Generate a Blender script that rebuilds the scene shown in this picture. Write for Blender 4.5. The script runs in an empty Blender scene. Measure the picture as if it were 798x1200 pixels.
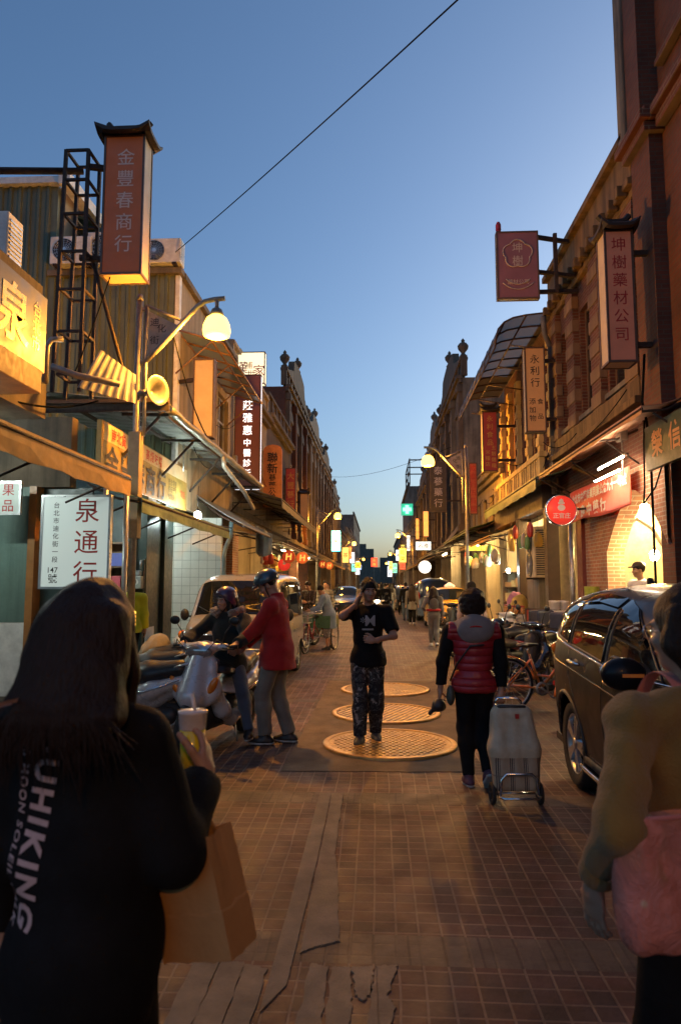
import bpy, bmesh, math, random
import numpy as np
from mathutils import Vector, Matrix, Euler
from mathutils.bvhtree import BVHTree
R = math.radians
PI = math.pi
scene = bpy.context.scene
COL = scene.collection
random.seed(7)

# ------------------------------------------------------------------ camera
CAM_H = 1.65
PITCH = math.atan(84 / 820)
YAW = math.atan(44 / 820 * math.cos(PITCH))
cam_data = bpy.data.cameras.new('camera')
cam_data.sensor_fit = 'AUTO'
cam_data.sensor_width = 36
cam_data.lens = 820 / 1200 * 36
cam_data.clip_start = 0.05
cam_data.clip_end = 3000
cam_data.dof.use_dof = True
cam_data.dof.focus_distance = 9.0
cam_data.dof.aperture_fstop = 3.6
cam = bpy.data.objects.new('camera', cam_data)
COL.objects.link(cam)
cam.location = (0, 0, CAM_H)
cam.rotation_euler = (PI / 2 + PITCH, 0, YAW)
scene.camera = cam
CAM_ROT = Euler((PI / 2 + PITCH, 0, YAW)).to_matrix()

# ------------------------------------------------------------------ dusk sky, set sun
world = bpy.data.worlds.new('World')
scene.world = world
world.use_nodes = True
wn = world.node_tree
wn.nodes.clear()
SUN_EL, SUN_ROT = R(8), R(45)
sky = wn.nodes.new('ShaderNodeTexSky')
sky.sky_type = 'NISHITA'
sky.sun_disc = False
sky.sun_elevation = SUN_EL
sky.sun_rotation = SUN_ROT
sky.air_density = 1.0
sky.dust_density = 3.0
sky.ozone_density = 4.0
bg = wn.nodes.new('ShaderNodeBackground')
bg.inputs['Strength'].default_value = 0.124
wo = wn.nodes.new('ShaderNodeOutputWorld')
hs = wn.nodes.new('ShaderNodeHueSaturation')
hs.inputs['Saturation'].default_value = 0.97
hs.inputs['Value'].default_value = 1.04
wn.links.new(sky.outputs[0], hs.inputs['Color'])
wn.links.new(hs.outputs[0], bg.inputs['Color'])
wn.links.new(bg.outputs[0], wo.inputs['Surface'])

sun_data = bpy.data.lights.new('sun', 'SUN')
sun_data.energy = 0.02
sun_data.angle = R(10)
sun_data.color = (1.0, 0.8, 0.65)
sun = bpy.data.objects.new('sun', sun_data)
COL.objects.link(sun)
sun.rotation_euler = (R(82), 0, R(135))

scene.view_settings.view_transform = 'Standard'
scene.view_settings.look = 'None'
scene.view_settings.gamma = 1
scene.view_settings.use_curve_mapping = False
scene.view_settings.exposure = 0.95
scene.cycles.max_bounces = 6
scene.cycles.diffuse_bounces = 3
scene.cycles.glossy_bounces = 3
scene.cycles.transmission_bounces = 4
scene.cycles.transparent_max_bounces = 8
scene.cycles.caustics_reflective = False
scene.cycles.caustics_refractive = False
scene.cycles.sample_clamp_indirect = 4.0
scene.cycles.use_light_tree = True
scene.cycles.use_denoising = True
try:
    scene.cycles.denoiser = 'OPENIMAGEDENOISE'
except Exception:
    pass
# ------------------------------------------------------------------ helpers
def ray(px, py):
    return CAM_ROT @ Vector(((px - 399) / 820, (600 - py) / 820, -1))
def at(px, py, Y):
    """point of the vertical plane y=Y seen at photo pixel px,py"""
    d = ray(px, py)
    return Vector((0, 0, CAM_H)) + d * (Y / d.y)
def on_x(px, py, X):
    d = ray(px, py)
    return Vector((0, 0, CAM_H)) + d * (X / d.x)
def gnd(px, py, z=0.0):
    d = ray(px, py)
    return Vector((0, 0, CAM_H)) + d * ((z - CAM_H) / d.z)

def tag(o, label, cat, group=None):
    o['label'] = label
    o['category'] = cat
    if group:
        o['group'] = group
    return o
def thing(name, label, cat, loc=(0, 0, 0), rotz=0.0, group=None):
    o = bpy.data.objects.new(name, None)
    o.empty_display_size = 0.2
    COL.objects.link(o)
    o.location = loc
    o.rotation_euler = (0, 0, rotz)
    return tag(o, label, cat, group)
def copy_tree(o, loc=None, rotz=None, label=None, group=None, parent=None):
    c = o.copy()
    COL.objects.link(c)
    if parent:
        c.parent = parent
    for ch in list(o.children):
        copy_tree(ch, parent=c)
    if loc is not None:
        c.location = loc
    if rotz is not None:
        c.rotation_euler = (0, 0, rotz)
    if label:
        c['label'] = label
    if group:
        c['group'] = group
    return c

class MB:
    """collects shapes into one mesh"""
    def __init__(s):
        s.v, s.f, s.m, s.sm = [], [], [], []
    def add(s, vs, fs, m=0, smooth=False):
        o = len(s.v)
        s.v.extend([tuple(p) for p in vs])
        for f in fs:
            s.f.append([i + o for i in f])
            s.m.append(m)
            s.sm.append(smooth)
        return s
    def box(s, x0, x1, y0, y1, z0, z1, m=0, M=None):
        vs = [Vector((x, y, z)) for z in (z0, z1) for y in (y0, y1) for x in (x0, x1)]
        if M is not None:
            vs = [M @ p for p in vs]
        return s.add(vs, [(0, 2, 3, 1), (4, 5, 7, 6), (0, 1, 5, 4), (2, 6, 7, 3), (0, 4, 6, 2), (1, 3, 7, 5)], m)
    def cbox(s, c, sz, m=0, M=None):
        return s.box(c[0] - sz[0] / 2, c[0] + sz[0] / 2, c[1] - sz[1] / 2, c[1] + sz[1] / 2, c[2] - sz[2] / 2, c[2] + sz[2] / 2, m, M)
    def bar(s, a, b, w, h=None, m=0):
        a, b = Vector(a), Vector(b)
        h = w if h is None else h
        d = b - a
        L = d.length
        z = d.normalized()
        up = Vector((0, 0, 1)) if abs(z.z) < 0.95 else Vector((1, 0, 0))
        x = up.cross(z).normalized()
        y = z.cross(x)
        M = Matrix((x, y, z)).transposed().to_4x4()
        M.translation = a
        return s.box(-w / 2, w / 2, -h / 2, h / 2, 0, L, m, M)
    def tube(s, pts, r, n=8, m=0, caps=True, closed=False, smooth=True):
        pts = [Vector(p) for p in pts]
        k = len(pts)
        rs = r if isinstance(r, (list, tuple)) else [r] * k
        rings = []
        prev = None
        for i, p in enumerate(pts):
            if closed:
                t = (pts[(i + 1) % k] - pts[i - 1])
            else:
                t = pts[min(i + 1, k - 1)] - pts[max(i - 1, 0)]
            t.normalize()
            if prev is None:
                u = Vector((0, 0, 1)) if abs(t.z) < 0.9 else Vector((1, 0, 0))
                u = (u - t * u.dot(t)).normalized()
            else:
                u = (prev - t * prev.dot(t))
                u = u.normalized() if u.length > 1e-6 else prev
            prev = u
            w = t.cross(u)
            rings.append([p + (u * math.cos(a) + w * math.sin(a)) * rs[i] for a in [2 * PI * j / n for j in range(n)]])
        vs = [q for g in rings for q in g]
        fs = []
        for i in range(k if closed else k - 1):
            i2 = (i + 1) % k
            for j in range(n):
                j2 = (j + 1) % n
                fs.append((i * n + j, i * n + j2, i2 * n + j2, i2 * n + j))
        s.add(vs, fs, m, smooth)
        if caps and not closed:
            o = len(s.v) - len(vs)
            s.f.append([o + j for j in range(n)][::-1]); s.m.append(m); s.sm.append(False)
            s.f.append([o + (k - 1) * n + j for j in range(n)]); s.m.append(m); s.sm.append(False)
        return s
    def cyl(s, a, b, r, r2=None, n=16, m=0, smooth=True):
        return s.tube([a, b], [r, r if r2 is None else r2], n, m, True, False, smooth)
    def lathe(s, prof, n=24, M=None, m=0, smooth=True, arc=2 * PI):
        """prof: list of (r,z), spun round local z"""
        M = M or Matrix.Identity(4)
        full = abs(arc - 2 * PI) < 1e-6
        cols = n if full else n + 1
        vs = []
        for (r, z) in prof:
            for j in range(cols):
                a = arc * j / n
                vs.append(M @ Vector((r * math.cos(a), r * math.sin(a), z)))
        fs = []
        for i in range(len(prof) - 1):
            for j in range(n):
                j2 = (j + 1) % cols
                fs.append((i * cols + j, i * cols + j2, (i + 1) * cols + j2, (i + 1) * cols + j))
        return s.add(vs, fs, m, smooth)
    def ell(s, c, r, n=16, k=10, m=0, M=None):
        prof = [(math.sin(PI * i / k), -math.cos(PI * i / k)) for i in range(k + 1)]
        S = Matrix.Translation(Vector(c)) @ (M or Matrix.Identity(4)) @ Matrix.Diagonal((*((r, r, r) if isinstance(r, (int, float)) else r), 1))
        return s.lathe(prof, n, S, m)
    def prism(s, poly, M, depth, m=0):
        """poly: 2D outline in the M frame's xy plane, extruded 0..depth along its z"""
        k = len(poly)
        vs = [M @ Vector((x, y, 0)) for x, y in poly] + [M @ Vector((x, y, depth)) for x, y in poly]
        fs = [list(range(k))[::-1], list(range(k, 2 * k))] + [(i, (i + 1) % k, k + (i + 1) % k, k + i) for i in range(k)]
        return s.add(vs, fs, m)
    def grid(s, P, m=0, smooth=True, closed_u=False):
        """P[i][j] rows of points"""
        a, b = len(P), len(P[0])
        vs = [q for row in P for q in row]
        fs = []
        for i in range(a - 1):
            for j in range(b if closed_u else b - 1):
                j2 = (j + 1) % b
                fs.append((i * b + j, i * b + j2, (i + 1) * b + j2, (i + 1) * b + j))
        return s.add(vs, fs, m, smooth)
    def build(s, name, mats, parent=None, world=False, bevel=0, solid=0, normals=True, sub=0):
        me = bpy.data.meshes.new(name)
        V = s.v
        if world and parent is not None:
            o = parent.location
            V = [(p[0] - o.x, p[1] - o.y, p[2] - o.z) for p in V]
        me.from_pydata(V, [], s.f)
        mats = mats if isinstance(mats, (list, tuple)) else [mats]
        for q in mats:
            me.materials.append(q)
        me.polygons.foreach_set('material_index', s.m)
        me.polygons.foreach_set('use_smooth', s.sm)
        if normals:
            bm = bmesh.new(); bm.from_mesh(me)
            bmesh.ops.remove_doubles(bm, verts=bm.verts, dist=1e-5)
            bmesh.ops.recalc_face_normals(bm, faces=bm.faces)
            bm.to_mesh(me); bm.free()
        ob = bpy.data.objects.new(name, me)
        COL.objects.link(ob)
        if parent is not None:
            ob.parent = parent
        if solid:
            q = ob.modifiers.new('solid', 'SOLIDIFY'); q.thickness = solid; q.offset = 0
        if bevel:
            q = ob.modifiers.new('bevel', 'BEVEL'); q.width = bevel; q.segments = 2; q.limit_method = 'ANGLE'; q.angle_limit = R(40)
        if sub:
            q = ob.modifiers.new('sub', 'SUBSURF'); q.levels = sub; q.render_levels = sub
        return ob
def structure(o):
    o['kind'] = 'structure'
    return o
def frame(o, x, y):
    """matrix with origin o, local x along x, local y along y"""
    x = Vector(x).normalized(); y = Vector(y)
    z = x.cross(y).normalized(); y = z.cross(x)
    M = Matrix((x, y, z)).transposed().to_4x4()
    M.translation = Vector(o)
    return M
def text_mesh(s, size=1.0, space_line=1.0, bold=0.0, depth=0.0, space_char=1.0, res=3):
    cu = bpy.data.curves.new('writing', 'FONT')
    cu.body = s
    cu.size = size
    cu.align_x = 'CENTER'
    cu.align_y = 'CENTER'
    cu.space_line = space_line
    cu.space_character = space_char
    cu.offset = bold
    cu.extrude = depth
    cu.resolution_u = res
    ob = bpy.data.objects.new('writing', cu)
    COL.objects.link(ob)
    dg = bpy.context.evaluated_depsgraph_get()
    dg.update()
    me = bpy.data.meshes.new_from_object(ob.evaluated_get(dg))
    V = [tuple(v.co) for v in me.vertices]
    F = [list(p.vertices) for p in me.polygons]
    bpy.data.objects.remove(ob); bpy.data.curves.remove(cu); bpy.data.meshes.remove(me)
    return V, F
def writing(s, M, mat, parent, w=None, h=None, name='lettering', world=True, **kw):
    """text as a mesh in frame M (origin at its middle), scaled to w x h if given"""
    V, F = text_mesh(s, **kw)
    if not V:
        return None
    xs = [v[0] for v in V]; ys = [v[1] for v in V]
    cx, cy = (max(xs) + min(xs)) / 2, (max(ys) + min(ys)) / 2
    sx = w / (max(xs) - min(xs)) if w else None
    sy = h / (max(ys) - min(ys)) if h else None
    sx = sx or sy or 1
    sy = sy or sx
    b = MB()
    b.add([M @ Vector(((v[0] - cx) * sx, (v[1] - cy) * sy, v[2])) for v in V], F)
    return b.build(name, mat, parent, world=world, normals=False)

# ------------------------------------------------------------------ materials
MATS = {}
def nodes(name):
    m = bpy.data.materials.new(name)
    m.use_nodes = True
    nt = m.node_tree
    return m, nt, nt.nodes['Principled BSDF']
def _mix(nt, a, b, fac, blend='MIX'):
    n = nt.nodes.new('ShaderNodeMix'); n.data_type = 'RGBA'; n.blend_type = blend
    for sock, val in ((n.inputs[0], fac), (n.inputs[6], a), (n.inputs[7], b)):
        if hasattr(val, 'is_output'):
            nt.links.new(val, sock)
        elif isinstance(val, (int, float)):
            sock.default_value = val
        else:
            sock.default_value = (*val[:3], 1)
    return n.outputs[2]
def _noise(nt, scale, detail=4, rough=0.6, vec=None, dist=0.0):
    n = nt.nodes.new('ShaderNodeTexNoise')
    n.inputs['Scale'].default_value = scale
    n.inputs['Detail'].default_value = detail
    n.inputs['Roughness'].default_value = rough
    n.inputs['Distortion'].default_value = dist
    if vec is None:
        vec = nt.nodes.new('ShaderNodeTexCoord').outputs['Object']
    nt.links.new(vec, n.inputs['Vector'])
    return n.outputs['Fac']
def _ramp(nt, fac, stops, interp='LINEAR'):
    n = nt.nodes.new('ShaderNodeValToRGB')
    e = n.color_ramp.elements
    n.color_ramp.interpolation = interp
    while len(e) < len(stops):
        e.new(0.5)
    for q, (p, c) in zip(e, stops):
        q.position = p
        q.color = (*c, 1) if not isinstance(c, (int, float)) else (c, c, c, 1)
    nt.links.new(fac, n.inputs[0])
    return n.outputs[0]
def _bump(nt, b, h, strength, dist=0.02):
    n = nt.nodes.new('ShaderNodeBump')
    n.inputs['Strength'].default_value = strength
    n.inputs['Distance'].default_value = dist
    nt.links.new(h, n.inputs['Height'])
    nt.links.new(n.outputs[0], b.inputs['Normal'])
def mat(name, c, rough=0.6, metal=0.0, var=0.25, scale=6, bump=0.0, bscale=60, coat=0.0, spec=None, dirt=0.0, sheen=0.0):
    """plain surface with uneven tone, patchy gloss, fine relief and grime"""
    if name in MATS:
        return MATS[name]
    m, nt, b = nodes(name)
    MATS[name] = m
    lo = [x * (1 - var) for x in c]; hi = [min(1, x * (1 + var * 0.6)) for x in c]
    f = _noise(nt, scale)
    col = _ramp(nt, f, [(0.3, lo), (0.7, hi)])
    if dirt:
        g = _ramp(nt, _noise(nt, scale * 0.35, 8, 0.7), [(0.42, 0.0), (0.62, 1.0)])
        mul = nt.nodes.new('ShaderNodeMath'); mul.operation = 'MULTIPLY'; mul.inputs[1].default_value = dirt
        nt.links.new(g, mul.inputs[0])
        col = _mix(nt, col, [x * 0.35 + 0.008 for x in c], mul.outputs[0])
    nt.links.new(col, b.inputs['Base Color'])
    rr = _ramp(nt, _noise(nt, scale * 2.3), [(0.3, max(0, rough - 0.1)), (0.7, min(1, rough + 0.1))])
    nt.links.new(rr, b.inputs['Roughness'])
    b.inputs['Metallic'].default_value = metal
    b.inputs['Coat Weight'].default_value = coat
    b.inputs['Coat Roughness'].default_value = 0.06
    if spec is not None:
        b.inputs['Specular IOR Level'].default_value = spec
    if sheen:
        b.inputs['Sheen Weight'].default_value = sheen
    if bump:
        _bump(nt, b, _noise(nt, bscale, 5, 0.65), bump)
    return m
def emit(name, c, strength, base=None):
    if name in MATS:
        return MATS[name]
    m, nt, b = nodes(name)
    MATS[name] = m
    b.inputs['Base Color'].default_value = (*(base or c), 1)
    b.inputs['Roughness'].default_value = 0.4
    b.inputs['Emission Color'].default_value = (*c, 1)
    b.inputs['Emission Strength'].default_value = strength
    return m
def glass(name, c=(0.02, 0.025, 0.03), rough=0.04, alpha=1.0, trans=0.0):
    if name in MATS:
        return MATS[name]
    m, nt, b = nodes(name)
    MATS[name] = m
    b.inputs['Base Color'].default_value = (*c, 1)
    b.inputs['Roughness'].default_value = rough
    b.inputs['Transmission Weight'].default_value = trans
    b.inputs['Alpha'].default_value = alpha
    b.inputs['IOR'].default_value = 1.5
    return m
def wall_vec(nt):
    """2D wall coordinates in metres: runs along the wall and up, on any upright face"""
    tc = nt.nodes.new('ShaderNodeTexCoord')
    se = nt.nodes.new('ShaderNodeSeparateXYZ'); nt.links.new(tc.outputs['Object'], se.inputs[0])
    ge = nt.nodes.new('ShaderNodeNewGeometry')
    sn = nt.nodes.new('ShaderNodeSeparateXYZ'); nt.links.new(ge.outputs['Normal'], sn.inputs[0])
    ab = nt.nodes.new('ShaderNodeMath'); ab.operation = 'ABSOLUTE'; nt.links.new(sn.outputs[0], ab.inputs[0])
    gt = nt.nodes.new('ShaderNodeMath'); gt.operation = 'GREATER_THAN'; gt.inputs[1].default_value = 0.6
    nt.links.new(ab.outputs[0], gt.inputs[0])
    mx = nt.nodes.new('ShaderNodeMix'); mx.data_type = 'FLOAT'
    nt.links.new(gt.outputs[0], mx.inputs[0]); nt.links.new(se.outputs[0], mx.inputs[2]); nt.links.new(se.outputs[1], mx.inputs[3])
    co = nt.nodes.new('ShaderNodeCombineXYZ')
    nt.links.new(mx.outputs[0], co.inputs[0]); nt.links.new(se.outputs[2], co.inputs[1])
    return co.outputs[0]
def brick(name, c1, c2, mortar, w=0.22, h=0.065, gap=0.008, rough=0.8, bump=0.5, dirt=0.5, offset=0.5):
    if name in MATS:
        return MATS[name]
    m, nt, b = nodes(name)
    MATS[name] = m
    t = nt.nodes.new('ShaderNodeTexBrick')
    t.offset = offset
    nt.links.new(wall_vec(nt), t.inputs['Vector'])
    t.inputs['Color1'].default_value = (*c1, 1); t.inputs['Color2'].default_value = (*c2, 1); t.inputs['Mortar'].default_value = (*mortar, 1)
    t.inputs['Scale'].default_value = 1; t.inputs['Mortar Size'].default_value = gap
    t.inputs['Brick Width'].default_value = w; t.inputs['Row Height'].default_value = h
    g = _ramp(nt, _noise(nt, 1.3, 8, 0.7), [(0.4, 1.0), (0.7, 1 - dirt)])
    nt.links.new(_mix(nt, t.outputs[0], g, 1.0, 'MULTIPLY'), b.inputs['Base Color'])
    b.inputs['Roughness'].default_value = rough
    inv = nt.nodes.new('ShaderNodeMath'); inv.operation = 'SUBTRACT'; inv.inputs[0].default_value = 1
    nt.links.new(t.outputs[1], inv.inputs[1])
    ad = nt.nodes.new('ShaderNodeMath'); ad.operation = 'ADD'
    nz = nt.nodes.new('ShaderNodeMath'); nz.operation = 'MULTIPLY'; nz.inputs[1].default_value = 0.5
    nt.links.new(_noise(nt, 40), nz.inputs[0])
    nt.links.new(inv.outputs[0], ad.inputs[0]); nt.links.new(nz.outputs[0], ad.inputs[1])
    _bump(nt, b, ad.outputs[0], bump, 0.01)
    return m
def stucco(name, c, dirt=0.5, streak=0.5, rough=0.85):
    """weathered plaster: blotches plus rain streaks running down"""
    if name in MATS:
        return MATS[name]
    m, nt, b = nodes(name)
    MATS[name] = m
    tc = nt.nodes.new('ShaderNodeTexCoord')
    mp = nt.nodes.new('ShaderNodeMapping'); mp.inputs['Scale'].default_value = (3.5, 3.5, 0.25)
    nt.links.new(tc.outputs['Object'], mp.inputs[0])
    base = _ramp(nt, _noise(nt, 1.1, 8, 0.7), [(0.3, [x * (1 - dirt) for x in c]), (0.62, c)])
    st = _ramp(nt, _noise(nt, 1.6, 6, 0.6, mp.outputs[0]), [(0.35, 1 - streak), (0.6, 1.0)])
    nt.links.new(_mix(nt, base, st, 1.0, 'MULTIPLY'), b.inputs['Base Color'])
    b.inputs['Roughness'].default_value = rough
    _bump(nt, b, _noise(nt, 25, 6, 0.7), 0.35, 0.01)
    return m
SODIUM = (1.0, 0.39, 0.04)
M_steel = mat('galvanised_steel', (0.42, 0.42, 0.40), 0.38, 0.8, 0.3, 9, dirt=0.4)
M_rust = mat('rusty_iron', (0.05, 0.032, 0.024), 0.75, 0.2, 0.5, 14, 0.3, dirt=0.4)
M_black = mat('black_paint', (0.012, 0.012, 0.013), 0.4, var=0.3)
M_rubber = mat('tyre_rubber', (0.015, 0.015, 0.015), 0.8, bump=0.2, bscale=90)
M_chrome = mat('chrome', (0.75, 0.75, 0.75), 0.12, 1.0, 0.1, 12)
M_dkplastic = mat('dark_plastic', (0.02, 0.02, 0.021), 0.5, bump=0.1)
M_white = mat('white_paint', (0.75, 0.74, 0.7), 0.5, dirt=0.35)
M_cream = stucco('cream_plaster', (0.42, 0.33, 0.21), 0.35, 0.35)
M_greystucco = stucco('grey_plaster', (0.22, 0.185, 0.14), 0.5, 0.5)
M_darkstucco = stucco('sooty_plaster', (0.15, 0.112, 0.075), 0.5, 0.5)
M_teal = stucco('teal_wall_paint', (0.15, 0.24, 0.20), 0.35, 0.35, 0.5)
M_tealdk = mat('dark_green_panel', (0.035, 0.055, 0.05), 0.4, dirt=0.4)
M_redbrick = brick('red_brick', (0.16, 0.045, 0.018), (0.11, 0.031, 0.014), (0.17, 0.115, 0.07))
M_dkbrick = brick('dark_red_brick', (0.15, 0.045, 0.02), (0.11, 0.034, 0.016), (0.1, 0.065, 0.04))
M_archbrick = brick('orange_face_brick', (0.42, 0.19, 0.10), (0.34, 0.14, 0.075), (0.45, 0.36, 0.27))
M_glassdk = glass('dark_window_glass', (0.012, 0.014, 0.016), 0.06)
M_wood = mat('brown_wood', (0.16, 0.085, 0.04), 0.6, dirt=0.3, bump=0.2)
M_corr_green = stucco('green_painted_sheet', (0.15, 0.165, 0.09), 0.4, 0.4, 0.5)
M_corr_tin = stucco('weathered_tin', (0.33, 0.33, 0.31), 0.5, 0.4, 0.45)
M_alu = mat('aluminium_frame', (0.5, 0.5, 0.5), 0.35, 0.8)
M_tile = brick('white_wall_tile', (0.75, 0.74, 0.68), (0.7, 0.69, 0.63), (0.4, 0.39, 0.35), 0.2, 0.2, 0.006, 0.2, 0.3, 0.15, 0.0)
M_asphalt = mat('asphalt', (0.05, 0.05, 0.05), 0.85, bump=0.4)
M_red_ink = mat('red_ink', (0.42, 0.03, 0.025), 0.6, var=0.2)
M_blk_ink = mat('black_ink', (0.012, 0.01, 0.01), 0.6, var=0.2)
M_white_ink = mat('white_ink', (0.8, 0.78, 0.74), 0.6, var=0.1)
M_gold_ink = mat('gold_ink', (0.55, 0.3, 0.06), 0.5, var=0.2)
# ------------------------------------------------------------------ ground
def paver_mat():
    m, nt, b = nodes('brick_pavers')
    tc = nt.nodes.new('ShaderNodeTexCoord')
    wob = nt.nodes.new('ShaderNodeTexNoise'); wob.inputs['Scale'].default_value = 0.7
    nt.links.new(tc.outputs['Object'], wob.inputs['Vector'])
    vv = nt.nodes.new('ShaderNodeVectorMath'); vv.operation = 'MULTIPLY_ADD'
    vv.inputs[1].default_value = (0.06, 0.03, 0)
    nt.links.new(wob.outputs['Color'], vv.inputs[0]); nt.links.new(tc.outputs['Object'], vv.inputs[2])
    vec = vv.outputs[0]
    sp = nt.nodes.new('ShaderNodeSeparateXYZ'); nt.links.new(vec, sp.inputs[0])
    # running bond of 21 x 10.7 cm stones laid in straight columns
    sw = nt.nodes.new('ShaderNodeCombineXYZ'); nt.links.new(sp.outputs[0], sw.inputs[0]); nt.links.new(sp.outputs[1], sw.inputs[1])
    t = nt.nodes.new('ShaderNodeTexBrick'); t.offset = 0.0
    nt.links.new(sw.outputs[0], t.inputs['Vector'])
    for k, v in (('Scale', 1), ('Mortar Size', 0.0065), ('Mortar Smooth', 0.3), ('Brick Width', 0.107), ('Row Height', 0.107), ('Bias', 0.0)):
        t.inputs[k].default_value = v
    t.inputs['Color1'].default_value = (0.10, 0.042, 0.031, 1); t.inputs['Color2'].default_value = (0.052, 0.03, 0.026, 1)
    t.inputs['Mortar'].default_value = (0.19, 0.135, 0.10, 1)
    # grey cross bands
    g = nt.nodes.new('ShaderNodeTexBrick'); g.offset = 0.0
    nt.links.new(sw.outputs[0], g.inputs['Vector'])
    for k, v in (('Scale', 1), ('Mortar Size', 0.006), ('Brick Width', 0.1605), ('Row Height', 2.247), ('Bias', 0.0)):
        g.inputs[k].default_value = v
    g.inputs['Color1'].default_value = (0.12, 0.095, 0.07, 1); g.inputs['Color2'].default_value = (0.085, 0.068, 0.053, 1)
    g.inputs['Mortar'].default_value = (0.06, 0.045, 0.038, 1)
    md = nt.nodes.new('ShaderNodeMath'); md.operation = 'MODULO'; md.inputs[1].default_value = 2.247
    sh = nt.nodes.new('ShaderNodeMath'); sh.operation = 'ADD'; sh.inputs[1].default_value = 100 * 2.247 - 3.23 - 0.02
    nt.links.new(sp.outputs[1], sh.inputs[0]); nt.links.new(sh.outputs[0], md.inputs[0])
    lt = nt.nodes.new('ShaderNodeMath'); lt.operation = 'LESS_THAN'; lt.inputs[1].default_value = 0.26
    nt.links.new(md.outputs[0], lt.inputs[0])
    col = _mix(nt, t.outputs[0], g.outputs[0], lt.outputs[0])
    # worn grout: darker where dirt has filled it
    d1 = _ramp(nt, _noise(nt, 0.8, 8, 0.75), [(0.36, 0.42), (0.6, 1.15)])
    d2 = _ramp(nt, _noise(nt, 5.0, 6, 0.7), [(0.3, 0.72), (0.65, 1.1)])
    vo = nt.nodes.new('ShaderNodeTexVoronoi'); vo.inputs['Scale'].default_value = 2.6
    nt.links.new(tc.outputs['Object'], vo.inputs['Vector'])
    gum = _ramp(nt, vo.outputs['Distance'], [(0.035, 0.45), (0.05, 1.0)])
    col = _mix(nt, _mix(nt, _mix(nt, col, d1, 1.0, 'MULTIPLY'), d2, 1.0, 'MULTIPLY'), gum, 1.0, 'MULTIPLY')
    nt.links.new(col, b.inputs['Base Color'])
    nt.links.new(_ramp(nt, _noise(nt, 3.0, 6, 0.7), [(0.3, 0.48), (0.7, 0.8)]), b.inputs['Roughness'])
    h = nt.nodes.new('ShaderNodeMath'); h.operation = 'MULTIPLY_ADD'; h.inputs[1].default_value = -1.0
    nt.links.new(t.outputs[1], h.inputs[0]); nt.links.new(_noise(nt, 30, 5, 0.7), h.inputs[2])
    _bump(nt, b, h.outputs[0], 0.5, 0.008)
    return m
M_paver = paver_mat()
M_concrete = mat('worn_concrete', (0.15, 0.11, 0.07), 0.8, var=0.35, scale=3, bump=0.45, bscale=80, dirt=0.35)
M_slab = mat('trench_cement', (0.22, 0.185, 0.13), 0.75, var=0.3, scale=5, bump=0.4, bscale=70, dirt=0.45)
M_gutter = mat('gutter_stone', (0.13, 0.125, 0.11), 0.6, var=0.4, scale=4, bump=0.4, dirt=0.4)
M_cover = mat('worn_iron_cover', (0.50, 0.30, 0.085), 0.36, 0.35, 0.35, 10, 0.3, 120, dirt=0.3)

b = MB(); b.grid([[(x, y, -0.02) for x in (-1200, 1200)] for y in (-100, 1500)], smooth=False)
structure(b.build('ground', M_asphalt))
b = MB(); b.grid([[(x, y, 0) for x in (-4.2, 4.1)] for y in (-6, 150)], smooth=False)
structure(b.build('road', M_paver))
b = MB()
for x0, x1 in ((-3.05, -2.8), (2.62, 2.88)):
    y = -4.0
    while y < 90:
        b.box(x0, x1, y, y + 0.592, -0.01, 0.006)
        y += 0.6
structure(b.build('gutter', M_gutter))
b = MB()
for x0, x1 in ((-9.5, -3.62), (3.28, 9.5)):
    b.box(x0, x1, -6, 150, -0.015, 0.12)
structure(b.build('arcade_floor', M_concrete, bevel=0.012))

# cement pad round the three covers
b = MB()
rnd = random.Random(3)
def ragged(p, q, n=18, amp=0.012):
    return [(p[0] + (q[0] - p[0]) * i / n + rnd.uniform(-amp, amp), p[1] + (q[1] - p[1]) * i / n + rnd.uniform(-amp, amp)) for i in range(n)]
def patch(name, corners, z, m, amp=0.012, n=18):
    poly = []
    for i in range(len(corners)):
        poly += ragged(corners[i], corners[(i + 1) % len(corners)], n, amp)
    k = MB(); k.prism(poly, Matrix.Translation((0, 0, -0.01)), z + 0.01)
    return structure(k.build(name, m))
patch('cement_pad', [(-0.86, 6.35), (0.80, 6.40), (1.05, 9.0), (1.24, 12.2), (-0.83, 12.12)], 0.005, M_concrete, 0.01)
# mended trench: two narrow strips, then broken slabs
patch('trench_strip', [(-0.468, 5.71), (-0.378, 5.71), (-0.372, 4.3), (-0.385, 3.05), (-0.465, 2.86)], 0.007, M_slab, 0.0015, 30)
patch('trench_strip', [(-0.372, 5.71), (-0.282, 5.72), (-0.275, 4.5), (-0.24, 4.2), (-0.19, 3.42), (-0.30, 3.36), (-0.36, 3.30)], 0.007, M_slab, 0.004, 22)
for q in ([(-0.81, 3.24), (-0.70, 3.23), (-0.71, 2.45), (-0.82, 2.45)], [(-0.695, 3.23), (-0.59, 3.21), (-0.595, 2.45), (-0.705, 2.45)],
          [(-0.585, 3.2), (-0.485, 3.17), (-0.49, 2.45), (-0.59, 2.45)], [(-0.30, 3.22), (-0.225, 3.2), (-0.22, 2.5), (-0.33, 2.5)],
          [(-0.21, 3.2), (-0.13, 3.2), (-0.11, 2.9), (-0.14, 2.5), (-0.21, 2.5)], [(-0.12, 3.2), (-0.03, 3.21), (-0.035, 3.02), (-0.07, 2.96), (-0.10, 3.0)],
          [(-0.02, 3.21), (0.075, 3.23), (0.03, 3.0), (0.06, 2.92), (0.0, 2.6), (-0.06, 2.7)]):
    patch('trench_slab', q, 0.007, M_slab, 0.006, 12)

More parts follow.
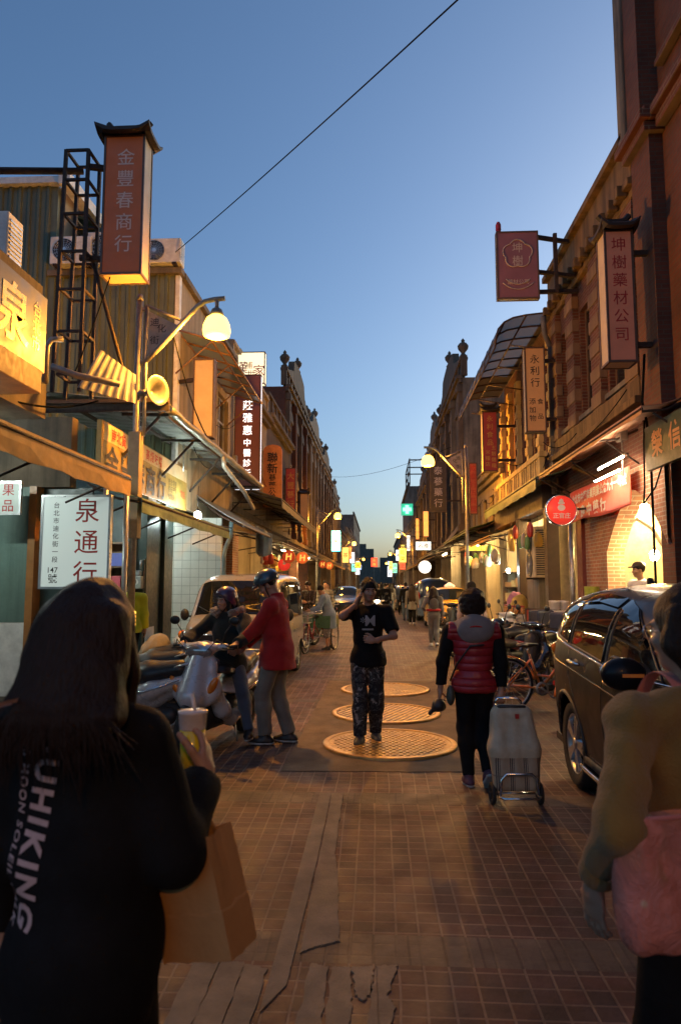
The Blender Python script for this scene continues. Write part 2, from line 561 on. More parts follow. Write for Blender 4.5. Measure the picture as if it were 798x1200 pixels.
def cover(name, label, cx, cy, style):
    t = thing(name, label, 'manhole cover', (cx, cy, 0.005), 0, 'round iron covers in the cement pad')
    r = 0.685
    b = MB()
    b.lathe([(r, 0), (r, 0.022), (r - 0.012, 0.026), (r - 0.055, 0.026), (r - 0.06, 0.016), (r - 0.06, 0.001)], 64)
    b.build('rim', M_cover, t)
    b = MB()
    if style == 'holes':
        p = 0.066
        ri, n8 = 0.0225, 10
        for j in range(-12, 13):
            for i in range(-11, 12):
                x, y = i * p + (p / 2 if j % 2 else 0), j * p * 0.9
                if math.hypot(x, y) > r - 0.075:
                    continue
                hx, hy = p / 2, p * 0.45
                solid = 0.62 < math.hypot(x, y)
                ring, sq = [], []
                for k in range(n8):
                    a = 2 * PI * k / n8
                    c_, s_ = math.cos(a), math.sin(a)
                    f = min(hx / abs(c_) if abs(c_) > 1e-6 else 9, hy / abs(s_) if abs(s_) > 1e-6 else 9)
                    sq.append((x + c_ * f, y + s_ * f, 0.018)); ring.append((x + c_ * ri, y + s_ * ri, 0.018))
                lowr = [(q[0], q[1], 0.011) for q in ring]
                b.add(sq + ring + lowr, [(k, (k + 1) % n8, n8 + (k + 1) % n8, n8 + k) for k in range(n8)] + [(n8 + k, n8 + (k + 1) % n8, 2 * n8 + (k + 1) % n8, 2 * n8 + k) for k in range(n8)])
                cor = [(hx, hy), (-hx, hy), (-hx, -hy), (hx, -hy)]
                for q, (u, v) in enumerate(cor):
                    near = sorted(range(n8), key=lambda k: (sq[k][0] - x - u) ** 2 + (sq[k][1] - y - v) ** 2)[:2]
                    b.add([(x + u, y + v, 0.018), sq[near[0]], sq[near[1]]], [(0, 1, 2)])
        b.lathe([(r - 0.06, 0.0175), (r - 0.11, 0.0175)], 64)
    else:
        for j in range(-9, 10):
            x = j * 0.068
            L = math.sqrt(max(0, (r - 0.065) ** 2 - x * x))
            if L > 0.05:
                for y0, y1 in ((-L, -0.012), (0.012, L)):
                    b.box(x - 0.018, x + 0.018, y0, y1, 0.0125, 0.018)
        b.box(-r + 0.07, r - 0.07, -0.011, 0.011, 0.001, 0.0185)
    b.build('grate', M_cover, t)
    b = MB(); b.lathe([(r - 0.06, 0.0118), (0.001, 0.0118)], 48)
    b.build('pit_shade', M_black, t)  # shade in the holes painted as a black disc just under the grate
    return t
cover('manhole_cover', 'nearest round iron cover, full of small round holes, under the walking man', 0.11, 7.42, 'holes')
cover('manhole_cover', 'middle round iron cover with slanting slots behind the walking man', 0.09, 9.12, 'slots').rotation_euler.z = R(-24)
cover('manhole_cover', 'farthest and smallest looking round iron cover with slots', 0.10, 11.12, 'slots').rotation_euler.z = R(-38)
# ------------------------------------------------------------------ buildings
def panel(b, side, X, th, y0, y1, z0, z1, holes, m=0):
    """upright wall slab along the street with rectangular openings; side +1 = right of street, slab grows away from it"""
    ys = sorted({y0, y1, *[h[0] for h in holes], *[h[1] for h in holes]})
    zs = sorted({z0, z1, *[h[2] for h in holes], *[h[3] for h in holes]})
    xa, xb = (X, X + th) if side > 0 else (X - th, X)
    for j in range(len(zs) - 1):
        run = None
        for i in range(len(ys) - 1):
            yc, zc = (ys[i] + ys[i + 1]) / 2, (zs[j] + zs[j + 1]) / 2
            solid = not any(h[0] < yc < h[1] and h[2] < zc < h[3] for h in holes)
            if solid and run is None:
                run = ys[i]
            if run is not None and (not solid or i == len(ys) - 2):
                e = ys[i + 1] if solid else ys[i]
                b.box(xa, xb, run, e, zs[j], zs[j + 1], m)
                run = None
WINDOW_CACHE = {}
def window(parent, side, X, y0, y1, z0, z1, style='sash', framemat=None, arch=False, glassmat=None):
    """recessed window: frame with bars, pane and sill, as a part of its building"""
    fm = framemat or M_wood
    key = (side, round(y1 - y0, 2), round(z1 - z0, 2), style, fm.name, arch, (glassmat or M_glassdk).name)
    yc, zc = (y0 + y1) / 2, z0
    if key in WINDOW_CACHE:
        o = copy_tree(WINDOW_CACHE[key], parent=parent)
    else:
        w, h = y1 - y0, z1 - z0
        s = side
        b = MB()
        f = 0.06
        xa, xb = sorted((s * 0.10, s * 0.17))
        b.box(xa, xb, -w / 2, -w / 2 + f, 0, h); b.box(xa, xb, w / 2 - f, w / 2, 0, h)
        b.box(xa, xb, -w / 2 + f, w / 2 - f, 0, f); b.box(xa, xb, -w / 2 + f, w / 2 - f, h - f, h)
        if style == 'sash':
            b.box(xa, xb, -0.025, 0.025, f, h - f)
            xa2, xb2 = sorted((s * 0.105, s * 0.165))
            b.box(xa2, xb2, -w / 2 + f, -0.025, h * 0.62, h * 0.62 + 0.05); b.box(xa2, xb2, 0.025, w / 2 - f, h * 0.62, h * 0.62 + 0.05)
        elif style == 'grid':
            for k in range(1, 4):
                z = h * k / 4
                b.box(xa, xb, -w / 2 + f, w / 2 - f, z - 0.015, z + 0.015)
            xa2, xb2 = sorted((s * 0.105, s * 0.165))
            for k in (1, 2):
                y = -w / 2 + w * k / 3
                b.box(xa2, xb2, y - 0.015, y + 0.015, f, h - f)
        o = b.build('window', fm, parent)
        p = MB(); xa, xb = sorted((s * 0.125, s * 0.145)); p.box(xa, xb, -w / 2 + 0.03, w / 2 - 0.03, 0.03, h - 0.03)
        p.build('pane', glassmat or M_glassdk, o)
        q = MB(); xa, xb = sorted((-s * 0.07, s * 0.2)); q.box(xa, xb, -w / 2 - 0.08, w / 2 + 0.08, -0.09, -0.003)
        q.build('sill', M_greystucco, o)
        WINDOW_CACHE[key] = o
    o.location = (X - parent.location.x, yc - parent.location.y, zc - parent.location.z)
    return o

def shophouse(side, X, y0, y1, ztop, wall, label, z2=3.6, rows=((4.3, 2.0, 3),), wstyle='sash', baroque=0, trim=None, lit=None, depth=8, gable=True, parapet=0.9, crown=0.0, seed=1, fm=None, ground=True, name='shophouse', wallname='wall'):
    """row house: piers and a deep arcade below, walls with real window openings above, cornice and parapet"""
    rn = random.Random(seed)
    t = thing(name, label, 'building', (X, (y0 + y1) / 2, 0))
    trim = trim or M_greystucco
    s = side
    holes = []
    for (zb, h, n) in rows:
        bay = (y1 - y0 - 0.6) / n
        for i in range(n):
            yc = y0 + 0.3 + bay * (i + 0.5)
            w = min(1.1, bay * 0.6)
            holes.append((yc - w / 2, yc + w / 2, zb, zb + h))
    b = MB()
    panel(b, s, X, 0.35, y0, y1, z2, ztop, holes)
    xs = sorted((X + s * 0.35, X + s * depth))
    b.box(xs[0], xs[1], y0, y0 + 0.25, 0.0, ztop); b.box(xs[0], xs[1], y1 - 0.25, y1, 0.0, ztop)
    b.box(xs[0], xs[1], y0 + 0.25, y1 - 0.25, ztop - 0.3, ztop - 0.1)
    b.box(xs[0], xs[1], y0 + 0.25, y1 - 0.25, z2, z2 + 0.2)
    if ground:
        for q in ([y0, y1 - 0.45] if y1 - y0 < 7 else [y0, (y0 + y1) / 2 - 0.22, y1 - 0.45]):
            xa, xb = sorted((X + s * 0.002, X + s * 0.45))
            b.box(xa, xb, q + 0.003, q + 0.447, 0, z2 - 0.003)
    b.build(wallname, wall, t, world=True)
    for hq in holes:
        window(t, s, X, *hq, wstyle, fm)
    if ground:
        # shop front inside the arcade
        b = MB()
        xi = X + s * 2.7
        xa, xb = sorted((xi, xi + s * 0.15))
        b.box(xa, xb, y0 + 0.25, y1 - 0.25, 2.75, z2)
        n = max(1, int((y1 - y0) / 3.2))
        for i in range(n + 1):
            yc = y0 + 0.25 + (y1 - y0 - 0.5) * i / n
            b.box(xa, xb, max(y0 + 0.25, yc - 0.25), min(y1 - 0.25, yc + 0.25), 0.12, 2.75)
        b.build('shop_front', M_cream, t, world=True)
        for i in range(n):
            ya = y0 + 0.55 + (y1 - y0 - 0.5) * i / n
            yb = y0 + 0.25 + (y1 - y0 - 0.5) * (i + 1) / n - 0.27
            if yb - ya < 0.5:
                continue
            g = MB(); xa2, xb2 = sorted((xi + s * 0.4, xi + s * 0.45)); g.box(xa2, xb2, ya - 0.2, yb + 0.2, 0.12, 2.75)
            if lit and rn.random() < lit:
                g.build('lit_shop_window', M_LIT[rn.randrange(len(M_LIT))], t, world=True)
            else:
                g.build('roller_shutter', M_corr_tin, t, world=True)
    # cornices
    for nm, lay in (('cornice', ((ztop - 0.05, 0.28, 0.16), (ztop - 0.22, 0.16, 0.165))), ('string_course', ((z2 + 0.05, 0.12, 0.2),))):
        b = MB()
        for z, pr, h in lay:
            xa, xb = sorted((X - s * pr, X - s * 0.003)); b.box(xa, xb, y0 - 0.02, y1 + 0.02, z, z + h)
        b.build(nm, trim, t, world=True, bevel=0.02)
    if parapet:
        b = MB()
        zz = ztop + 0.11
        xa, xb = sorted((X - s * 0.06, X + s * 0.22))
        n = max(3, int((y1 - y0) / 1.1))
        for i in range(n + 1):
            yc = y0 + (y1 - y0) * i / n
            b.box(xa, xb, max(y0, yc - 0.17), min(y1, yc + 0.17), zz, zz + parapet * rn.uniform(0.9, 1.05))
        xa, xb = sorted((X, X + s * 0.15))
        b.box(xa, xb, y0 + 0.1, y1 - 0.1, zz + 0.002, zz + parapet * (0.75 if not baroque else 0.6))
        xa, xb = sorted((X - s * 0.1, X + s * 0.25))
        b.box(xa, xb, y0 - 0.01, y1 + 0.01, zz + parapet * 0.78, zz + parapet * 0.9)
        if crown:
            # curved baroque gable over the middle with urns on the piers
            yc, w = (y0 + y1) / 2, (y1 - y0) * 0.42
            pts = []
            for k in range(25):
                a = -1 + 2 * k / 24
                hh = crown * (0.35 + 0.65 * math.cos(a * PI / 2) ** 0.6) if abs(a) < 0.55 else crown * (0.35 * (1 - abs(a)) / 0.45 + 0.12)
                pts.append((yc + a * w, zz + parapet * 0.9 + hh))
            pts = [(yc - w, zz + parapet * 0.88)] + pts + [(yc + w, zz + parapet * 0.88)]
            M = frame((X - s * 0.05, 0, 0), (0, 1, 0), (0, 0, 1))
            if s < 0:
                b.prism(pts, M, -0.32 * -1 * -1, 0)
            else:
                b.prism(pts, M, 0.32, 0)
            urn = [(0.0, 0), (0.14, 0.0), (0.1, 0.08), (0.06, 0.14), (0.17, 0.3), (0.19, 0.42), (0.12, 0.52), (0.05, 0.56), (0.07, 0.62), (0.0, 0.72)]
            for yy, zt in ((y0 + 0.3, zz + parapet), (y1 - 0.3, zz + parapet), (yc, zz + parapet * 0.88 + crown * 0.98)):
                b.lathe([(r * 1.3, z * 1.2) for r, z in urn], 12, Matrix.Translation((X + s * 0.08, yy, zt)))
        b.build('parapet', wall if not baroque else trim, t, world=True)
    if baroque:
        nb = rows[0][2]
        bay = (y1 - y0 - 0.6) / nb
        for i in range(nb + 1):
            yc = y0 + 0.3 + bay * i
            pl = MB()
            xa, xb = sorted((X - s * 0.2, X - s * 0.002))
            pl.box(xa, xb, yc - 0.2, yc + 0.2, z2 + 0.26, ztop - 0.23)
            xa, xb = sorted((X - s * 0.26, X - s * 0.001))
            for zz in (z2 + 0.27, ztop - 0.62):
                pl.box(xa, xb, yc - 0.26, yc + 0.26, zz, zz + 0.3)
            pl.build('pilaster', wall if i % 2 else trim, t, world=True)
        for (ya, yb, za, zb) in holes:
            hd = MB()
            xa, xb = sorted((X - s * 0.12, X - s * 0.001))
            hd.box(xa, xb, ya - 0.12, yb + 0.12, zb + 0.02, zb + 0.2)
            pts = [((ya + yb) / 2 + (yb - ya) * 0.55 * math.cos(a), zb + 0.2 + 0.34 * math.sin(a)) for a in [PI * k / 10 for k in range(11)]]
            M = frame((X - s * 0.002, 0, 0), (0, 1, 0), (0, 0, 1))
            hd.prism(pts, M, -s * 0.11)
            hd.build('window_hood', trim, t, world=True)
    return t

M_LIT = [emit('lit_shop_warm', (1.0, 0.62, 0.24), 1.6), emit('lit_shop_white', (1.0, 0.85, 0.58), 2.0), emit('lit_shop_amber', (1.0, 0.48, 0.13), 1.1)]

# --- left row
# L2: two floors, corrugated flank towards us, third-floor shed set back
L2 = thing('corrugated_building', 'two-storey building with green corrugated side wall, behind the tall red-brown lantern sign', 'building', (-4.0, 16.3, 0))
holes = [(15.3, 16.4, 4.75, 6.5), (17.1, 18.3, 4.75, 6.5)]
b = MB(); panel(b, -1, -4.0, 0.25, 13.5, 19.0, 3.2, 7.9, holes)
b.box(-9.5, -4.25, 18.75, 19.0, 0.12, 7.9); b.box(-9.5, -4.25, 13.56, 18.75, 7.55, 7.85); b.box(-9.5, -4.25, 13.6, 18.75, 3.2, 3.4)
b.build('wall', M_cream, L2, world=True)
for h in holes:
    window(L2, -1, -4.0, *h, 'sash', M_alu)
def corrugated(b, p0, p1, z0, z1, pitch=0.2, amp=0.035, m=0, top=None):
    """ribbed sheet from p0 to p1 (plan), ribs upright"""
    p0, p1 = Vector((*p0, 0)), Vector((*p1, 0))
    d = p1 - p0
    L = d.length
    d.normalize(); n = Vector((d.y, -d.x, 0))
    k = int(L / pitch)
    xs = []
    for i in range(k + 1):
        for f, o in ((0, 0), (0.5, 0), (0.62, 1), (0.88, 1)):
            u = (i + f) * pitch
            if u <= L:
                xs.append((u, o * amp))
    lo = [p0 + d * u + n * o + Vector((0, 0, z0)) for u, o in xs]
    hi = [p0 + d * u + n * o + Vector((0, 0, z1 if top is None else top(u / L))) for u, o in xs]
    b.grid([lo, hi], m, smooth=False)
b = MB(); corrugated(b, (-6.6, 13.485), (-4.06, 13.485), 4.0, 7.9); b.box(-6.6, -4.02, 13.51, 13.56, 4.0, 7.88)
b.build('side_cladding', M_corr_green, L2, world=True)
b = MB(); b.box(-6.7, -3.92, 13.36, 13.62, 7.9, 8.02); b.box(-4.1, -3.9, 13.62, 19.05, 7.88, 8.0); b.build('roof_edge', M_greystucco, L2, world=True)
b = MB(); b.box(-4.06, -3.975, 13.45, 13.6, 4.0, 7.88); b.build('corner_strip', M_white, L2, world=True)
# third floor shed
L3 = thing('roof_shed', 'green corrugated roof-top room set back above the two-storey building, with white eave', 'building', (-6.5, 16.5, 7.85))
b = MB(); corrugated(b, (-9.5, 13.4), (-6.62, 13.4), 4.0, 10.0, top=lambda f: 9.98 - 0.12 * (f)); b.box(-9.5, -6.56, 13.41, 13.55, 3.9, 9.85)
b.build('side_cladding', M_corr_green, L3, world=True)
b = MB(); panel(b, -1, -6.5, 0.2, 13.55, 22, 7.8, 9.9, [(14.3, 15.8, 8.6, 9.5)]); b.build('wall', M_cream, L3, world=True)
window(L3, -1, -6.5, 14.3, 15.8, 8.6, 9.5, 'sash', M_alu)
b = MB(); b.box(-9.6, -6.3, 13.25, 13.42, 9.84, 9.98); b.box(-6.42, -6.18, 13.1, 22.1, 9.72, 9.95); b.build('eave', M_white, L3, world=True)
aw = MB()
M_grawn = mat('green_canvas', (0.035, 0.075, 0.05), 0.7, dirt=0.3)
aw.prism([(-6.45, 9.55), (-6.1, 9.45), (-5.85, 9.2), (-5.75, 8.85), (-5.8, 8.85), (-5.9, 9.15), (-6.12, 9.38), (-6.45, 9.5)], frame((0, 14.0, 0), (1, 0, 0), (0, 0, 1)), -2.4)
t = aw.build('window_awning', M_grawn); tag(t, 'dark green curved awning over the roof-top room window', 'awning')

# L1: low house nearest on the left
L1 = thing('low_house', 'low flat-roofed shop house nearest on the left, dark arcade with teal partition wall', 'building', (-4.0, 6.5, 0))
b = MB()
b.box(-9.5, -4.25, 1.0, 8.6, 3.75, 4.2); b.box(-9.5, -9.2, 1.0, 13.4, 0.12, 4.25)
b.box(-9.2, -4.3, 9.5, 9.7, 3.0, 4.0)
b.build('wall', M_darkstucco, L1, world=True)
b = MB(); b.box(-9.2, -4.83, 9.5, 9.66, 1.12, 3.0); b.build('partition', M_teal, L1, world=True)
b = MB(); b.box(-9.2, -4.83, 9.5, 9.66, 0.12, 1.115); b.build('wainscot', M_white, L1, world=True)
b = MB(); b.box(-4.82, -4.72, 9.4, 9.7, 0.12, 3.0); b.build('door_frame', mat('orange_varnish', (0.35, 0.15, 0.04), 0.4), L1, world=True)
b = MB(); b.box(-4.72, -4.02, 9.62, 9.68, 0.12, 3.0); b.build('shutter', M_tealdk, L1, world=True)
b = MB(); b.box(-4.6, -3.64, 2.0, 7.25, 3.7, 3.96); b.build('fascia', mat('ochre_fascia', (0.42, 0.25, 0.07), 0.6, dirt=0.4), L1, world=True, bevel=0.01)

# ground floor of L2: dark teal shop with bookcase, white-tiled shop beyond
b = MB()
b.box(-4.25, -3.98, 11.9, 12.35, 0.12, 3.2); b.box(-4.4, -4.05, 12.36, 12.9, 0.12, 3.2)
b.box(-4.3, -3.98, 12.92, 13.1, 0.12, 3.2); b.box(-4.35, -4.02, 13.12, 13.6, 0.12, 3.2)
b.box(-9.2, -4.4, 13.05, 13.2, 0.12, 3.9)
b.build('shop_front', M_tealdk, L2, world=True, bevel=0.01)
b = MB(); b.box(-3.975, -3.965, 11.9, 12.35, 0.12, 0.9); b.build('base_panel', M_white, L2, world=True)
b = MB(); b.box(-9.0, -3.68, 16.3, 16.45, 0.12, 3.2); b.box(-9.0, -8.8, 13.2, 16.3, 0.12, 3.2)
b.build('tiled_wall', M_tile, L2, world=True)
b = MB(); b.box(-9.0, -4.1, 13.2, 16.3, 3.2, 3.3); b.build('ceiling', M_white, L2, world=True)
# behind: ochre brick pier shop
L2b = shophouse(-1, -4.1, 19.0, 25.4, 7.6, M_cream, 'cream two-storey house beside the clinic sign on the left', rows=((4.5, 1.9, 3),), seed=3, lit=0.9, trim=M_darkstucco)
L2c = shophouse(-1, -4.1, 25.4, 32.0, 7.9, M_darkstucco, 'dark two-storey house with grey parapet just before the tall gabled house on the left', rows=((4.5, 1.9, 3),), seed=4, lit=0.9, trim=M_greystucco)
b = MB(); b.box(-4.35, -3.93, 18.8, 19.6, 0.12, 3.0)
b.build('brick_pier', M_archbrick, L2b, world=True)
# tall baroque row on the left
for i, (a, c, zt, cr, wm, lb) in enumerate((
        (32, 43, 10.9, 1.5, M_darkstucco, 'tallest dark brick baroque house on the left, with a curved gable and urns'),
        (43, 53, 10.9, 1.3, M_greystucco, 'second sooty baroque house on the left, pilasters and a bowed gable'),
        (53, 64, 10.6, 1.2, M_darkstucco, 'third sooty baroque house on the left, darker pilasters'),
        (64, 77, 9.6, 1.0, M_greystucco, 'last and lowest baroque house of the tall row on the left'))):
    shophouse(-1, -4.3, a, c, zt, M_dkbrick if i == 0 else wm, lb, rows=((4.4, 2.1, 4), (7.5, 2.0, 4)), baroque=1, trim=M_darkstucco if i % 2 == 0 else M_greystucco, lit=0.8, crown=cr, seed=10 + i, name='baroque_shophouse')
shophouse(-1, -4.4, 77, 96, 7.2, M_darkstucco, 'low dark house after the tall row on the left', rows=((4.4, 1.8, 6),), lit=0.9, seed=21)
shophouse(-1, -4.4, 96, 112, 8.6, M_greystucco, 'three-storey grey house far down the left side', rows=((4.2, 1.6, 5), (6.3, 1.5, 5)), lit=0.9, seed=22)
shophouse(-1, -4.5, 112, 140, 9.6, M_darkstucco, 'long dark house near the far end of the left side', rows=((4.2, 1.6, 8), (6.6, 1.6, 8)), lit=0.9, seed=23)
shophouse(-1, -4.8, 140, 185, 15.5, M_greystucco, 'tall plain apartment block at the far end of the left side', rows=((4.4, 1.6, 9), (7.4, 1.6, 9), (10.4, 1.6, 9), (12.9, 1.6, 9)), lit=0.8, parapet=0.5, seed=24)

# --- right row
R0 = shophouse(1, 4.05, -5.0, 10.25, 13.8, M_dkbrick, 'tall dark red brick house at the right edge, with a stepped corner pier', z2=3.7, rows=((4.9, 2.4, 4), (9.0, 2.6, 4)), trim=M_redbrick, lit=None, baroque=0, parapet=0, seed=31)
b = MB()
b.box(3.86, 4.05, 9.55, 10.25, 3.45, 8.0); b.box(3.78, 4.05, 9.62, 10.12, 8.35, 13.8)
b.build('corner_pier', M_dkbrick, R0, world=True)
b = MB()
for z, e in ((8.0, 0.1), (8.14, 0.18), (8.26, 0.08)):
    b.box(3.86 - e, 4.15, 9.55 - e, 10.25 + e, z, z + 0.13)
b.box(3.9, 4.04, -5.0, 9.4, 8.0, 8.16); b.box(3.82, 4.04, -5.0, 9.4, 8.17, 8.3); b.box(3.92, 4.04, -5.0, 9.4, 8.9, 8.985)
b.build('moulding', M_redbrick, R0, world=True, bevel=0.01)
b = MB(); b.box(3.74, 4.3, 10.13, 10.42, 8.3, 14.2); b.build('pier_render', M_greystucco, R0, world=True, bevel=0.02)

R1 = thing('striped_brick_house', 'two-storey house with banded brick piers, deep plaster cornice and pointed brick arch', 'building', (4.0, 12.9, 0))
b = MB()
hs = [(10.95, 12.0, 4.9, 7.0), (12.7, 13.6, 4.9, 7.0), (14.2, 15.0, 4.9, 7.0)]
panel(b, 1, 4.0, 0.4, 10.26, 15.5, 4.25, 7.55, hs)
b.box(4.4, 12, 10.26, 10.5, 3.5, 8.4); b.box(4.4, 12, 15.25, 15.5, 0.12, 8.4); b.box(4.4, 12, 10.5, 15.25, 3.5, 3.7); b.box(4.4, 12, 10.5, 15.25, 8.1, 8.3)
b.box(4.02, 4.4, 10.26, 15.5, 3.45, 4.245)
b.build('wall', M_redbrick, R1, world=True)
for h in hs:
    window(R1, 1, 4.0, *h, 'sash', M_wood)
M_quoin = stucco('pale_quoin_plaster', (0.25, 0.15, 0.08), 0.3, 0.3)
M_corn = stucco('ochre_cornice_plaster', (0.21, 0.125, 0.05), 0.5, 0.55)
for yq in (10.62, 12.35, 13.92, 15.25):
    q = MB()
    for k in range(6):
        z = 4.75 + k * 0.47
        q.box(3.86, 3.998, yq - 0.27, yq + 0.27, z, z + 0.235)
    q.build('banded_quoin', M_quoin, R1, world=True, bevel=0.008)
    q = MB(); q.box(3.88, 3.997, yq - 0.25, yq + 0.25, 4.7, 7.5); q.build('brick_pier', M_redbrick, R1, world=True)
b = MB()
for z, p, h in ((7.55, 0.1, 0.14), (7.69, 0.2, 0.12), (7.81, 0.14, 0.6), (8.41, 0.26, 0.13), (8.54, 0.16, 0.1)):
    b.box(4.0 - p, 4.45, 10.28, 15.5, z, z + h - 0.002)
for k in range(13):
    b.box(3.72, 3.88, 10.5 + k * 0.4, 10.62 + k * 0.4, 7.62, 7.8)
b.build('cornice', M_corn, R1, world=True, bevel=0.015)
b = MB(); b.box(3.78, 3.998, 10.3, 15.5, 4.3, 4.42); b.box(3.86, 3.997, 10.3, 15.5, 4.42, 4.72); b.build('ledge', M_corn, R1, world=True, bevel=0.015)
# arch wall
b = MB()
ya, yb, zs_, za = 9.9, 12.5, 2.2, 3.12
yc = 11.15
NA = 14
def arch_z(y):
    f = (y - ya) / (yb - ya)
    g = 1 - abs((y - yc) / ((yb - yc) if y > yc else (yc - ya)))
    return zs_ + (za - zs_) * (1 - (1 - g) ** 1.6)
ysl = [ya + (yb - ya) * i / NA for i in range(NA + 1)]
fr = []
for xx in (4.0, 4.3):
    fr.append([[Vector((xx, y, arch_z(y))) for y in ysl], [Vector((xx, y, 3.448)) for y in ysl]])
b.grid(fr[0], smooth=False); b.grid(fr[1], smooth=False)
b.grid([fr[0][0], fr[1][0]], smooth=False)
b.box(4.0, 4.3, 12.5, 13.75, 0.12, 3.448)
b.build('arch_wall', M_archbrick, R1, world=True)
b = MB(); b.box(3.93, 4.35, 13.76, 14.12, 0.12, 3.448); b.build('red_column', mat('red_brown_paint', (0.17, 0.035, 0.025), 0.55, dirt=0.3), R1, world=True, bevel=0.01)
M_shopwall = mat('warm_shop_wall', (0.62, 0.53, 0.33), 0.7, dirt=0.2)
b = MB(); b.box(4.45, 8.6, 15.0, 15.2, 0.12, 3.45); b.box(8.4, 8.6, 10.5, 15.0, 0.12, 3.45); b.box(4.35, 8.4, 10.3, 10.49, 0.12, 3.45)
b.box(4.4, 8.4, 10.5, 15.0, 3.3, 3.44)
b.box(4.4, 8.4, 10.5, 15.0, 0.12, 0.26)
b.build('shop_interior', M_shopwall, R1, world=True)

b = MB(); b.tube([(4.55, 14.2, 0.26), (4.55, 14.2, 1.9), (4.62, 14.2, 2.35), (4.85, 14.2, 2.75), (5.15, 14.2, 2.95), (5.45, 14.2, 2.75), (5.68, 14.2, 2.35), (5.75, 14.2, 1.9), (5.75, 14.2, 0.26)], 0.05, 8); b.build('inner_arch', M_white, R1, world=True)
b = MB(); b.box(4.7, 5.6, 14.93, 14.99, 1.0, 1.9); b.build('notice_panel', mat('grey_green_panel', (0.4, 0.42, 0.33), 0.5), R1, world=True)
R2 = thing('canopied_house', 'brick house with yellow plaster stripes and a white balustrade under the curved glass canopy', 'building', (4.0, 18.6, 0))
hs = [(15.9 + i * 1.25, 16.55 + i * 1.25, 4.7, 7.0) for i in range(5)]
b = MB(); panel(b, 1, 4.0, 0.4, 15.52, 21.8, 3.5, 8.0, hs); b.box(4.4, 12, 21.5, 21.8, 0.12, 8.0); b.box(4.4, 12, 15.52, 21.5, 7.6, 7.8); b.box(4.4, 12, 15.52, 21.5, 3.3, 3.5)
b.build('wall', M_redbrick, R2, world=True)
for h in hs:
    window(R2, 1, 4.0, *h, 'sash', M_wood)
M_yel = stucco('yellow_plaster', (0.66, 0.48, 0.2), 0.3, 0.3)
for i in range(6):
    q = MB()
    yq = 15.72 + i * 1.25 - (0.0 if i else -0.05)
    for k in range(7):
        q.box(3.87, 3.998, yq - 0.16, yq + 0.16, 4.55 + k * 0.42, 4.76 + k * 0.42)
    q.box(3.9, 3.996, yq - 0.12, yq + 0.12, 4.5, 7.3)
    q.build('plaster_stripe', M_yel, R2, world=True)
b = MB()
for z0, z1 in ((3.98, 4.1), (4.48, 4.6)):
    b.box(3.6, 3.75, 15.6, 21.7, z0, z1)
for k in range(24):
    y = 15.7 + k * 0.25
    b.box(3.62, 3.73, y, y + (0.2 if k % 4 == 0 else 0.07), 4.1, 4.48)
    if k % 4:
        b.box(3.64, 3.71, y + 0.07, y + 0.2, 4.25, 4.33)
b.box(3.6, 3.998, 15.6, 21.7, 3.84, 3.978)
b.build('balustrade', M_yel, R2, world=True)
b = MB()
b.box(3.62, 3.95, 18.25, 18.55, 0.12, 3.3); b.box(3.64, 3.9, 15.3, 15.6, 0.12, 3.3); b.box(3.6, 4.0, 15.5, 21.8, 3.3, 3.83)
b.build('post', mat('dark_brown_post', (0.05, 0.028, 0.018), 0.5, dirt=0.3), R2, world=True, bevel=0.01)
b = MB(); b.box(3.68, 3.9, 16.35, 17.7, 0.12, 1.75); b.build('low_wall', M_greystucco, R2, world=True)
b = MB(); b.box(5.6, 5.75, 15.5, 21.5, 0.12, 3.3); b.box(3.95, 5.6, 15.52, 15.6, 0.12, 3.3); b.box(3.95, 5.6, 15.6, 21.5, 3.2, 3.29); b.build('shop_interior', M_shopwall, R2, world=True)

R3 = shophouse(1, 3.95, 21.8, 30.0, 5.3, M_cream, 'low cream house with lit shops, between the canopied house and the tall dark one', z2=3.3, rows=((3.7, 1.0, 5),), trim=M_greystucco, lit=1.0, parapet=0.4, seed=33)
for i, (a, c, zt, cr, wm, lb) in enumerate((
        (30, 42, 10.6, 1.5, M_greystucco, 'tall dark baroque house on the right with blank grey flank and finials'),
        (42, 52, 10.2, 1.4, M_darkstucco, 'second baroque house on the right with a bowed gable'),
        (52, 66, 9.0, 1.0, M_greystucco, 'third, lower baroque house on the right'))):
    shophouse(1, 3.72 if i == 0 else 3.8, a, c, zt, wm, lb, rows=((4.4, 2.1, 4), (7.3, 1.9, 4)), baroque=1, trim=M_darkstucco if i != 1 else M_greystucco, lit=0.8, crown=cr, seed=40 + i, name='baroque_shophouse')
shophouse(1, 3.9, 66, 90, 8.0, M_darkstucco, 'low dark house after the baroque row on the right', rows=((4.4, 1.8, 7),), lit=0.9, seed=51)
shophouse(1, 4.0, 90, 112, 14.2, M_greystucco, 'grey five-storey block far down the right side with a roof-top frame', rows=((4.2, 1.6, 5), (6.9, 1.5, 5), (9.6, 1.5, 5), (12, 1.5, 5)), lit=0.9, seed=52, parapet=0.4)
shophouse(1, 4.2, 112, 150, 8.4, M_darkstucco, 'long low house near the far end of the right side', rows=((4.2, 1.6, 8),), lit=0.9, seed=53)
shophouse(1, 4.6, 150, 200, 12.0, M_greystucco, 'plain block at the far end of the right side', rows=((4.4, 1.6, 9), (7.4, 1.6, 9)), lit=0.8, parapet=0.5, seed=54)
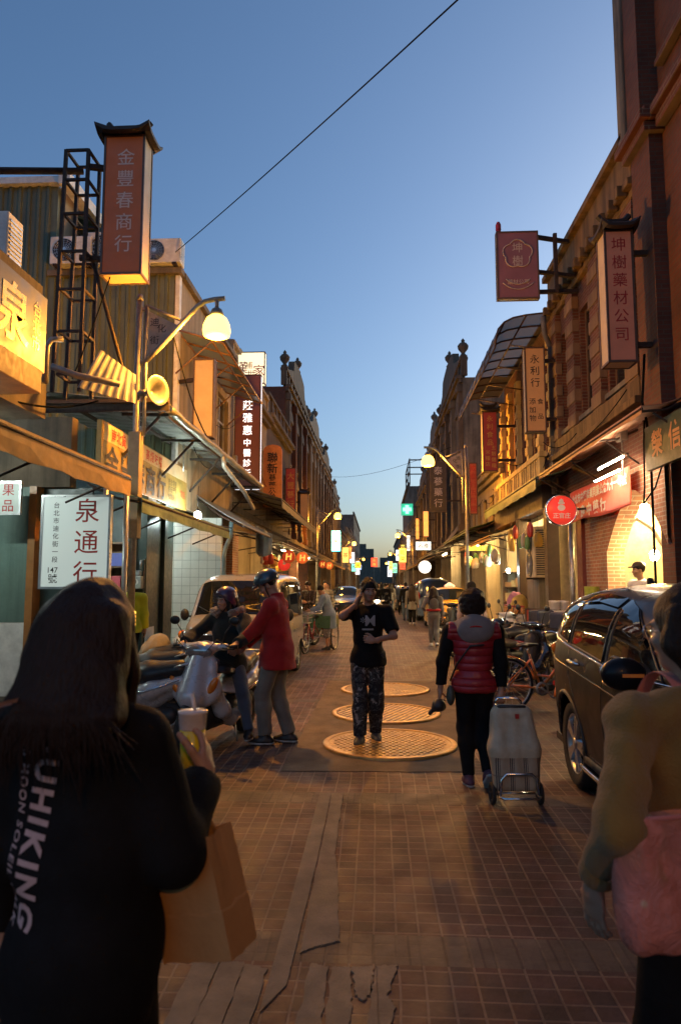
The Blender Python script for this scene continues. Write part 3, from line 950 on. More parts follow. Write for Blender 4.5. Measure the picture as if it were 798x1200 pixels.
for x, w, z, y, lb in ((-8, 12, 18, 330, 'broad hazy apartment block closing the end of the street on the left'), (9, 16, 15, 360, 'wide hazy block closing the end of the street on the right'), (-1.5, 13, 9, 420, 'low hazy block in the middle of the street end')):
    t = thing('far_block', lb, 'building', (x, y, 0))
    b = MB()
    b.box(x - w / 2, x + w / 2, y, y + 12, 0, z); b.box(x - w / 4, x + w / 5, y + 3, y + 8, z, z + 2.5)
    b.build('wall', M_greystucco, t, world=True)
# roof-top frame of the grey block
t = MB()
for y in (91, 97, 103):
    t.bar((4.2, y, 14.6), (4.2, y, 17.8), 0.15); t.bar((8, y, 14.6), (8, y, 17.8), 0.15); t.bar((4.1, y, 17.8), (8.1, y, 17.8), 0.15)
for z in (16.2, 17.8):
    t.bar((4.2, 91, z + 0.16), (4.2, 103, z + 0.16), 0.12)
tag(t.build('roof_frame', M_greystucco), 'open steel frame on the roof of the grey block beside the green cross', 'frame')
# ------------------------------------------------------------------ street lamps
M_globe = emit('sodium_globe', (1.0, 0.58, 0.075), 3.6)
M_lamppost = mat('lamp_post_paint', (0.30, 0.29, 0.26), 0.42, 0.3, 0.3, 10, dirt=0.35)
M_plate = mat('street_name_plate', (0.36, 0.33, 0.28), 0.5, dirt=0.3)
LAMP_W = 520.0
def street_lamp(label, x, y, rot, wrap=False):
    t = thing('street_lamp', label, 'street lamp', (x, y, 0), rot, 'curved-arm street lamps along the street')
    b = MB(); b.cyl((0, 0, 0), (0, 0, 0.5), 0.085, n=14); b.cyl((0, 0, 0.5), (0, 0, 5.85), 0.052, n=14); b.cyl((0, 0, 5.85), (0, 0, 5.95), 0.06, 0.03, n=14)
    b.cyl((0.11, 0, 3.8), (0.11, 0, 5.78), 0.03, n=10)
    for z in (3.9, 4.9, 5.72):
        b.bar((-0.02, 0, z), (0.13, 0, z), 0.05)
    b.build('post', M_lamppost, t)
    b = MB(); b.tube([(0.05, 0, 4.86), (0.35, 0, 5.16), (0.72, 0, 5.58), (0.86, 0, 5.74), (0.98, 0, 5.82), (1.12, 0, 5.85), (1.28, 0, 5.86)], 0.037, 10); b.build('arm', M_lamppost, t)
    b = MB(); b.tube([(0.1, 0, 5.78), (0.66, 0, 5.52)], 0.022, 8); b.build('brace', M_lamppost, t)
    b = MB(); b.prism([(0.15, 5.0), (0.15, 5.68), (0.58, 5.46)], frame((0, 0.008, 0), (1, 0, 0), (0, 0, 1)), 0.016); p = b.build('name_plate', M_plate, t)
    for tx, xx, zz in (('迪', 0.235, 5.52), ('化', 0.34, 5.42), ('街', 0.235, 5.24)):
        for sgn in (-1, 1):
            w_ = writing(tx, frame((xx, sgn * 0.0095 - (0.0), zz), (-sgn, 0, 0), (0, 0, 1)), M_blk_ink, p, h=0.13, world=False)
    b = MB(); b.cyl((1.16, 0, 5.84), (1.16, 0, 5.68), 0.03, n=10); b.lathe([(0.03, 5.72), (0.075, 5.69), (0.10, 5.63), (0.10, 5.60), (0.0, 5.6)], 20, Matrix.Translation((1.16, 0, 0))); b.build('cap', M_lamppost, t)
    b = MB(); b.lathe([(0.085, 5.6), (0.15, 5.55), (0.195, 5.45), (0.205, 5.36), (0.19, 5.29), (0.12, 5.26), (0.0, 5.25)], 24, Matrix.Translation((1.16, 0, 0))); b.build('globe', M_globe, t)
    ld = bpy.data.lights.new('sodium_light', 'POINT'); ld.energy = LAMP_W; ld.color = SODIUM; ld.shadow_soft_size = 0.12
    lo = bpy.data.objects.new('sodium_light', ld); COL.objects.link(lo); lo.parent = t; ld.energy *= (0.5 if y < 0 else 1.0); lo.location = (1.16, 0, 5.1)
    if wrap:
        b = MB(); b.box(-0.085, 0.085, -0.085, 0.085, 2.3, 3.85); b.build('post_wrap', mat('old_plywood', (0.34, 0.25, 0.15), 0.65, dirt=0.3), t, bevel=0.008)
        b = MB()
        for k in range(4):
            z = 1.05 + k * 0.055
            b.lathe([(0.056, z), (0.075, z + 0.012), (0.075, z + 0.035), (0.056, z + 0.047)], 16)
        b.build('reflector', emit('amber_reflector_glow', (1.0, 0.5, 0.06), 1.6), t)  # reflected lamp light put in as the rings' own glow
    return t
street_lamp('nearest lit street lamp on the left, carrying the horn loudspeaker', -3.52, 9.9, 0, True)
for y, lb in ((39, 'second lit street lamp on the left, beside the cyan sign'), (66, 'third lit street lamp on the left'), (109, 'farthest lit street lamp on the left')):
    street_lamp(lb, -3.4, y, 0)
for y, lb in ((-6.5, 'street lamp out of view at the near end of the right side'), (21.5, 'nearest lit street lamp on the right, with an orange sign on its post'), (55, 'second lit street lamp on the right'), (90, 'third lit street lamp on the right'), (131, 'farthest lit street lamp on the right')):
    street_lamp(lb, 2.72, y, PI)

# ------------------------------------------------------------------ signs
def lantern_roof(parent, x0, x1, y0, y1, z, m):
    """little Chinese tiled cap with upturned corners"""
    cx, cy = (x0 + x1) / 2, (y0 + y1) / 2
    wx, wy = (x1 - x0) / 2, (y1 - y0) / 2
    b = MB()
    rows = []
    for (f, dz) in ((1.05, -0.03), (1.32, -0.01), (1.34, 0.03), (0.9, 0.09), (0.62, 0.15), (0.6, 0.19), (0.0, 0.19)):
        row = []
        for k in range(32):
            a = 2 * PI * k / 32
            c_, s_ = math.cos(a), math.sin(a)
            q = max(abs(c_), abs(s_))
            ux, uy = c_ / q, s_ / q
            lift = 0.09 * (min(abs(ux), abs(uy)) ** 4) * (1 if 1.2 < f < 1.4 else (0.3 if f > 0.8 else 0))
            row.append((cx + ux * wx * f, cy + uy * (wy + (0.06 if f > 0.7 else 0)) * f, z + dz + lift))
        rows.append(row)
    b.grid(rows, closed_u=True, smooth=False)
    zt = z + 0.16
    b.tube([(x0 - 0.02, cy, zt + 0.13), (x0 + 0.05, cy, zt + 0.055), (cx, cy, zt + 0.035), (x1 - 0.05, cy, zt + 0.055), (x1 + 0.02, cy, zt + 0.13)], 0.045, 6, smooth=False)
    return b.build('tiled_cap', m, parent, world=True)
M_captile = mat('dark_cap_tiles', (0.03, 0.02, 0.016), 0.6)
M_signframe = mat('sign_edge', (0.10, 0.06, 0.04), 0.5)
def sign(name, label, x0, x1, y0, y1, z0, z1, face, side=None, lines=(), arms=(), cap=False, cat='sign', frame_m=None, group=None):
    """boxed projecting sign: frame, two printed faces and side panels; lines = (text, ink, cx, cz, w, h)"""
    t = thing(name, label, cat, ((x0 + x1) / 2, (y0 + y1) / 2, z0), 0, group)
    f = 0.03
    fm = frame_m or M_signframe
    b = MB()
    for xx in (x0, x1 - f):
        for yy in (y0, y1 - f):
            b.box(xx, xx + f, yy, yy + f, z0, z1)
    for zz in (z0, z1 - f):
        b.box(x0 + f, x1 - f, y0, y0 + f, zz, zz + f); b.box(x0 + f, x1 - f, y1 - f, y1, zz, zz + f)
        if y1 - y0 > 0.1:
            b.box(x0, x0 + f, y0 + f, y1 - f, zz, zz + f); b.box(x1 - f, x1, y0 + f, y1 - f, zz, zz + f)
    b.build('frame', fm, t, world=True)
    b = MB(); b.box(x0 + 0.006, x1 - 0.006, y0 + 0.012, y0 + 0.02, z0 + 0.006, z1 - 0.006); b.box(x0 + 0.006, x1 - 0.006, y1 - 0.02, y1 - 0.012, z0 + 0.006, z1 - 0.006)
    b.box(x0 + 0.01, x1 - 0.01, y0 + 0.021, y1 - 0.021, z0 + 0.008, z1 - 0.008, m=1)
    p = b.build('panel', [face, side or face], t, world=True)
    for (s, ink, cx, cz, w, h) in lines:
        M = frame((x0 + (x1 - x0) * cx, y0 + 0.009, z0 + (z1 - z0) * cz), (1, 0, 0), (0, 0, 1))
        o = writing(s, M, ink, None, w=(x1 - x0) * w if w else None, h=(z1 - z0) * h if h else None, space_line=1.22, bold=0.004)
        if o:
            for v in o.data.vertices:
                v.co -= t.location
            o.parent = t
    for (a, c_) in arms:
        q = MB(); q.bar(a, c_, 0.07); q.build('bracket', M_rust, t, world=True)
    if cap:
        lantern_roof(t, x0, x1, y0, y1, z1, M_captile)
    return t
V = lambda s: '\n'.join(s)
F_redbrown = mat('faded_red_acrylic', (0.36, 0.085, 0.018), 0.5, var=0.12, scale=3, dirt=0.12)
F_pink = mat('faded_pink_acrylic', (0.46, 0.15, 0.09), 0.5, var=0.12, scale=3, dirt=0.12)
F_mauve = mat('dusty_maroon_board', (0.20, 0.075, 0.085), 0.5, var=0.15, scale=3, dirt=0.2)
F_cream = mat('yellowed_acrylic', (0.55, 0.42, 0.25), 0.5, var=0.15, scale=3, dirt=0.2)
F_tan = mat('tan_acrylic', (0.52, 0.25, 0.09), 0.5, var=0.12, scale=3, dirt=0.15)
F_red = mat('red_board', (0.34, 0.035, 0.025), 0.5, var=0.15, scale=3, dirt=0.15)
F_black = mat('dark_brown_board', (0.035, 0.022, 0.018), 0.5, var=0.15, scale=3)
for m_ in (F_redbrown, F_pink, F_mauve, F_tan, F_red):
    # unlit sign faces get a weak glow in place of lamp light
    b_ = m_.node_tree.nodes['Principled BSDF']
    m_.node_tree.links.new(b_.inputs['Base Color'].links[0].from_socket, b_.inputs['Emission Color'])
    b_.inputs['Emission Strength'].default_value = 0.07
F_white = mat('white_board', (0.55, 0.60, 0.56), 0.4, var=0.08, scale=3, dirt=0.1)
I_pale = mat('pale_pink_letters', (0.8, 0.6, 0.5), 0.5, var=0.1)
I_grey = mat('grey_letters', (0.5, 0.42, 0.36), 0.5, var=0.1)

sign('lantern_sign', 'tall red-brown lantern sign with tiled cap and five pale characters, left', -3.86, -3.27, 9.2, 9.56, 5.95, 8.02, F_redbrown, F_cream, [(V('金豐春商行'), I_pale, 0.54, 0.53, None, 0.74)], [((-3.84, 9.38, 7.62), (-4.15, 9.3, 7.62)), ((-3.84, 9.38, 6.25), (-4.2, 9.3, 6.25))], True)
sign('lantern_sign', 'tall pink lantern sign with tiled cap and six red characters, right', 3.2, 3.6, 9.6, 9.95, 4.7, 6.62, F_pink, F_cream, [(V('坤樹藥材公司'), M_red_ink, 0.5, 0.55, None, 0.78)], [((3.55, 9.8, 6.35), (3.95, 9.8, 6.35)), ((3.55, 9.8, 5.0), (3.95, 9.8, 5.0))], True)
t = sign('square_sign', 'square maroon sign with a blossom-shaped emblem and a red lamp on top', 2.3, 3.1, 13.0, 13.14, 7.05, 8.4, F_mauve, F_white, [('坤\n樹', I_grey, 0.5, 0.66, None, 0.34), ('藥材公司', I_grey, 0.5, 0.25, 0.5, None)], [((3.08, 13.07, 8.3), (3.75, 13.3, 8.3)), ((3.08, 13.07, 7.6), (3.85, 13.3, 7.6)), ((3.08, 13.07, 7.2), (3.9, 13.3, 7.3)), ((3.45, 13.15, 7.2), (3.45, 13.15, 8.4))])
b = MB()
pts = []
for k in range(60):
    a = 2 * PI * k / 60
    r = 0.235 + 0.05 * abs(math.cos(2.5 * (a - PI / 2)))
    pts.append((2.7 + r * math.cos(a), 12.998, 7.05 + 1.35 * 0.66 + r * math.sin(a)))
b.tube(pts, 0.012, 6, closed=True)
for rr in (0.62, 0.78):
    b.tube([(2.7 + rr * 0.55 * math.sin(a) * 1.0, 12.998, 7.72 - rr * 0.62 * math.cos(a) * 1.0) for a in [-0.75 + 1.5 * k / 14 for k in range(15)]], 0.01, 6)
b.build('emblem', I_grey, t, world=True)
b = MB(); b.cyl((2.36, 13.07, 8.4), (2.36, 13.07, 8.46), 0.05); b.lathe([(0.055, 8.46), (0.055, 8.56), (0.03, 8.62), (0, 8.63)], 14, Matrix.Translation((2.36, 13.07, 0))); b.build('beacon', mat('red_lens', (0.35, 0.02, 0.02), 0.2), t, world=True)
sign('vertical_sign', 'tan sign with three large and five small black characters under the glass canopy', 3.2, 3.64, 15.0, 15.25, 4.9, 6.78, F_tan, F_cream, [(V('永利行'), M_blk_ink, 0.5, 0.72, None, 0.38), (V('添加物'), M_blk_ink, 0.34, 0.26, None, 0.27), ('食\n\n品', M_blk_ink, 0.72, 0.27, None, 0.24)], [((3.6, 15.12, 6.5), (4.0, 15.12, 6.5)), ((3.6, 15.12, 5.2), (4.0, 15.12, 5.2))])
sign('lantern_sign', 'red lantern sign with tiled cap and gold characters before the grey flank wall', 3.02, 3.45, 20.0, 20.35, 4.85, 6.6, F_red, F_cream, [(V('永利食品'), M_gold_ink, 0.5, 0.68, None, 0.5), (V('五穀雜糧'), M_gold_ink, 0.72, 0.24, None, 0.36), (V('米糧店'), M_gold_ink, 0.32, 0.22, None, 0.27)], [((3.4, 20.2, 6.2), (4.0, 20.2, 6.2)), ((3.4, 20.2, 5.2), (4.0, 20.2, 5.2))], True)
sign('post_sign', 'orange-red sign with dark characters fixed to the right street lamp post', 2.8, 3.05, 21.42, 21.52, 3.75, 5.35, mat('orange_board', (0.5, 0.12, 0.05), 0.5, dirt=0.1), None, [(V('成泰行五賢醋'), M_red_ink, 0.5, 0.5, None, 0.9)])
sign('vertical_sign', 'dark brown sign with grey characters behind the right street lamp', 2.25, 2.95, 30.0, 30.25, 4.7, 6.9, F_black, None, [(V('泰蔘藥行'), I_grey, 0.5, 0.5, None, 0.8)], [((2.9, 30.1, 6.6), (3.7, 30.1, 6.6)), ((2.9, 30.1, 5.2), (3.7, 30.1, 5.2))])

# left
S_mauve = mat('mauve_acrylic', (0.30, 0.11, 0.11), 0.4, var=0.1, scale=3)
S_letter = emit('lit_white_letters', (1.0, 0.93, 0.86), 1.1)
t = sign('clinic_sign', 'mauve sign with glowing white characters and a lit white edge', -3.98, -3.24, 19.0, 19.25, 4.25, 7.5, S_mauve, emit('lit_sign_edge', (0.9, 0.92, 1.0), 0.55), [('莊\n雅\n惠', S_letter, 0.5, 0.62, None, 0.30), (V('中醫診所'), S_letter, 0.5, 0.27, None, 0.33)])
sign('lightbox', 'glowing cream lightbox with four brush characters, topmost above the mauve sign', -4.2, -3.3, 20.0, 20.3, 7.52, 8.5, emit('lit_cream_box', (1.0, 0.88, 0.58), 0.62), None, [('漢', M_red_ink, 0.22, 0.52, None, 0.36), ('補', M_gold_ink, 0.46, 0.58, None, 0.22), ('世', M_gold_ink, 0.54, 0.32, None, 0.22), ('家', M_red_ink, 0.80, 0.42, None, 0.34)], [((-4.1, 20.15, 7.5), (-4.1, 20.15, 6.9))])
t = thing('arched_board', 'orange board with rounded top and black brush characters, left', 'sign', (-3.65, 24, 4.3))
b = MB()
ol = [(-3.98, 4.3), (-3.33, 4.3), (-3.33, 6.3)] + [(-3.655 + 0.325 * math.cos(a), 6.3 + 0.2 * math.sin(a)) for a in [PI * k / 12 for k in range(1, 12)]] + [(-3.98, 6.3)]
b.prism(ol, frame((0, 24.12, 0), (1, 0, 0), (0, 0, 1)), 0.12)
b.build('board', mat('orange_lacquer', (0.5, 0.19, 0.06), 0.5, dirt=0.1), t, world=True)
writing(V('聯新'), frame((-3.655, 23.99, 5.85), (1, 0, 0), (0, 0, 1)), M_blk_ink, t, h=0.75, bold=0.012)
writing(V('蔘藥公司'), frame((-3.655, 23.99, 4.93), (1, 0, 0), (0, 0, 1)), M_blk_ink, t, h=1.05, bold=0.01)
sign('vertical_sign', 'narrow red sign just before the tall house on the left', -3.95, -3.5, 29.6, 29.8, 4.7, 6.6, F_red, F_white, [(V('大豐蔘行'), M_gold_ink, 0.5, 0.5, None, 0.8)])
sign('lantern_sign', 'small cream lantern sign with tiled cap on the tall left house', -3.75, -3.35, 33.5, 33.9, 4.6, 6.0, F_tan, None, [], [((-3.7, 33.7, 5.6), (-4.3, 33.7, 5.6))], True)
sign('blank_sign', 'blank weathered box sign hanging under the small glass canopy, left', -3.62, -3.2, 13.3, 13.55, 4.5, 6.08, F_cream, M_wood, [], [((-3.6, 13.45, 5.7), (-4.0, 13.6, 5.7))])
sign('neon_sign', 'cyan-edged lit sign with dark characters on the left', -2.72, -2.2, 41, 41.25, 3.55, 4.75, emit('lit_white_box', (0.8, 1.0, 1.0), 0.9), emit('cyan_neon', (0.05, 0.8, 0.85), 1.4), [(V('中藥行'), M_blk_ink, 0.5, 0.5, 0.5, 0.8)], frame_m=emit('cyan_neon', (0.05, 0.8, 0.85), 1.4))
# board leaning high under the left awning
F_boardglow = emit('white_board_glow', (0.72, 0.86, 0.82), 0.2, (0.5, 0.55, 0.52))  # unlit board, cool arcade light put in as a faint glow
t = sign('shop_board', 'white board with large red and small dark characters behind the long-haired woman', -4.44, -3.5, 8.98, 9.06, 1.58, 2.82, F_boardglow, None, [(V('泉通行'), M_red_ink, 0.66, 0.5, None, 0.92), (V('台北市迪化街一段'), M_blk_ink, 0.22, 0.6, None, 0.64), ('147', M_blk_ink, 0.2, 0.2, 0.14, None), ('號', M_blk_ink, 0.2, 0.11, 0.13, None)], frame_m=M_alu)
sign('shop_board', 'small pale board with two red characters at the left edge', -5.2, -4.68, 8.9, 8.94, 2.55, 3.0, F_white, None, [('果\n品', M_red_ink, 0.66, 0.5, None, 0.8)], frame_m=M_alu)
# billboard on the low roof, facing the street
t = thing('billboard', 'glossy silver billboard with a large gold character at the left edge', 'sign', (-3.7, 6.4, 4.0))
b = MB(); b.box(-3.78, -3.7, 4.6, 7.42, 3.98, 4.84); b.build('panel', mat('polished_steel', (0.10, 0.10, 0.10), 0.45, 0.3, 0.15, 2), t, world=True)
writing('泉', frame((-3.694, 6.72, 4.42), (0, 1, 0), (0, 0, 1)), mat('gold_leaf', (0.75, 0.45, 0.1), 0.3, 0.7), t, h=0.62, bold=0.02)
writing(V('台北市'), frame((-3.694, 7.2, 4.44), (0, 1, 0), (0, 0, 1)), mat('gold_leaf', (0.75, 0.45, 0.1), 0.3, 0.7), t, h=0.55)
# long shop sign on the left facade, under the canopy
t = thing('shop_fascia', 'yellow shop fascia with large black and small red characters under the left canopy', 'sign', (-3.98, 12, 3.15))
b = MB(); b.box(-4.05, -3.97, 9.75, 14.3, 3.15, 4.02); b.build('panel', mat('yellow_fascia', (0.28, 0.185, 0.045), 0.5, dirt=0.25), t, world=True, bevel=0.005)
b = MB(); b.box(-3.968, -3.964, 9.8, 14.25, 3.74, 4.0); b.build('header', F_cream, t, world=True)
FX = lambda y, z: frame((-3.958, y, z), (0, 1, 0), (0, 0, 1))
for ch, y in zip('金豐春商行', (10.15, 10.75, 11.35, 11.95, 12.55)):
    writing(ch, FX(y, 3.45), M_blk_ink, t, h=0.5, bold=0.02)
writing('高級味噌', FX(12.1, 3.87), M_red_ink, t, h=0.2, bold=0.02, space_char=1.3)
writing('南北貨', FX(10.4, 3.87), M_red_ink, t, h=0.2, bold=0.02)
writing('批發零售\n香菇干貝\n魷魚蝦米', FX(13.25, 3.45), M_blk_ink, t, h=0.4)
writing('電話', FX(13.95, 3.45), M_red_ink, t, h=0.16)

# red round sign, banner, green board on the right
def round_sign(label, x, y, z, r, face, ink, rim, txt=None, emblem=None, arm=None, group=None, foot=None):
    t = thing('round_sign', label, 'round sign', (x, y, z), 0, group)
    M = frame((0, -0.05, 0), (1, 0, 0), (0, 0, 1))
    b = MB(); b.lathe([(0, -0.1), (r * 0.93, -0.1), (r * 0.93, 0.0), (0, 0.0)], 40, M); p = b.build('face', face, t)
    b = MB(); b.lathe([(r * 0.93, -0.11), (r, -0.1), (r, 0.005), (r * 0.93, 0.012), (r * 0.93, -0.11)], 40, M); b.build('rim', rim, t)
    if txt:
        writing(txt, frame((0, -0.064, -r * 0.35), (1, 0, 0), (0, 0, 1)), ink, t, w=r * 1.1, world=False, bold=0.015)
    if emblem == 'hat':
        b = MB()
        M2 = frame((0, -0.054, 0), (1, 0, 0), (0, 0, 1))
        b.prism([(-r * .2, r * .38), (-r * .2, r * .5), (r * .2, r * .5), (r * .2, r * .38)], M2, 0.01)
        b.prism([(-r * .14, r * .5), (-r * .12, r * .66), (0, r * .74), (r * .12, r * .66), (r * .14, r * .5)], M2, 0.011)
        b.prism([(r * .24 * math.cos(a), r * .16 + r * .2 * math.sin(a)) for a in [2 * PI * k / 16 for k in range(16)]], M2, 0.009)
        b.build('emblem', ink, t)
    if emblem == 'h':
        b = MB()
        M2 = frame((0, -0.054, 0), (1, 0, 0), (0, 0, 1))
        b.prism([(-r * .45, -r * .5), (-r * .25, -r * .5), (-r * .15, r * .5), (-r * .35, r * .5)], M2, 0.008)
        b.prism([(r * .2, -r * .5), (r * .4, -r * .5), (r * .5, r * .5), (r * .3, r * .5)], M2, 0.009)
        b.prism([(-r * .3, -r * .1), (r * .4, -r * .02), (r * .4, r * .16), (-r * .3, r * .08)], M2, 0.010)
        b.build('emblem', ink, t)
    if arm:
        b = MB(); b.bar((0, 0, 0), arm, 0.04); b.build('bracket', M_rust, t)
    return t
round_sign('round red sign with a white emblem and small white writing on the right', 3.33, 12.9, 2.98, 0.285, emit('lit_red_acrylic', (0.85, 0.05, 0.03), 0.28), M_white_ink, M_chrome, '正官庄', 'hat', (0.62, 0.1, 0.05))
DISC = emit('lit_orange_disc', (0.9, 0.16, 0.03), 0.3)
M_yelink = emit('lit_yellow_emblem', (1.0, 0.6, 0.1), 0.45)
for (x, y, z, r, lb, f, e) in ((-2.55, 20, 2.42, 0.19, 'reddish round sign with a slanted emblem, nearest of the round signs on the left', emit('dark_red_disc', (0.6, 0.06, 0.02), 0.2), 'h'), (-2.2, 20.4, 2.40, 0.18, 'orange round sign with a yellow emblem, beside the reddish one', DISC, 'h'), (-2.7, 20.2, 2.2, 0.19, 'red round sign with a pale hat emblem below the two orange ones', emit('lit_red_acrylic', (0.85, 0.05, 0.03), 0.28), 'hat'), (-2.6, 33, 2.56, 0.19, 'darker round sign farther down the left side', emit('dark_red_disc', (0.6, 0.06, 0.02), 0.2), 'h'), (-2.3, 33.2, 2.5, 0.19, 'orange round sign farther down the left side', DISC, 'h')):
    round_sign(lb, x, y, z, r, f, M_yelink if e == 'h' else M_white_ink, M_gold_ink, None, e, (-0.6, 0.1, 0.3), 'round shop signs on the left')
t = thing('banner', 'orange-red cloth banner with white characters over the arched brick shop', 'banner', (3.85, 12.3, 2.83))
rowsP = []
for i in range(9):
    z = 2.83 + 0.6 * i / 8
    rowsP.append([(3.84 + 0.018 * math.sin(y * 4.2 + i * 0.35) - 0.03 * (1 - i / 8), y, z + 0.025 * math.sin(y * 2.0)) for y in [10.75 + (14.05 - 10.75) * k / 40 for k in range(41)]])
b = MB(); b.grid(rowsP); b.build('cloth', mat('banner_red', (0.8, 0.06, 0.015), 0.6, var=0.1, scale=2, sheen=0.3), t, world=True, solid=0.004)
BX = lambda y, z: frame((3.79, y, z), (0, -1, 0), (0, 0, 1))
writing('台北市中藥商業同業公會九十一年度', BX(12.3, 3.26), M_white_ink, t, w=3.0, h=0.19, bold=0.03)
writing('優良中藥行', BX(12.75, 2.99), M_white_ink, t, w=1.9, h=0.24, bold=0.04, space_char=1.5)
t = thing('tube_light', 'pair of glaring white fluorescent tubes at the end of the red banner', 'lamp', (3.78, 10.6, 3.3))
tube_em = emit('fluorescent_tube', (1.0, 0.80, 0.55), 60.0)
for zz, xx in ((3.5, 3.58), (3.3, 3.52)):
    b = MB(); b.cyl((xx, 10.3, zz), (xx, 11.45, zz), 0.016); b.build('tube', tube_em, t, world=True)
b = MB(); b.bar((3.62, 10.25, 3.53), (3.62, 11.5, 3.53), 0.05, 0.03); b.build('fitting', M_dkplastic, t, world=True)
t = thing('green_board', 'dark green board with faded orange characters at the right edge', 'sign', (3.72, 8.6, 3.0))
b = MB(); b.box(3.68, 3.75, 7.3, 9.72, 3.18, 3.78); b.build('panel', mat('dark_green_board', (0.035, 0.06, 0.03), 0.5, dirt=0.2), t, world=True, bevel=0.005)
for ch, y in zip('榮信行', (9.3, 8.75, 8.2)):
    writing(ch, frame((3.675, y, 3.5), (0, -1, 0), (0, 0, 1)), mat('faded_orange_ink', (0.5, 0.25, 0.1), 0.6), t, h=0.36, bold=0.02)

# lit signs far down the right side
for (nm, lb, x0, x1, y, z0, z1, c, s, tx, ink) in (
        ('lit_sign', 'left one of two narrow glowing red and yellow signs on the right', 2.35, 2.6, 44, 4.4, 5.75, (1.0, 0.3, 0.06), 0.75, '蔘茸行', M_yelink),
        ('lit_sign', 'right and taller one of two glowing red and yellow signs', 2.7, 3.05, 42, 4.45, 6.0, (1.0, 0.36, 0.08), 0.8, '藥材行', M_yelink),
        ('lit_sign', 'white lit sign with a teal lower edge on the right', 2.2, 3.15, 41.5, 3.6, 4.15, (0.85, 1.0, 0.92), 0.7, '名產', M_gold_ink),
        ('lit_sign', 'narrow white vertical lit sign beside the second right lamp', 2.15, 2.45, 53, 4.1, 5.3, (1.0, 0.95, 0.85), 0.9, '南北貨', M_blk_ink),
        ('lit_sign', 'yellow-green lit sign far down the right side', 2.0, 2.4, 62, 3.8, 5.1, (0.8, 0.85, 0.2), 0.35, '茶行', M_blk_ink),
        ('lit_sign', 'small yellow round-cornered sign above the far left pavement', -2.3, -1.7, 70, 3.2, 3.8, (1.0, 0.7, 0.08), 0.5, '米', M_blk_ink),
        ('lit_sign', 'large red lit sign hanging over the far end of the street', -1.4, -0.1, 140, 5.0, 6.8, (1.0, 0.05, 0.02), 1.6, '永樂', M_yelink),
        ('lit_sign', 'white lit sign at the far end of the left side', -3.4, -2.7, 105, 3.0, 5.0, (0.9, 0.95, 1.0), 0.9, '布行', M_blk_ink),
        ('lit_sign', 'pale blue lit sign at the far end of the right side', 1.6, 2.4, 120, 2.8, 4.6, (0.8, 0.9, 1.0), 0.9, '百貨', M_blk_ink)):
    m_ = emit('lit_%02d%02d%02d' % tuple(int(q * 99) for q in c), c, s)
    sign(nm, lb, x0, x1, y, y + 0.25, z0, z1, m_, None, [(V(tx) if z1 - z0 > x1 - x0 else tx, ink, 0.5, 0.5, None, 0.8 if z1 - z0 > x1 - x0 else 0.6)], [((x1 if x0 > 0 else x0, y + .12, z1 - .1), ((x1 + 1.0) if x0 > 0 else (x0 - 1.0), y + .12, z1 - .1))])
t = thing('pharmacy_cross', 'glowing green cross sign high on the right', 'sign', (2.6, 62, 8.2))
b = MB(); M = frame((0, 0, 0), (1, 0, 0), (0, 0, 1))
t.scale = (0.75, 0.75, 0.75)
b.prism([(-.2, -.5), (.2, -.5), (.2, -.2), (.5, -.2), (.5, .2), (.2, .2), (.2, .5), (-.2, .5), (-.2, .2), (-.5, .2), (-.5, -.2), (-.2, -.2)], M, 0.2)
b.build('cross', emit('green_neon', (0.35, 1.0, 0.75), 0.8), t)
b = MB(); b.box(-0.7, 0.7, 0.03, 0.1, -0.7, 0.7); b.build('backing', emit('green_backlight', (0.03, 0.55, 0.36), 0.4), t)
b = MB(); b.bar((0.65, 0.06, 0.3), (1.5, 0.06, 0.3), 0.08); b.build('bracket', M_rust, t)
t = thing('globe_sign', 'glowing white ball lamp over the blue van on the right', 'lamp', (2.25, 34, 2.45))
b = MB(); b.ell((0, 0, 0), 0.3, 24, 16); b.build('ball', emit('white_ball', (1.0, 0.9, 0.75), 1.4), t)
b = MB(); b.bar((0.0, 0, 0.28), (1.5, 0, 0.5), 0.05); b.build('bracket', M_rust, t)

# small lit signs far along both rows
rn = random.Random(77)
words_ = ('茶', '蔘', '布', '米', '酒', '香', '乾果', '南北', '藥', '燕窩', '花茶', '食品')
far_c = (((1.0, 0.55, 0.12), 'amber'), ((1.0, 0.12, 0.05), 'red'), ((0.9, 0.95, 1.0), 'white'), ((0.2, 0.8, 0.6), 'green'), ((1.0, 0.75, 0.2), 'yellow'), ((0.4, 0.6, 1.0), 'blue'))
for i in range(12):
    (c, cn) = far_c[i % 6]
    sd = -1 if i < 6 else 1
    y = 58 + (i % 6) * 13 + rn.uniform(-3, 3)
    x = sd * rn.uniform(1.9, 2.7) - (0.6 if sd < 0 else 0)
    z = rn.uniform(2.9, 5.0)
    h = rn.uniform(0.7, 1.5)
    sign('lit_sign', 'small %s lit sign far down the %s side of the street' % (cn, 'left' if sd < 0 else 'right'), x - 0.3, x + 0.3, y, y + 0.2, z, z + h, emit('far_lit_' + cn, c, 0.9), None, [(V(words_[i]), M_blk_ink, 0.5, 0.5, 0.7 if len(words_[i]) == 1 else None, None if len(words_[i]) == 1 else 0.8)], [((x + sd * 0.25, y + 0.1, z + h - 0.1), (sd * 4.2, y + 0.1, z + h - 0.1))])
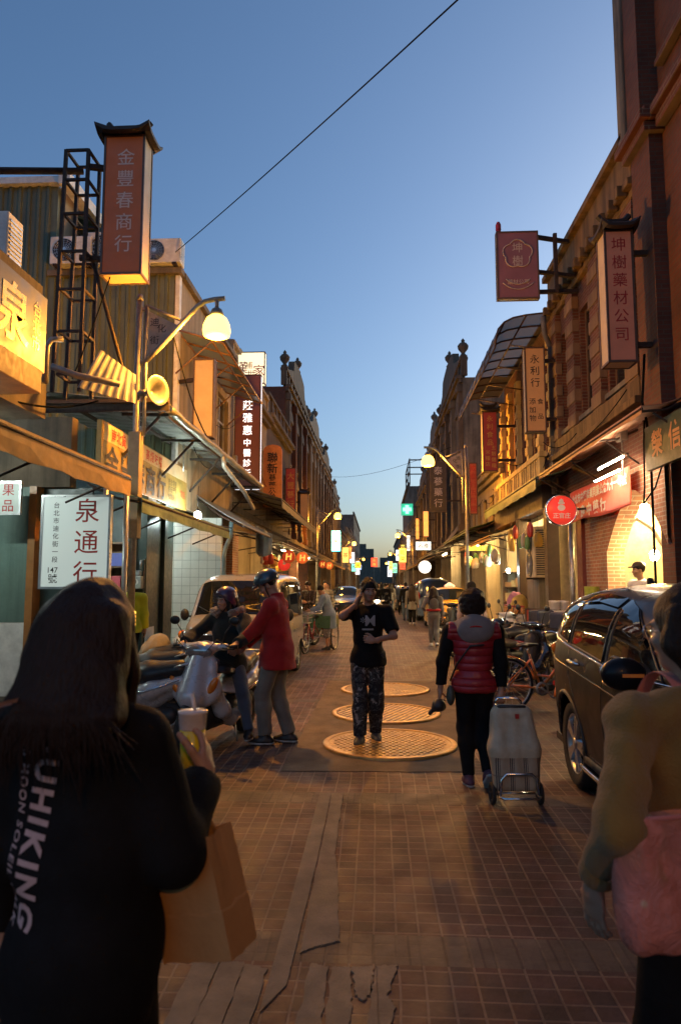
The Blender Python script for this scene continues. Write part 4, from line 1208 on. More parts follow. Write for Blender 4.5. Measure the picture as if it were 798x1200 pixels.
# ------------------------------------------------------------------ canopies, awnings, fittings
def awning(label, side, X0, X1, y0, y1, z0, z1, m, valance=0.0, name='awning', ribs=0, seed=0, vm=None, thick=0.012):
    """sloping cloth or sheet from the wall (X0,z0) out to the street edge (X1,z1), with a hanging valance and a pipe frame"""
    rn = random.Random(seed)
    t = thing(name, label, 'awning', ((X0 + X1) / 2, (y0 + y1) / 2, min(z0, z1)))
    n = max(8, int((y1 - y0) * 3))
    rows = []
    for i in range(7):
        f = i / 6
        rows.append([(X0 + (X1 - X0) * f, y0 + (y1 - y0) * k / n, z0 + (z1 - z0) * f - 0.05 * math.sin(PI * f) * (0.6 + 0.4 * math.sin(k * 1.9 + seed))) for k in range(n + 1)])
    if valance:
        rows.append([(X1 - 0.004 * side, y0 + (y1 - y0) * k / n, z1 - valance * 0.5) for k in range(n + 1)])
        rows.append([(X1 + 0.012 * math.sin(k * 1.3), y0 + (y1 - y0) * k / n, z1 - valance * (1 + 0.05 * math.sin(k * 2.2))) for k in range(n + 1)])
    b = MB(); b.grid(rows, smooth=False); b.build('cover', m, t, world=True, solid=thick)
    b = MB()
    k = max(2, int((y1 - y0) / 1.8) + 1)
    for i in range(k):
        y = y0 + 0.06 + (y1 - y0 - 0.12) * i / (k - 1)
        b.tube([(X0, y, z0 - 0.07), ((X0 + X1) / 2, y, (z0 + z1) / 2 - 0.13), (X1, y, z1 - 0.06)], 0.018, 6)
        b.tube([(X0, y, z0 - 0.6), (X1 + (X0 - X1) * 0.25, y, z1 - 0.08)], 0.015, 6)
    b.tube([(X1, y0, z1 - 0.04), (X1, y1, z1 - 0.04)], 0.022, 6)
    b.build('frame', M_rust, t, world=True)
    return t
M_tarp_or = mat('ochre_tarpaulin', (0.45, 0.25, 0.06), 0.6, var=0.3, scale=4, bump=0.15, bscale=12, dirt=0.3)
M_tarp_gr = mat('green_tarpaulin', (0.13, 0.2, 0.10), 0.6, var=0.3, scale=4, bump=0.15, bscale=12, dirt=0.3)
M_tarp_bl = mat('blue_grey_tarpaulin', (0.22, 0.27, 0.30), 0.6, var=0.3, scale=4, bump=0.15, bscale=12, dirt=0.3)
M_tarp_gy = mat('grey_olive_canvas', (0.16, 0.15, 0.11), 0.7, var=0.3, scale=4, bump=0.2, bscale=12, dirt=0.3)
awning('ochre awning with a deep hanging edge, nearest on the left', -1, -4.05, -3.22, 3.2, 8.9, 3.3, 3.05, M_tarp_or, 0.27, seed=1)
awning('narrow green and ochre awning over the dark shop on the left', -1, -4.0, -3.22, 9.35, 15.0, 3.1, 2.82, M_tarp_gr, 0.2, seed=2)
awning('blue-grey tarpaulin awning over the white-tiled shop', -1, -4.0, -2.95, 15.2, 19.2, 3.6, 2.95, M_tarp_bl, 0.05, seed=3)
awning('large olive canvas awning, slanting out beyond the gutter on the left', -1, -4.1, -2.65, 19.2, 30.0, 4.5, 4.0, M_tarp_gy, 0.25, seed=4)
awning('long low grey awning above the round signs', -1, -4.1, -2.75, 20.0, 32.0, 3.2, 2.85, M_tarp_bl, 0.12, seed=5)
awning('pale awning before the tall house on the left', -1, -4.3, -2.9, 33.0, 43.0, 3.4, 3.0, M_tarp_gy, 0.15, seed=6)
awning('far awning on the left beyond the cyan sign', -1, -4.3, -2.9, 44.0, 62.0, 3.5, 3.0, M_tarp_or, 0.15, seed=7)
awning('salmon half-rolled awning over the red banner', 1, 4.0, 3.35, 8.9, 14.6, 4.08, 3.9, mat('salmon_tarpaulin', (0.42, 0.2, 0.11), 0.55, dirt=0.3), 0.1, seed=8)
awning('green striped awning below the white balustrade', 1, 3.98, 3.3, 14.7, 21.7, 4.05, 3.88, M_tarp_gr, 0.26, seed=9)
awning('ochre and green awning beyond the right post', 1, 3.95, 2.75, 22.0, 29.5, 3.75, 3.35, M_tarp_gr, 0.1, seed=10)
awning('low tan awning over the lit stalls on the right', 1, 3.95, 3.0, 19.0, 26.0, 3.25, 2.95, M_tarp_or, 0.12, seed=11)
awning('long far awning on the right with pale edge', 1, 3.8, 2.4, 31.0, 42.0, 3.6, 3.1, M_tarp_gy, 0.12, seed=12)
awning('farthest awning on the right', 1, 3.8, 2.4, 43.0, 64.0, 3.5, 2.9, M_tarp_or, 0.12, seed=13)
t = awning('white cloth awning panel standing up over the right pavement', 1, 3.9, 3.0, 30.5, 33, 4.6, 3.4, M_cream, 0.05, seed=14)

# wide tin canopy on the left with gutter
t = thing('tin_canopy', 'wide corrugated tin canopy with a sagging gutter over the left pavement', 'canopy', (-3.3, 14.5, 4.2))
rows = []
n = 110
for i in range(5):
    f = i / 4
    rows.append([(-5.7 + 2.45 * f, 10.5 + 8.6 * k / n, 4.72 - 0.28 * f + 0.02 * (k % 4 in (1, 2))) for k in range(n + 1)])
b = MB(); b.grid(rows, smooth=False); b.build('roofing', M_corr_tin, t, world=True, solid=0.006)
b = MB(); b.grid([[(-3.22 + 0.07 * math.cos(a), 10.45 + 8.7 * k / 24 , 4.36 + 0.08 * math.sin(a) + 0.012 * math.sin(k * 1.7)) for k in range(25)] for a in [PI + PI * j / 8 for j in range(9)]]); b.build('gutter', mat('dented_gutter', (0.33, 0.3, 0.24), 0.4, 0.6, dirt=0.35), t, world=True, solid=0.006)
b = MB(); b.box(-5.7, -3.2, 10.4, 10.46, 4.30, 4.5); b.box(-5.7, -3.2, 10.32, 10.4, 4.42, 4.47); b.build('end_board', M_rust, t, world=True)
b = MB()
for y in (10.6, 12.6, 14.6, 16.6, 18.8):
    b.bar((-4.0, y, 4.3), (-3.25, y, 4.28), 0.05); b.bar((-4.0, y, 3.6), (-3.4, y, 4.26), 0.04)
for x in (-4.9, -4.1, -3.4):
    b.bar((x, 10.5, 4.35 + (x + 3.4) * -0.1), (x, 19.1, 4.35 + (x + 3.4) * -0.1), 0.05)
b.build('frame', M_rust, t, world=True)
b = MB(); b.tube([(-3.2, 14.2, 4.3), (-3.2, 14.3, 4.1), (-3.0, 15.6, 3.7), (-2.98, 16.6, 3.45)], 0.05, 8); b.build('spout', M_lamppost, t, world=True)
# small glazed canopy over upper windows, left
def glazed(label, X0, X1, y0, y1, prof, nb, gm, rodm, brace=True):
    t = thing('glass_canopy', label, 'canopy', ((X0 + X1) / 2, (y0 + y1) / 2, prof[-1][1]))
    b = MB(); b.grid([[(x, y0 + (y1 - y0) * k / 20, z + 0.02) for k in range(21)] for x, z in prof]); b.build('glazing', gm, t, world=True)
    b = MB()
    for k in range(nb + 1):
        y = y0 + (y1 - y0) * k / nb
        b.tube([(x, y, z) for x, z in prof], 0.022, 6)
        if brace and k % 2 == 0:
            xa, za = prof[0]; xb, zb = prof[-1]
            b.tube([(xa, y, za - 0.9), (xb * 0.75 + xa * 0.25, y, zb + 0.04)], 0.018, 6)
    for x, z in prof[::2] + [prof[-1]]:
        b.tube([(x, y0, z - 0.01), (x, y1, z - 0.01)], 0.02, 6)
    b.build('frame', rodm, t, world=True)
    return t
M_frost = glass('green_wired_glass', (0.25, 0.36, 0.32), 0.35, 0.75)
M_smoke = glass('dirty_polycarbonate', (0.055, 0.052, 0.045), 0.5, 0.93)
glazed('small flat canopy of green wired glass over the cream upper windows, left', -4.0, -3.05, 13.4, 18.1, [(-4.0, 6.72), (-3.6, 6.6), (-3.3, 6.5), (-3.05, 6.42)], 6, M_frost, mat('orange_brown_steel', (0.3, 0.16, 0.07), 0.5, dirt=0.3))
pr = [(4.0, 7.78), (3.7, 7.77), (3.4, 7.74), (3.1, 7.68), (2.9, 7.58), (2.76, 7.42), (2.7, 7.2), (2.68, 7.0)]
glazed('large curved smoky canopy high on the right, carried on braced ribs', 4.0, 2.68, 15.6, 22.8, pr, 9, M_smoke, mat('brown_steel_rib', (0.09, 0.055, 0.035), 0.5, dirt=0.3))

# lattice tower that carries the red lantern sign
t = thing('lattice_mast', 'rusty four-legged lattice mast beside the red lantern sign, left', 'mast', (-4.2, 9.3, 4.25))
b = MB()
lg = [(-4.36, 9.1), (-4.04, 9.1), (-4.36, 9.5), (-4.04, 9.5)]
for x, y in lg:
    b.bar((x * 1.0 - 0.06 * (1 if x < -4.2 else 0), y, 4.25), (x, y, 7.75), 0.045)
for z in (4.5, 5.1, 5.7, 6.25, 6.8, 7.3, 7.74):
    for i, j in ((0, 1), (2, 3), (0, 2), (1, 3)):
        b.bar((*lg[i], z), (*lg[j], z), 0.035)
b.build('mast', M_rust, t, world=True)
b = MB(); b.tube([(-4.2, 9.3, 7.55), (-5.6, 8.4, 7.05), (-6.8, 7.6, 6.7)], 0.05, 8); b.build('stay_pole', M_rust, t, world=True)
b = MB(); b.tube([(-4.05, 9.4, 6.25), (-3.6, 9.7, 4.5)], 0.03, 8); b.build('strut', M_rust, t, world=True)

def ac_unit(label, loc, rotz, w=0.85, h=0.62, d=0.32, m=None, twin=False, group='air conditioner outdoor units'):
    """split unit: casing, fan grille with rings, side vents, feet; front is local -y"""
    t = thing('air_conditioner', label, 'air conditioner', loc, rotz, group)
    m = m or M_white
    b = MB(); b.box(-w / 2, w / 2, -d / 2, d / 2, 0.04, h); b.build('casing', m, t, bevel=0.015)
    b = MB()
    for zc in ((h * 0.5 + 0.02,) if not twin else (h * 0.28, h * 0.74)):
        r = min(h, w) * (0.38 if not twin else 0.3)
        cx = -w / 2 + r + 0.06 if not twin else 0
        M = frame((cx, -d / 2 - 0.012, zc), (1, 0, 0), (0, 0, 1))
        q = MB(); q.lathe([(r, 0.0), (r, -0.01), (0, -0.01)], 28, M); q.build('fan_opening', M_dkplastic, t)
        for k in range(1, 7):
            b.tube([(cx + r * k / 6.2 * math.cos(a), -d / 2 - 0.02, zc + r * k / 6.2 * math.sin(a)) for a in [2 * PI * j / 24 for j in range(24)]], 0.005, 4, closed=True)
        for k in range(8):
            a = PI * k / 8
            b.bar((cx - r * math.cos(a), -d / 2 - 0.022, zc - r * math.sin(a)), (cx + r * math.cos(a), -d / 2 - 0.022, zc + r * math.sin(a)), 0.006)
        b.cyl((cx, -d / 2 - 0.03, zc), (cx, -d / 2 - 0.012, zc), r * 0.2)
    b.build('fan_guard', M_alu, t)
    b = MB()
    k = int(h / 0.05) - 2
    for i in range(k):
        b.box(w / 2, w / 2 + 0.012, -d / 2 + 0.04, d / 2 - 0.04, 0.1 + i * 0.05, 0.125 + i * 0.05)
    b.build('side_vent', M_dkplastic if m is not M_white else M_alu, t)
    for q in (-w / 2 + 0.08, w / 2 - 0.16):
        b = MB(); b.box(q, q + 0.08, -d / 2 - 0.02, d / 2 + 0.02, 0, 0.04); b.build('foot', M_rust, t)
    return t
ac_unit('left one of the white air conditioners on the roof ledge, behind the mast', (-6.15, 13.25 + 0.1, 8.02), 0)
ac_unit('taller air conditioner between the mast and the red lantern sign', (-5.35, 13.4, 8.02), 0, 0.95, 0.72)
ac_unit('air conditioner on the roof ledge right of the red lantern sign', (-4.32, 13.4, 8.02), 0, 0.8, 0.55)
ac_unit('air conditioner on the low roof at the left edge above the billboard', (-4.3, 7.0, 4.98), R(0), 0.85, 0.6)
t = ac_unit('tall cream air conditioner hung over the right pavement, lit warm', (3.75, 16.6, 1.75), R(-90), 0.95, 1.2, 0.42, mat('cream_enamel', (0.62, 0.52, 0.32), 0.4, dirt=0.2), True)
b = MB(); b.box(-4.9, -3.75, 5.6, 7.4, 4.86, 4.98); tag(b.build('roof_ledge', M_darkstucco), 'dark ledge on the low roof carrying the edge air conditioner', 'ledge')
# horn loudspeaker
t = thing('horn_speaker', 'round horn loudspeaker lit gold, fixed to the nearest left lamp post', 'loudspeaker', (-3.45, 9.85, 4.42))
M = Matrix.Rotation(R(62), 4, 'Y') ; M = Matrix.Rotation(R(-28), 4, 'Z') @ Matrix.Rotation(R(90), 4, 'Y') @ Matrix.Scale(0.78, 4)
b = MB(); b.lathe([(0.03, 0.12), (0.05, 0.2), (0.09, 0.3), (0.16, 0.38), (0.25, 0.43), (0.285, 0.445), (0.28, 0.452), (0.22, 0.425), (0.12, 0.36), (0.05, 0.28), (0.0, 0.27)], 32, M); b.build('horn', M_lamppost, t)
b = MB(); b.lathe([(0, -0.02), (0.06, -0.02), (0.065, 0.0), (0.065, 0.1), (0.05, 0.13), (0.0, 0.13)], 20, M); b.build('driver', M_lamppost, t)
b = MB(); b.bar((-0.06, 0.04, 0), (0.02, 0, 0), 0.05); b.build('bracket', M_rust, t)
# crooked tin sheet and pipes on the low roof
b = MB()
LB, RB, LT, RT = Vector((-3.98, 8.9, 4.25)), Vector((-3.33, 9.3, 4.12)), Vector((-3.85, 9.3, 4.9)), Vector((-3.45, 9.62, 4.62))
P = [[LB.lerp(RB, u).lerp(LT.lerp(RT, u), v) + Vector((0.3, -0.7, 0.4)) * (0.012 * (k % 4 in (1, 2))) for k, u in [(k, k / 27) for k in range(28)]] for v in (0, 0.5, 1)]
b.grid(P, smooth=False); tag(b.build('tin_sheet', M_corr_tin, solid=0.005), 'crooked corrugated tin sheet leaning behind the lamp post, left', 'sheet')
b = MB(); b.tube([(-4.32, 8.7, 4.25), (-4.32, 8.7, 4.75), (-4.28, 8.75, 4.86), (-4.15, 8.8, 4.88)], 0.04, 8); b.tube([(-4.2, 8.6, 4.45), (-3.9, 8.7, 4.35), (-3.4, 8.9, 4.28)], 0.045, 8)
tag(b.build('roof_pipe', M_lamppost), 'bent pale pipe on the low roof below the mast', 'pipe')
# gas meter, shop light
t = thing('gas_meter', 'grey gas meter on the dark teal pier, left', 'meter', (-4.12, 11.85, 1.55))
b = MB(); b.cbox((0, 0, 0.12), (0.2, 0.16, 0.22)); b.cbox((0, -0.01, 0.28), (0.14, 0.12, 0.1)); b.build('body', mat('meter_grey', (0.35, 0.37, 0.36), 0.45, dirt=0.2), t, bevel=0.02)
b = MB(); b.tube([(-0.06, 0, 0.34), (-0.06, 0, 0.6), (-0.06, 0.05, 1.3)], 0.018, 8); b.tube([(0.06, 0, 0.34), (0.06, 0, 0.5), (0.1, 0.05, 0.52), (0.1, 0.05, -1.3)], 0.018, 8); b.build('pipe', M_steel, t)
b = MB(); b.cyl((0, -0.086, 0.13), (0, -0.08, 0.13), 0.05); b.build('dial', M_white, t)
def bulb(label, loc, r, m, cord=0.6):
    t = thing('bulb', label, 'lamp', loc)
    b = MB(); b.ell((0, 0, 0), (r, r, r * 1.25), 16, 10); b.build('glass_bulb', m, t)
    b = MB(); b.cyl((0, 0, r * 1.1), (0, 0, r * 1.1 + 0.06), 0.025); b.tube([(0, 0, r * 1.1 + 0.05), (0.01, 0, cord)], 0.006, 5); b.build('cord', M_black, t)
    return t
bulb('glaring white bulb under the green awning, left', (-3.55, 13.6, 2.98), 0.075, emit('cold_bulb', (0.82, 1.0, 0.95), 380.0))
bulb('glaring warm bulb hanging in the arched shop', (4.62, 12.0, 2.12), 0.075, emit('warm_bulb', (1.0, 0.72, 0.33), 300.0), 1.1)
bulb('small cold bulb in the stall behind the dark post', (3.55, 19.4, 2.0), 0.05, emit('cold_bulb', (0.82, 1.0, 0.95), 380.0))
def tube_lamp(label, a, c_, m, r=0.018):
    t = thing('tube_light', label, 'lamp', ((Vector(a) + Vector(c_)) / 2))
    b = MB(); b.cyl(a, c_, r, n=10); b.build('tube', m, t, world=True)
    d = Vector((0, 0, 0.04)); b = MB(); b.bar(Vector(a) + d, Vector(c_) + d, 0.05, 0.03); b.build('fitting', M_white, t, world=True)
    return t
T_cold = emit('cold_tube', (0.85, 1.0, 0.93), 140.0)
T_warm = emit('warm_tube', (1.0, 0.68, 0.27), 420.0)
tube_lamp('ceiling tube in the bookcase shop, left', (-5.6, 11.0, 2.9), (-4.6, 11.0, 2.9), T_cold)
tube_lamp('ceiling tube in the nearest left arcade, before the teal wall', (-6.0, 7.6, 3.3), (-5.0, 7.6, 3.3), T_cold)
tube_lamp('ceiling tube in the white-tiled shop, left', (-6.5, 15.0, 3.1), (-5.2, 15.0, 3.1), T_cold)
tube_lamp('left ceiling tube in the arched shop', (5.0, 14.2, 3.2), (6.6, 14.2, 3.2), T_warm)
tube_lamp('ceiling tube in the stall behind the cream air conditioner', (4.2, 17.5, 3.1), (5.4, 17.5, 3.1), T_warm)
tube_lamp('ceiling tube over the lit stall beyond the dark post', (4.2, 20.3, 3.1), (5.4, 20.3, 3.1), T_warm)
tube_lamp('tube under the low tan awning, right', (3.4, 24.0, 2.95), (3.4, 25.6, 2.95), T_warm)
tube_lamp('tube under the long grey awning, left', (-3.6, 21.5, 2.95), (-3.6, 22.9, 2.95), T_warm)
tube_lamp('second tube under the long grey awning, left', (-3.7, 27.0, 2.95), (-3.7, 28.4, 2.95), T_warm)
tube_lamp('tube under the pale awning, left', (-3.7, 36.0, 3.0), (-3.7, 38.0, 3.0), T_warm)
tube_lamp('tube under the far grey awning, right', (3.3, 34.0, 3.1), (3.3, 36.0, 3.1), T_warm)
# wires overhead
def wire(label, pts, r=0.008):
    b = MB(); b.tube(pts, r * 0.9, 6); return tag(b.build('overhead_wire', mat('wire_sheath', (0.012, 0.012, 0.012), 0.95, spec=0.0)), label, 'wire')
def sag(a, c_, d, n=24):
    a, c_ = Vector(a), Vector(c_)
    return [a.lerp(c_, k / n) - Vector((0, 0, d * 4 * (k / n) * (1 - k / n))) for k in range(n + 1)]
wire('long overhead wire crossing the sky from the left roofs', sag(at(203, 298, 13.4), at(203, 298, 13.4) + (at(523, -2, 6.0) - at(203, 298, 13.4)) * ((4.05 - at(203, 298, 13.4).x) / (at(523, -2, 6.0).x - at(203, 298, 13.4).x)), 0.12, 60), 0.009)
wire('thin far wire crossing low between the two rows', sag((-4.2, 62, 11.2), (3.7, 33, 8.2), 0.5), 0.012)
wire('slack cable looping from the lantern sign to the lamp post', sag((-3.75, 9.3, 5.95), (-4.1, 9.0, 4.4), 0.05), 0.012)
wire('cable hanging from the lamp arm to the left gutter', sag((-3.0, 9.9, 5.3), (-3.25, 14.0, 4.4), 0.35), 0.012)
wire('cable bundle drooping beside the green board', [Vector(p) for p in ((3.7, 9.75, 3.9), (3.66, 9.7, 3.6), (3.72, 9.9, 3.0), (3.66, 9.8, 2.75), (3.75, 9.6, 2.95), (3.8, 9.4, 3.3))], 0.014)
wire('second cable bundle at the brick pier', [Vector(p) for p in ((3.8, 9.9, 4.9), (3.72, 9.85, 4.2), (3.75, 9.8, 3.9), (3.82, 9.9, 3.2), (3.85, 10.0, 1.2))], 0.02)
wire('drooping cable along the dark left awning', sag((-4.6, 6.5, 4.0), (-3.9, 9.4, 4.2), 0.3), 0.014)
# drain pipes
b = MB(); b.cyl((3.9, 14.35, 0.12), (3.9, 14.35, 3.0), 0.055); tag(b.build('drain_pipe', M_steel), 'thick grey drain pipe beside the red column, right', 'pipe')
b = MB(); b.tube([(3.85, 15.4, 3.6), (3.86, 15.4, 6.9), (3.75, 15.4, 7.2), (3.72, 15.38, 7.6)], 0.06, 10); tag(b.build('drain_pipe', M_greystucco), 'upper grey drain pipe between the striped houses, right', 'pipe')
b = MB(); b.tube([(-3.6, 16.25, 0.12), (-3.6, 16.25, 2.3), (-3.56, 16.2, 2.45), (-3.42, 16.1, 2.75), (-3.4, 16.1, 3.1)], 0.05, 8); tag(b.build('drain_pipe', mat('blue_grey_pipe', (0.25, 0.33, 0.36), 0.4, dirt=0.2)), 'blue-grey drain pipe beside the white-tiled wall, left', 'pipe')
for x, lb in ((-3.66, 'thin galvanised pipe beside the board with red characters'), (-3.3, 'second thin galvanised pipe under the ochre awning end')):
    b = MB(); b.cyl((x, 9.2 if x < -3.4 else 9.0, 0.12), (x, 9.2 if x < -3.4 else 9.0, 3.0), 0.035); tag(b.build('awning_pole', M_steel), lb, 'pole')
# hanging cloth
b = MB(); b.grid([[(-3.35 + 0.45 * u + 0.02 * math.sin(u * 14 + v * 2), 19.0 + 0.05 * math.sin(u * 9), 3.25 - 0.75 * v - 0.25 * u * (1 - v) - 0.12 * math.sin(u * PI) * v) for u in [k / 16 for k in range(17)]] for v in [k / 8 for k in range(9)]])
tag(b.build('hanging_cloth', M_tarp_bl, solid=0.006), 'grey blue cloth hanging from the awning edge, left', 'cloth')

# tangled service cables and small boxes along the fronts
rn = random.Random(44)
for i in range(9):
    y0 = 10.4 + i * 2.3
    z = 4.55 + rn.uniform(-0.25, 0.3)
    wire('%s drooping service cable along the right-hand fronts' % ('first', 'second', 'third', 'fourth', 'fifth', 'sixth', 'seventh', 'eighth', 'ninth')[i], sag((3.7 + rn.uniform(-0.1, 0.1), y0, z), (3.72 + rn.uniform(-0.1, 0.1), y0 + rn.uniform(2.2, 3.2), z + rn.uniform(-0.4, 0.4)), rn.uniform(0.05, 0.25)), 0.009)
for i in range(8):
    y0 = 13.8 + i * 2.2
    z = 5.0 + rn.uniform(-0.4, 0.9)
    wire('%s drooping service cable along the left-hand fronts' % ('first', 'second', 'third', 'fourth', 'fifth', 'sixth', 'seventh', 'eighth')[i], sag((-3.85, y0, z), (-3.85, y0 + rn.uniform(1.8, 3.0), z + rn.uniform(-0.5, 0.5)), rn.uniform(0.05, 0.3)), 0.009)
for i, (x, y, z, lb) in enumerate(((3.78, 10.9, 4.0, 'grey junction box under the plaster ledge, right'), (3.86, 15.45, 4.3, 'grey junction box on the upper drain pipe, right'), (-3.9, 13.75, 4.6, 'small grey junction box at the corner of the cream wall, left'), (-3.9, 18.8, 5.0, 'small grey junction box before the clinic sign, left'))):
    t = thing('junction_box', lb, 'box', (x, y, z)); b = MB(); b.cbox((0, 0, 0), (0.12, 0.22, 0.3)); b.build('case', M_steel, t, bevel=0.01); b = MB(); b.cyl((0, 0, -0.15), (0, 0, -0.7), 0.014, n=8); b.build('conduit', M_steel, t)

# packets hung in rows under the awnings
M_pk = [mat('hung_packet_%s' % n_, c_, 0.35, var=0.15) for n_, c_ in (('red', (0.5, 0.06, 0.04)), ('cream', (0.6, 0.52, 0.36)), ('gold', (0.55, 0.33, 0.06)), ('green', (0.14, 0.3, 0.1)), ('white', (0.65, 0.63, 0.58)))]
pk0 = None
rn = random.Random(13)
for side_, y0_, n_, x_, zt_ in ((1, 19.0, 22, 3.2, 2.9), (1, 15.8, 10, 3.5, 3.2), (-1, 19.6, 20, -3.25, 2.82)):
    for i in range(n_):
        loc = (x_ + rn.uniform(-0.15, 0.15), y0_ + i * 0.3 + rn.uniform(-0.08, 0.08), zt_ - rn.uniform(0.25, 0.6))
        lab = 'hung packet in the row under the %s' % ('low tan awning, right' if y0_ == 19.0 else 'green striped awning, right' if side_ > 0 else 'long low grey awning, left')
        if pk0 is None:
            pk0 = thing('hung_packet', lab, 'packet', loc, 0, 'packets hung under the awnings')
            B_ = MB(); B_.lathe([(0.0, -0.15), (0.09, -0.13), (0.11, -0.02), (0.09, 0.08), (0.03, 0.13), (0, 0.14)], 10, Matrix.Diagonal((1, 0.6, 1.25, 1))); B_.build('bag', M_pk[0], pk0)
            B_ = MB(); B_.cyl((0, 0, 0.16), (0, 0, 0.55), 0.004, n=5); B_.build('string', M_black, pk0)
            o = pk0
        else:
            o = copy_tree(pk0, loc, rn.uniform(0, 3), lab)
        for c in o.children:
            if c.name.startswith('bag'):
                c.material_slots[0].link = 'OBJECT'; c.material_slots[0].material = M_pk[rn.randrange(5)]
# ------------------------------------------------------------------ smooth bodies: blended rounded shapes turned into one skin
def surface_nets(d, org, h):
    nx, ny, nz = d.shape
    s = d < 0
    c = [s[i:nx - 1 + i, j:ny - 1 + j, k:nz - 1 + k] for i in (0, 1) for j in (0, 1) for k in (0, 1)]
    cnt = sum(q.astype(np.int8) for q in c)
    act = (cnt > 0) & (cnt < 8)
    idx = -np.ones(act.shape, np.int64)
    I = np.argwhere(act)
    idx[act] = np.arange(len(I))
    acc = np.zeros((len(I), 3)); num = np.zeros(len(I))
    corners = [(i, j, k) for i in (0, 1) for j in (0, 1) for k in (0, 1)]
    for a in corners:
        for ax in range(3):
            if a[ax] == 0:
                bb = list(a); bb[ax] = 1
                va = d[I[:, 0] + a[0], I[:, 1] + a[1], I[:, 2] + a[2]]
                vb = d[I[:, 0] + bb[0], I[:, 1] + bb[1], I[:, 2] + bb[2]]
                m = (va < 0) != (vb < 0)
                t = va[m] / (va[m] - vb[m])
                p = np.tile(np.array(a, float), (m.sum(), 1)); p[:, ax] += t
                acc[m] += p; num[m] += 1
    V = (I + acc / num[:, None]) * h + org
    F = []
    for ax in range(3):
        u, v = (ax + 1) % 3, (ax + 2) % 3
        sl0 = [slice(1, -1)] * 3; sl1 = [slice(1, -1)] * 3
        sl0[ax] = slice(0, -1); sl1[ax] = slice(1, None)
        a0 = s[tuple(sl0)]; a1 = s[tuple(sl1)]
        E_ = np.argwhere(a0 != a1)
        if not len(E_):
            continue
        flip = a0[tuple(E_.T)]
        base = E_.copy(); base[:, u] += 1; base[:, v] += 1
        def cell(du, dv):
            q = base.copy(); q[:, u] -= du; q[:, v] -= dv
            return idx[q[:, 0], q[:, 1], q[:, 2]]
        q = np.stack([cell(0, 0), cell(1, 0), cell(1, 1), cell(0, 1)], 1)
        q[~flip] = q[~flip][:, ::-1]
        F.append(q)
    return V, np.concatenate(F)

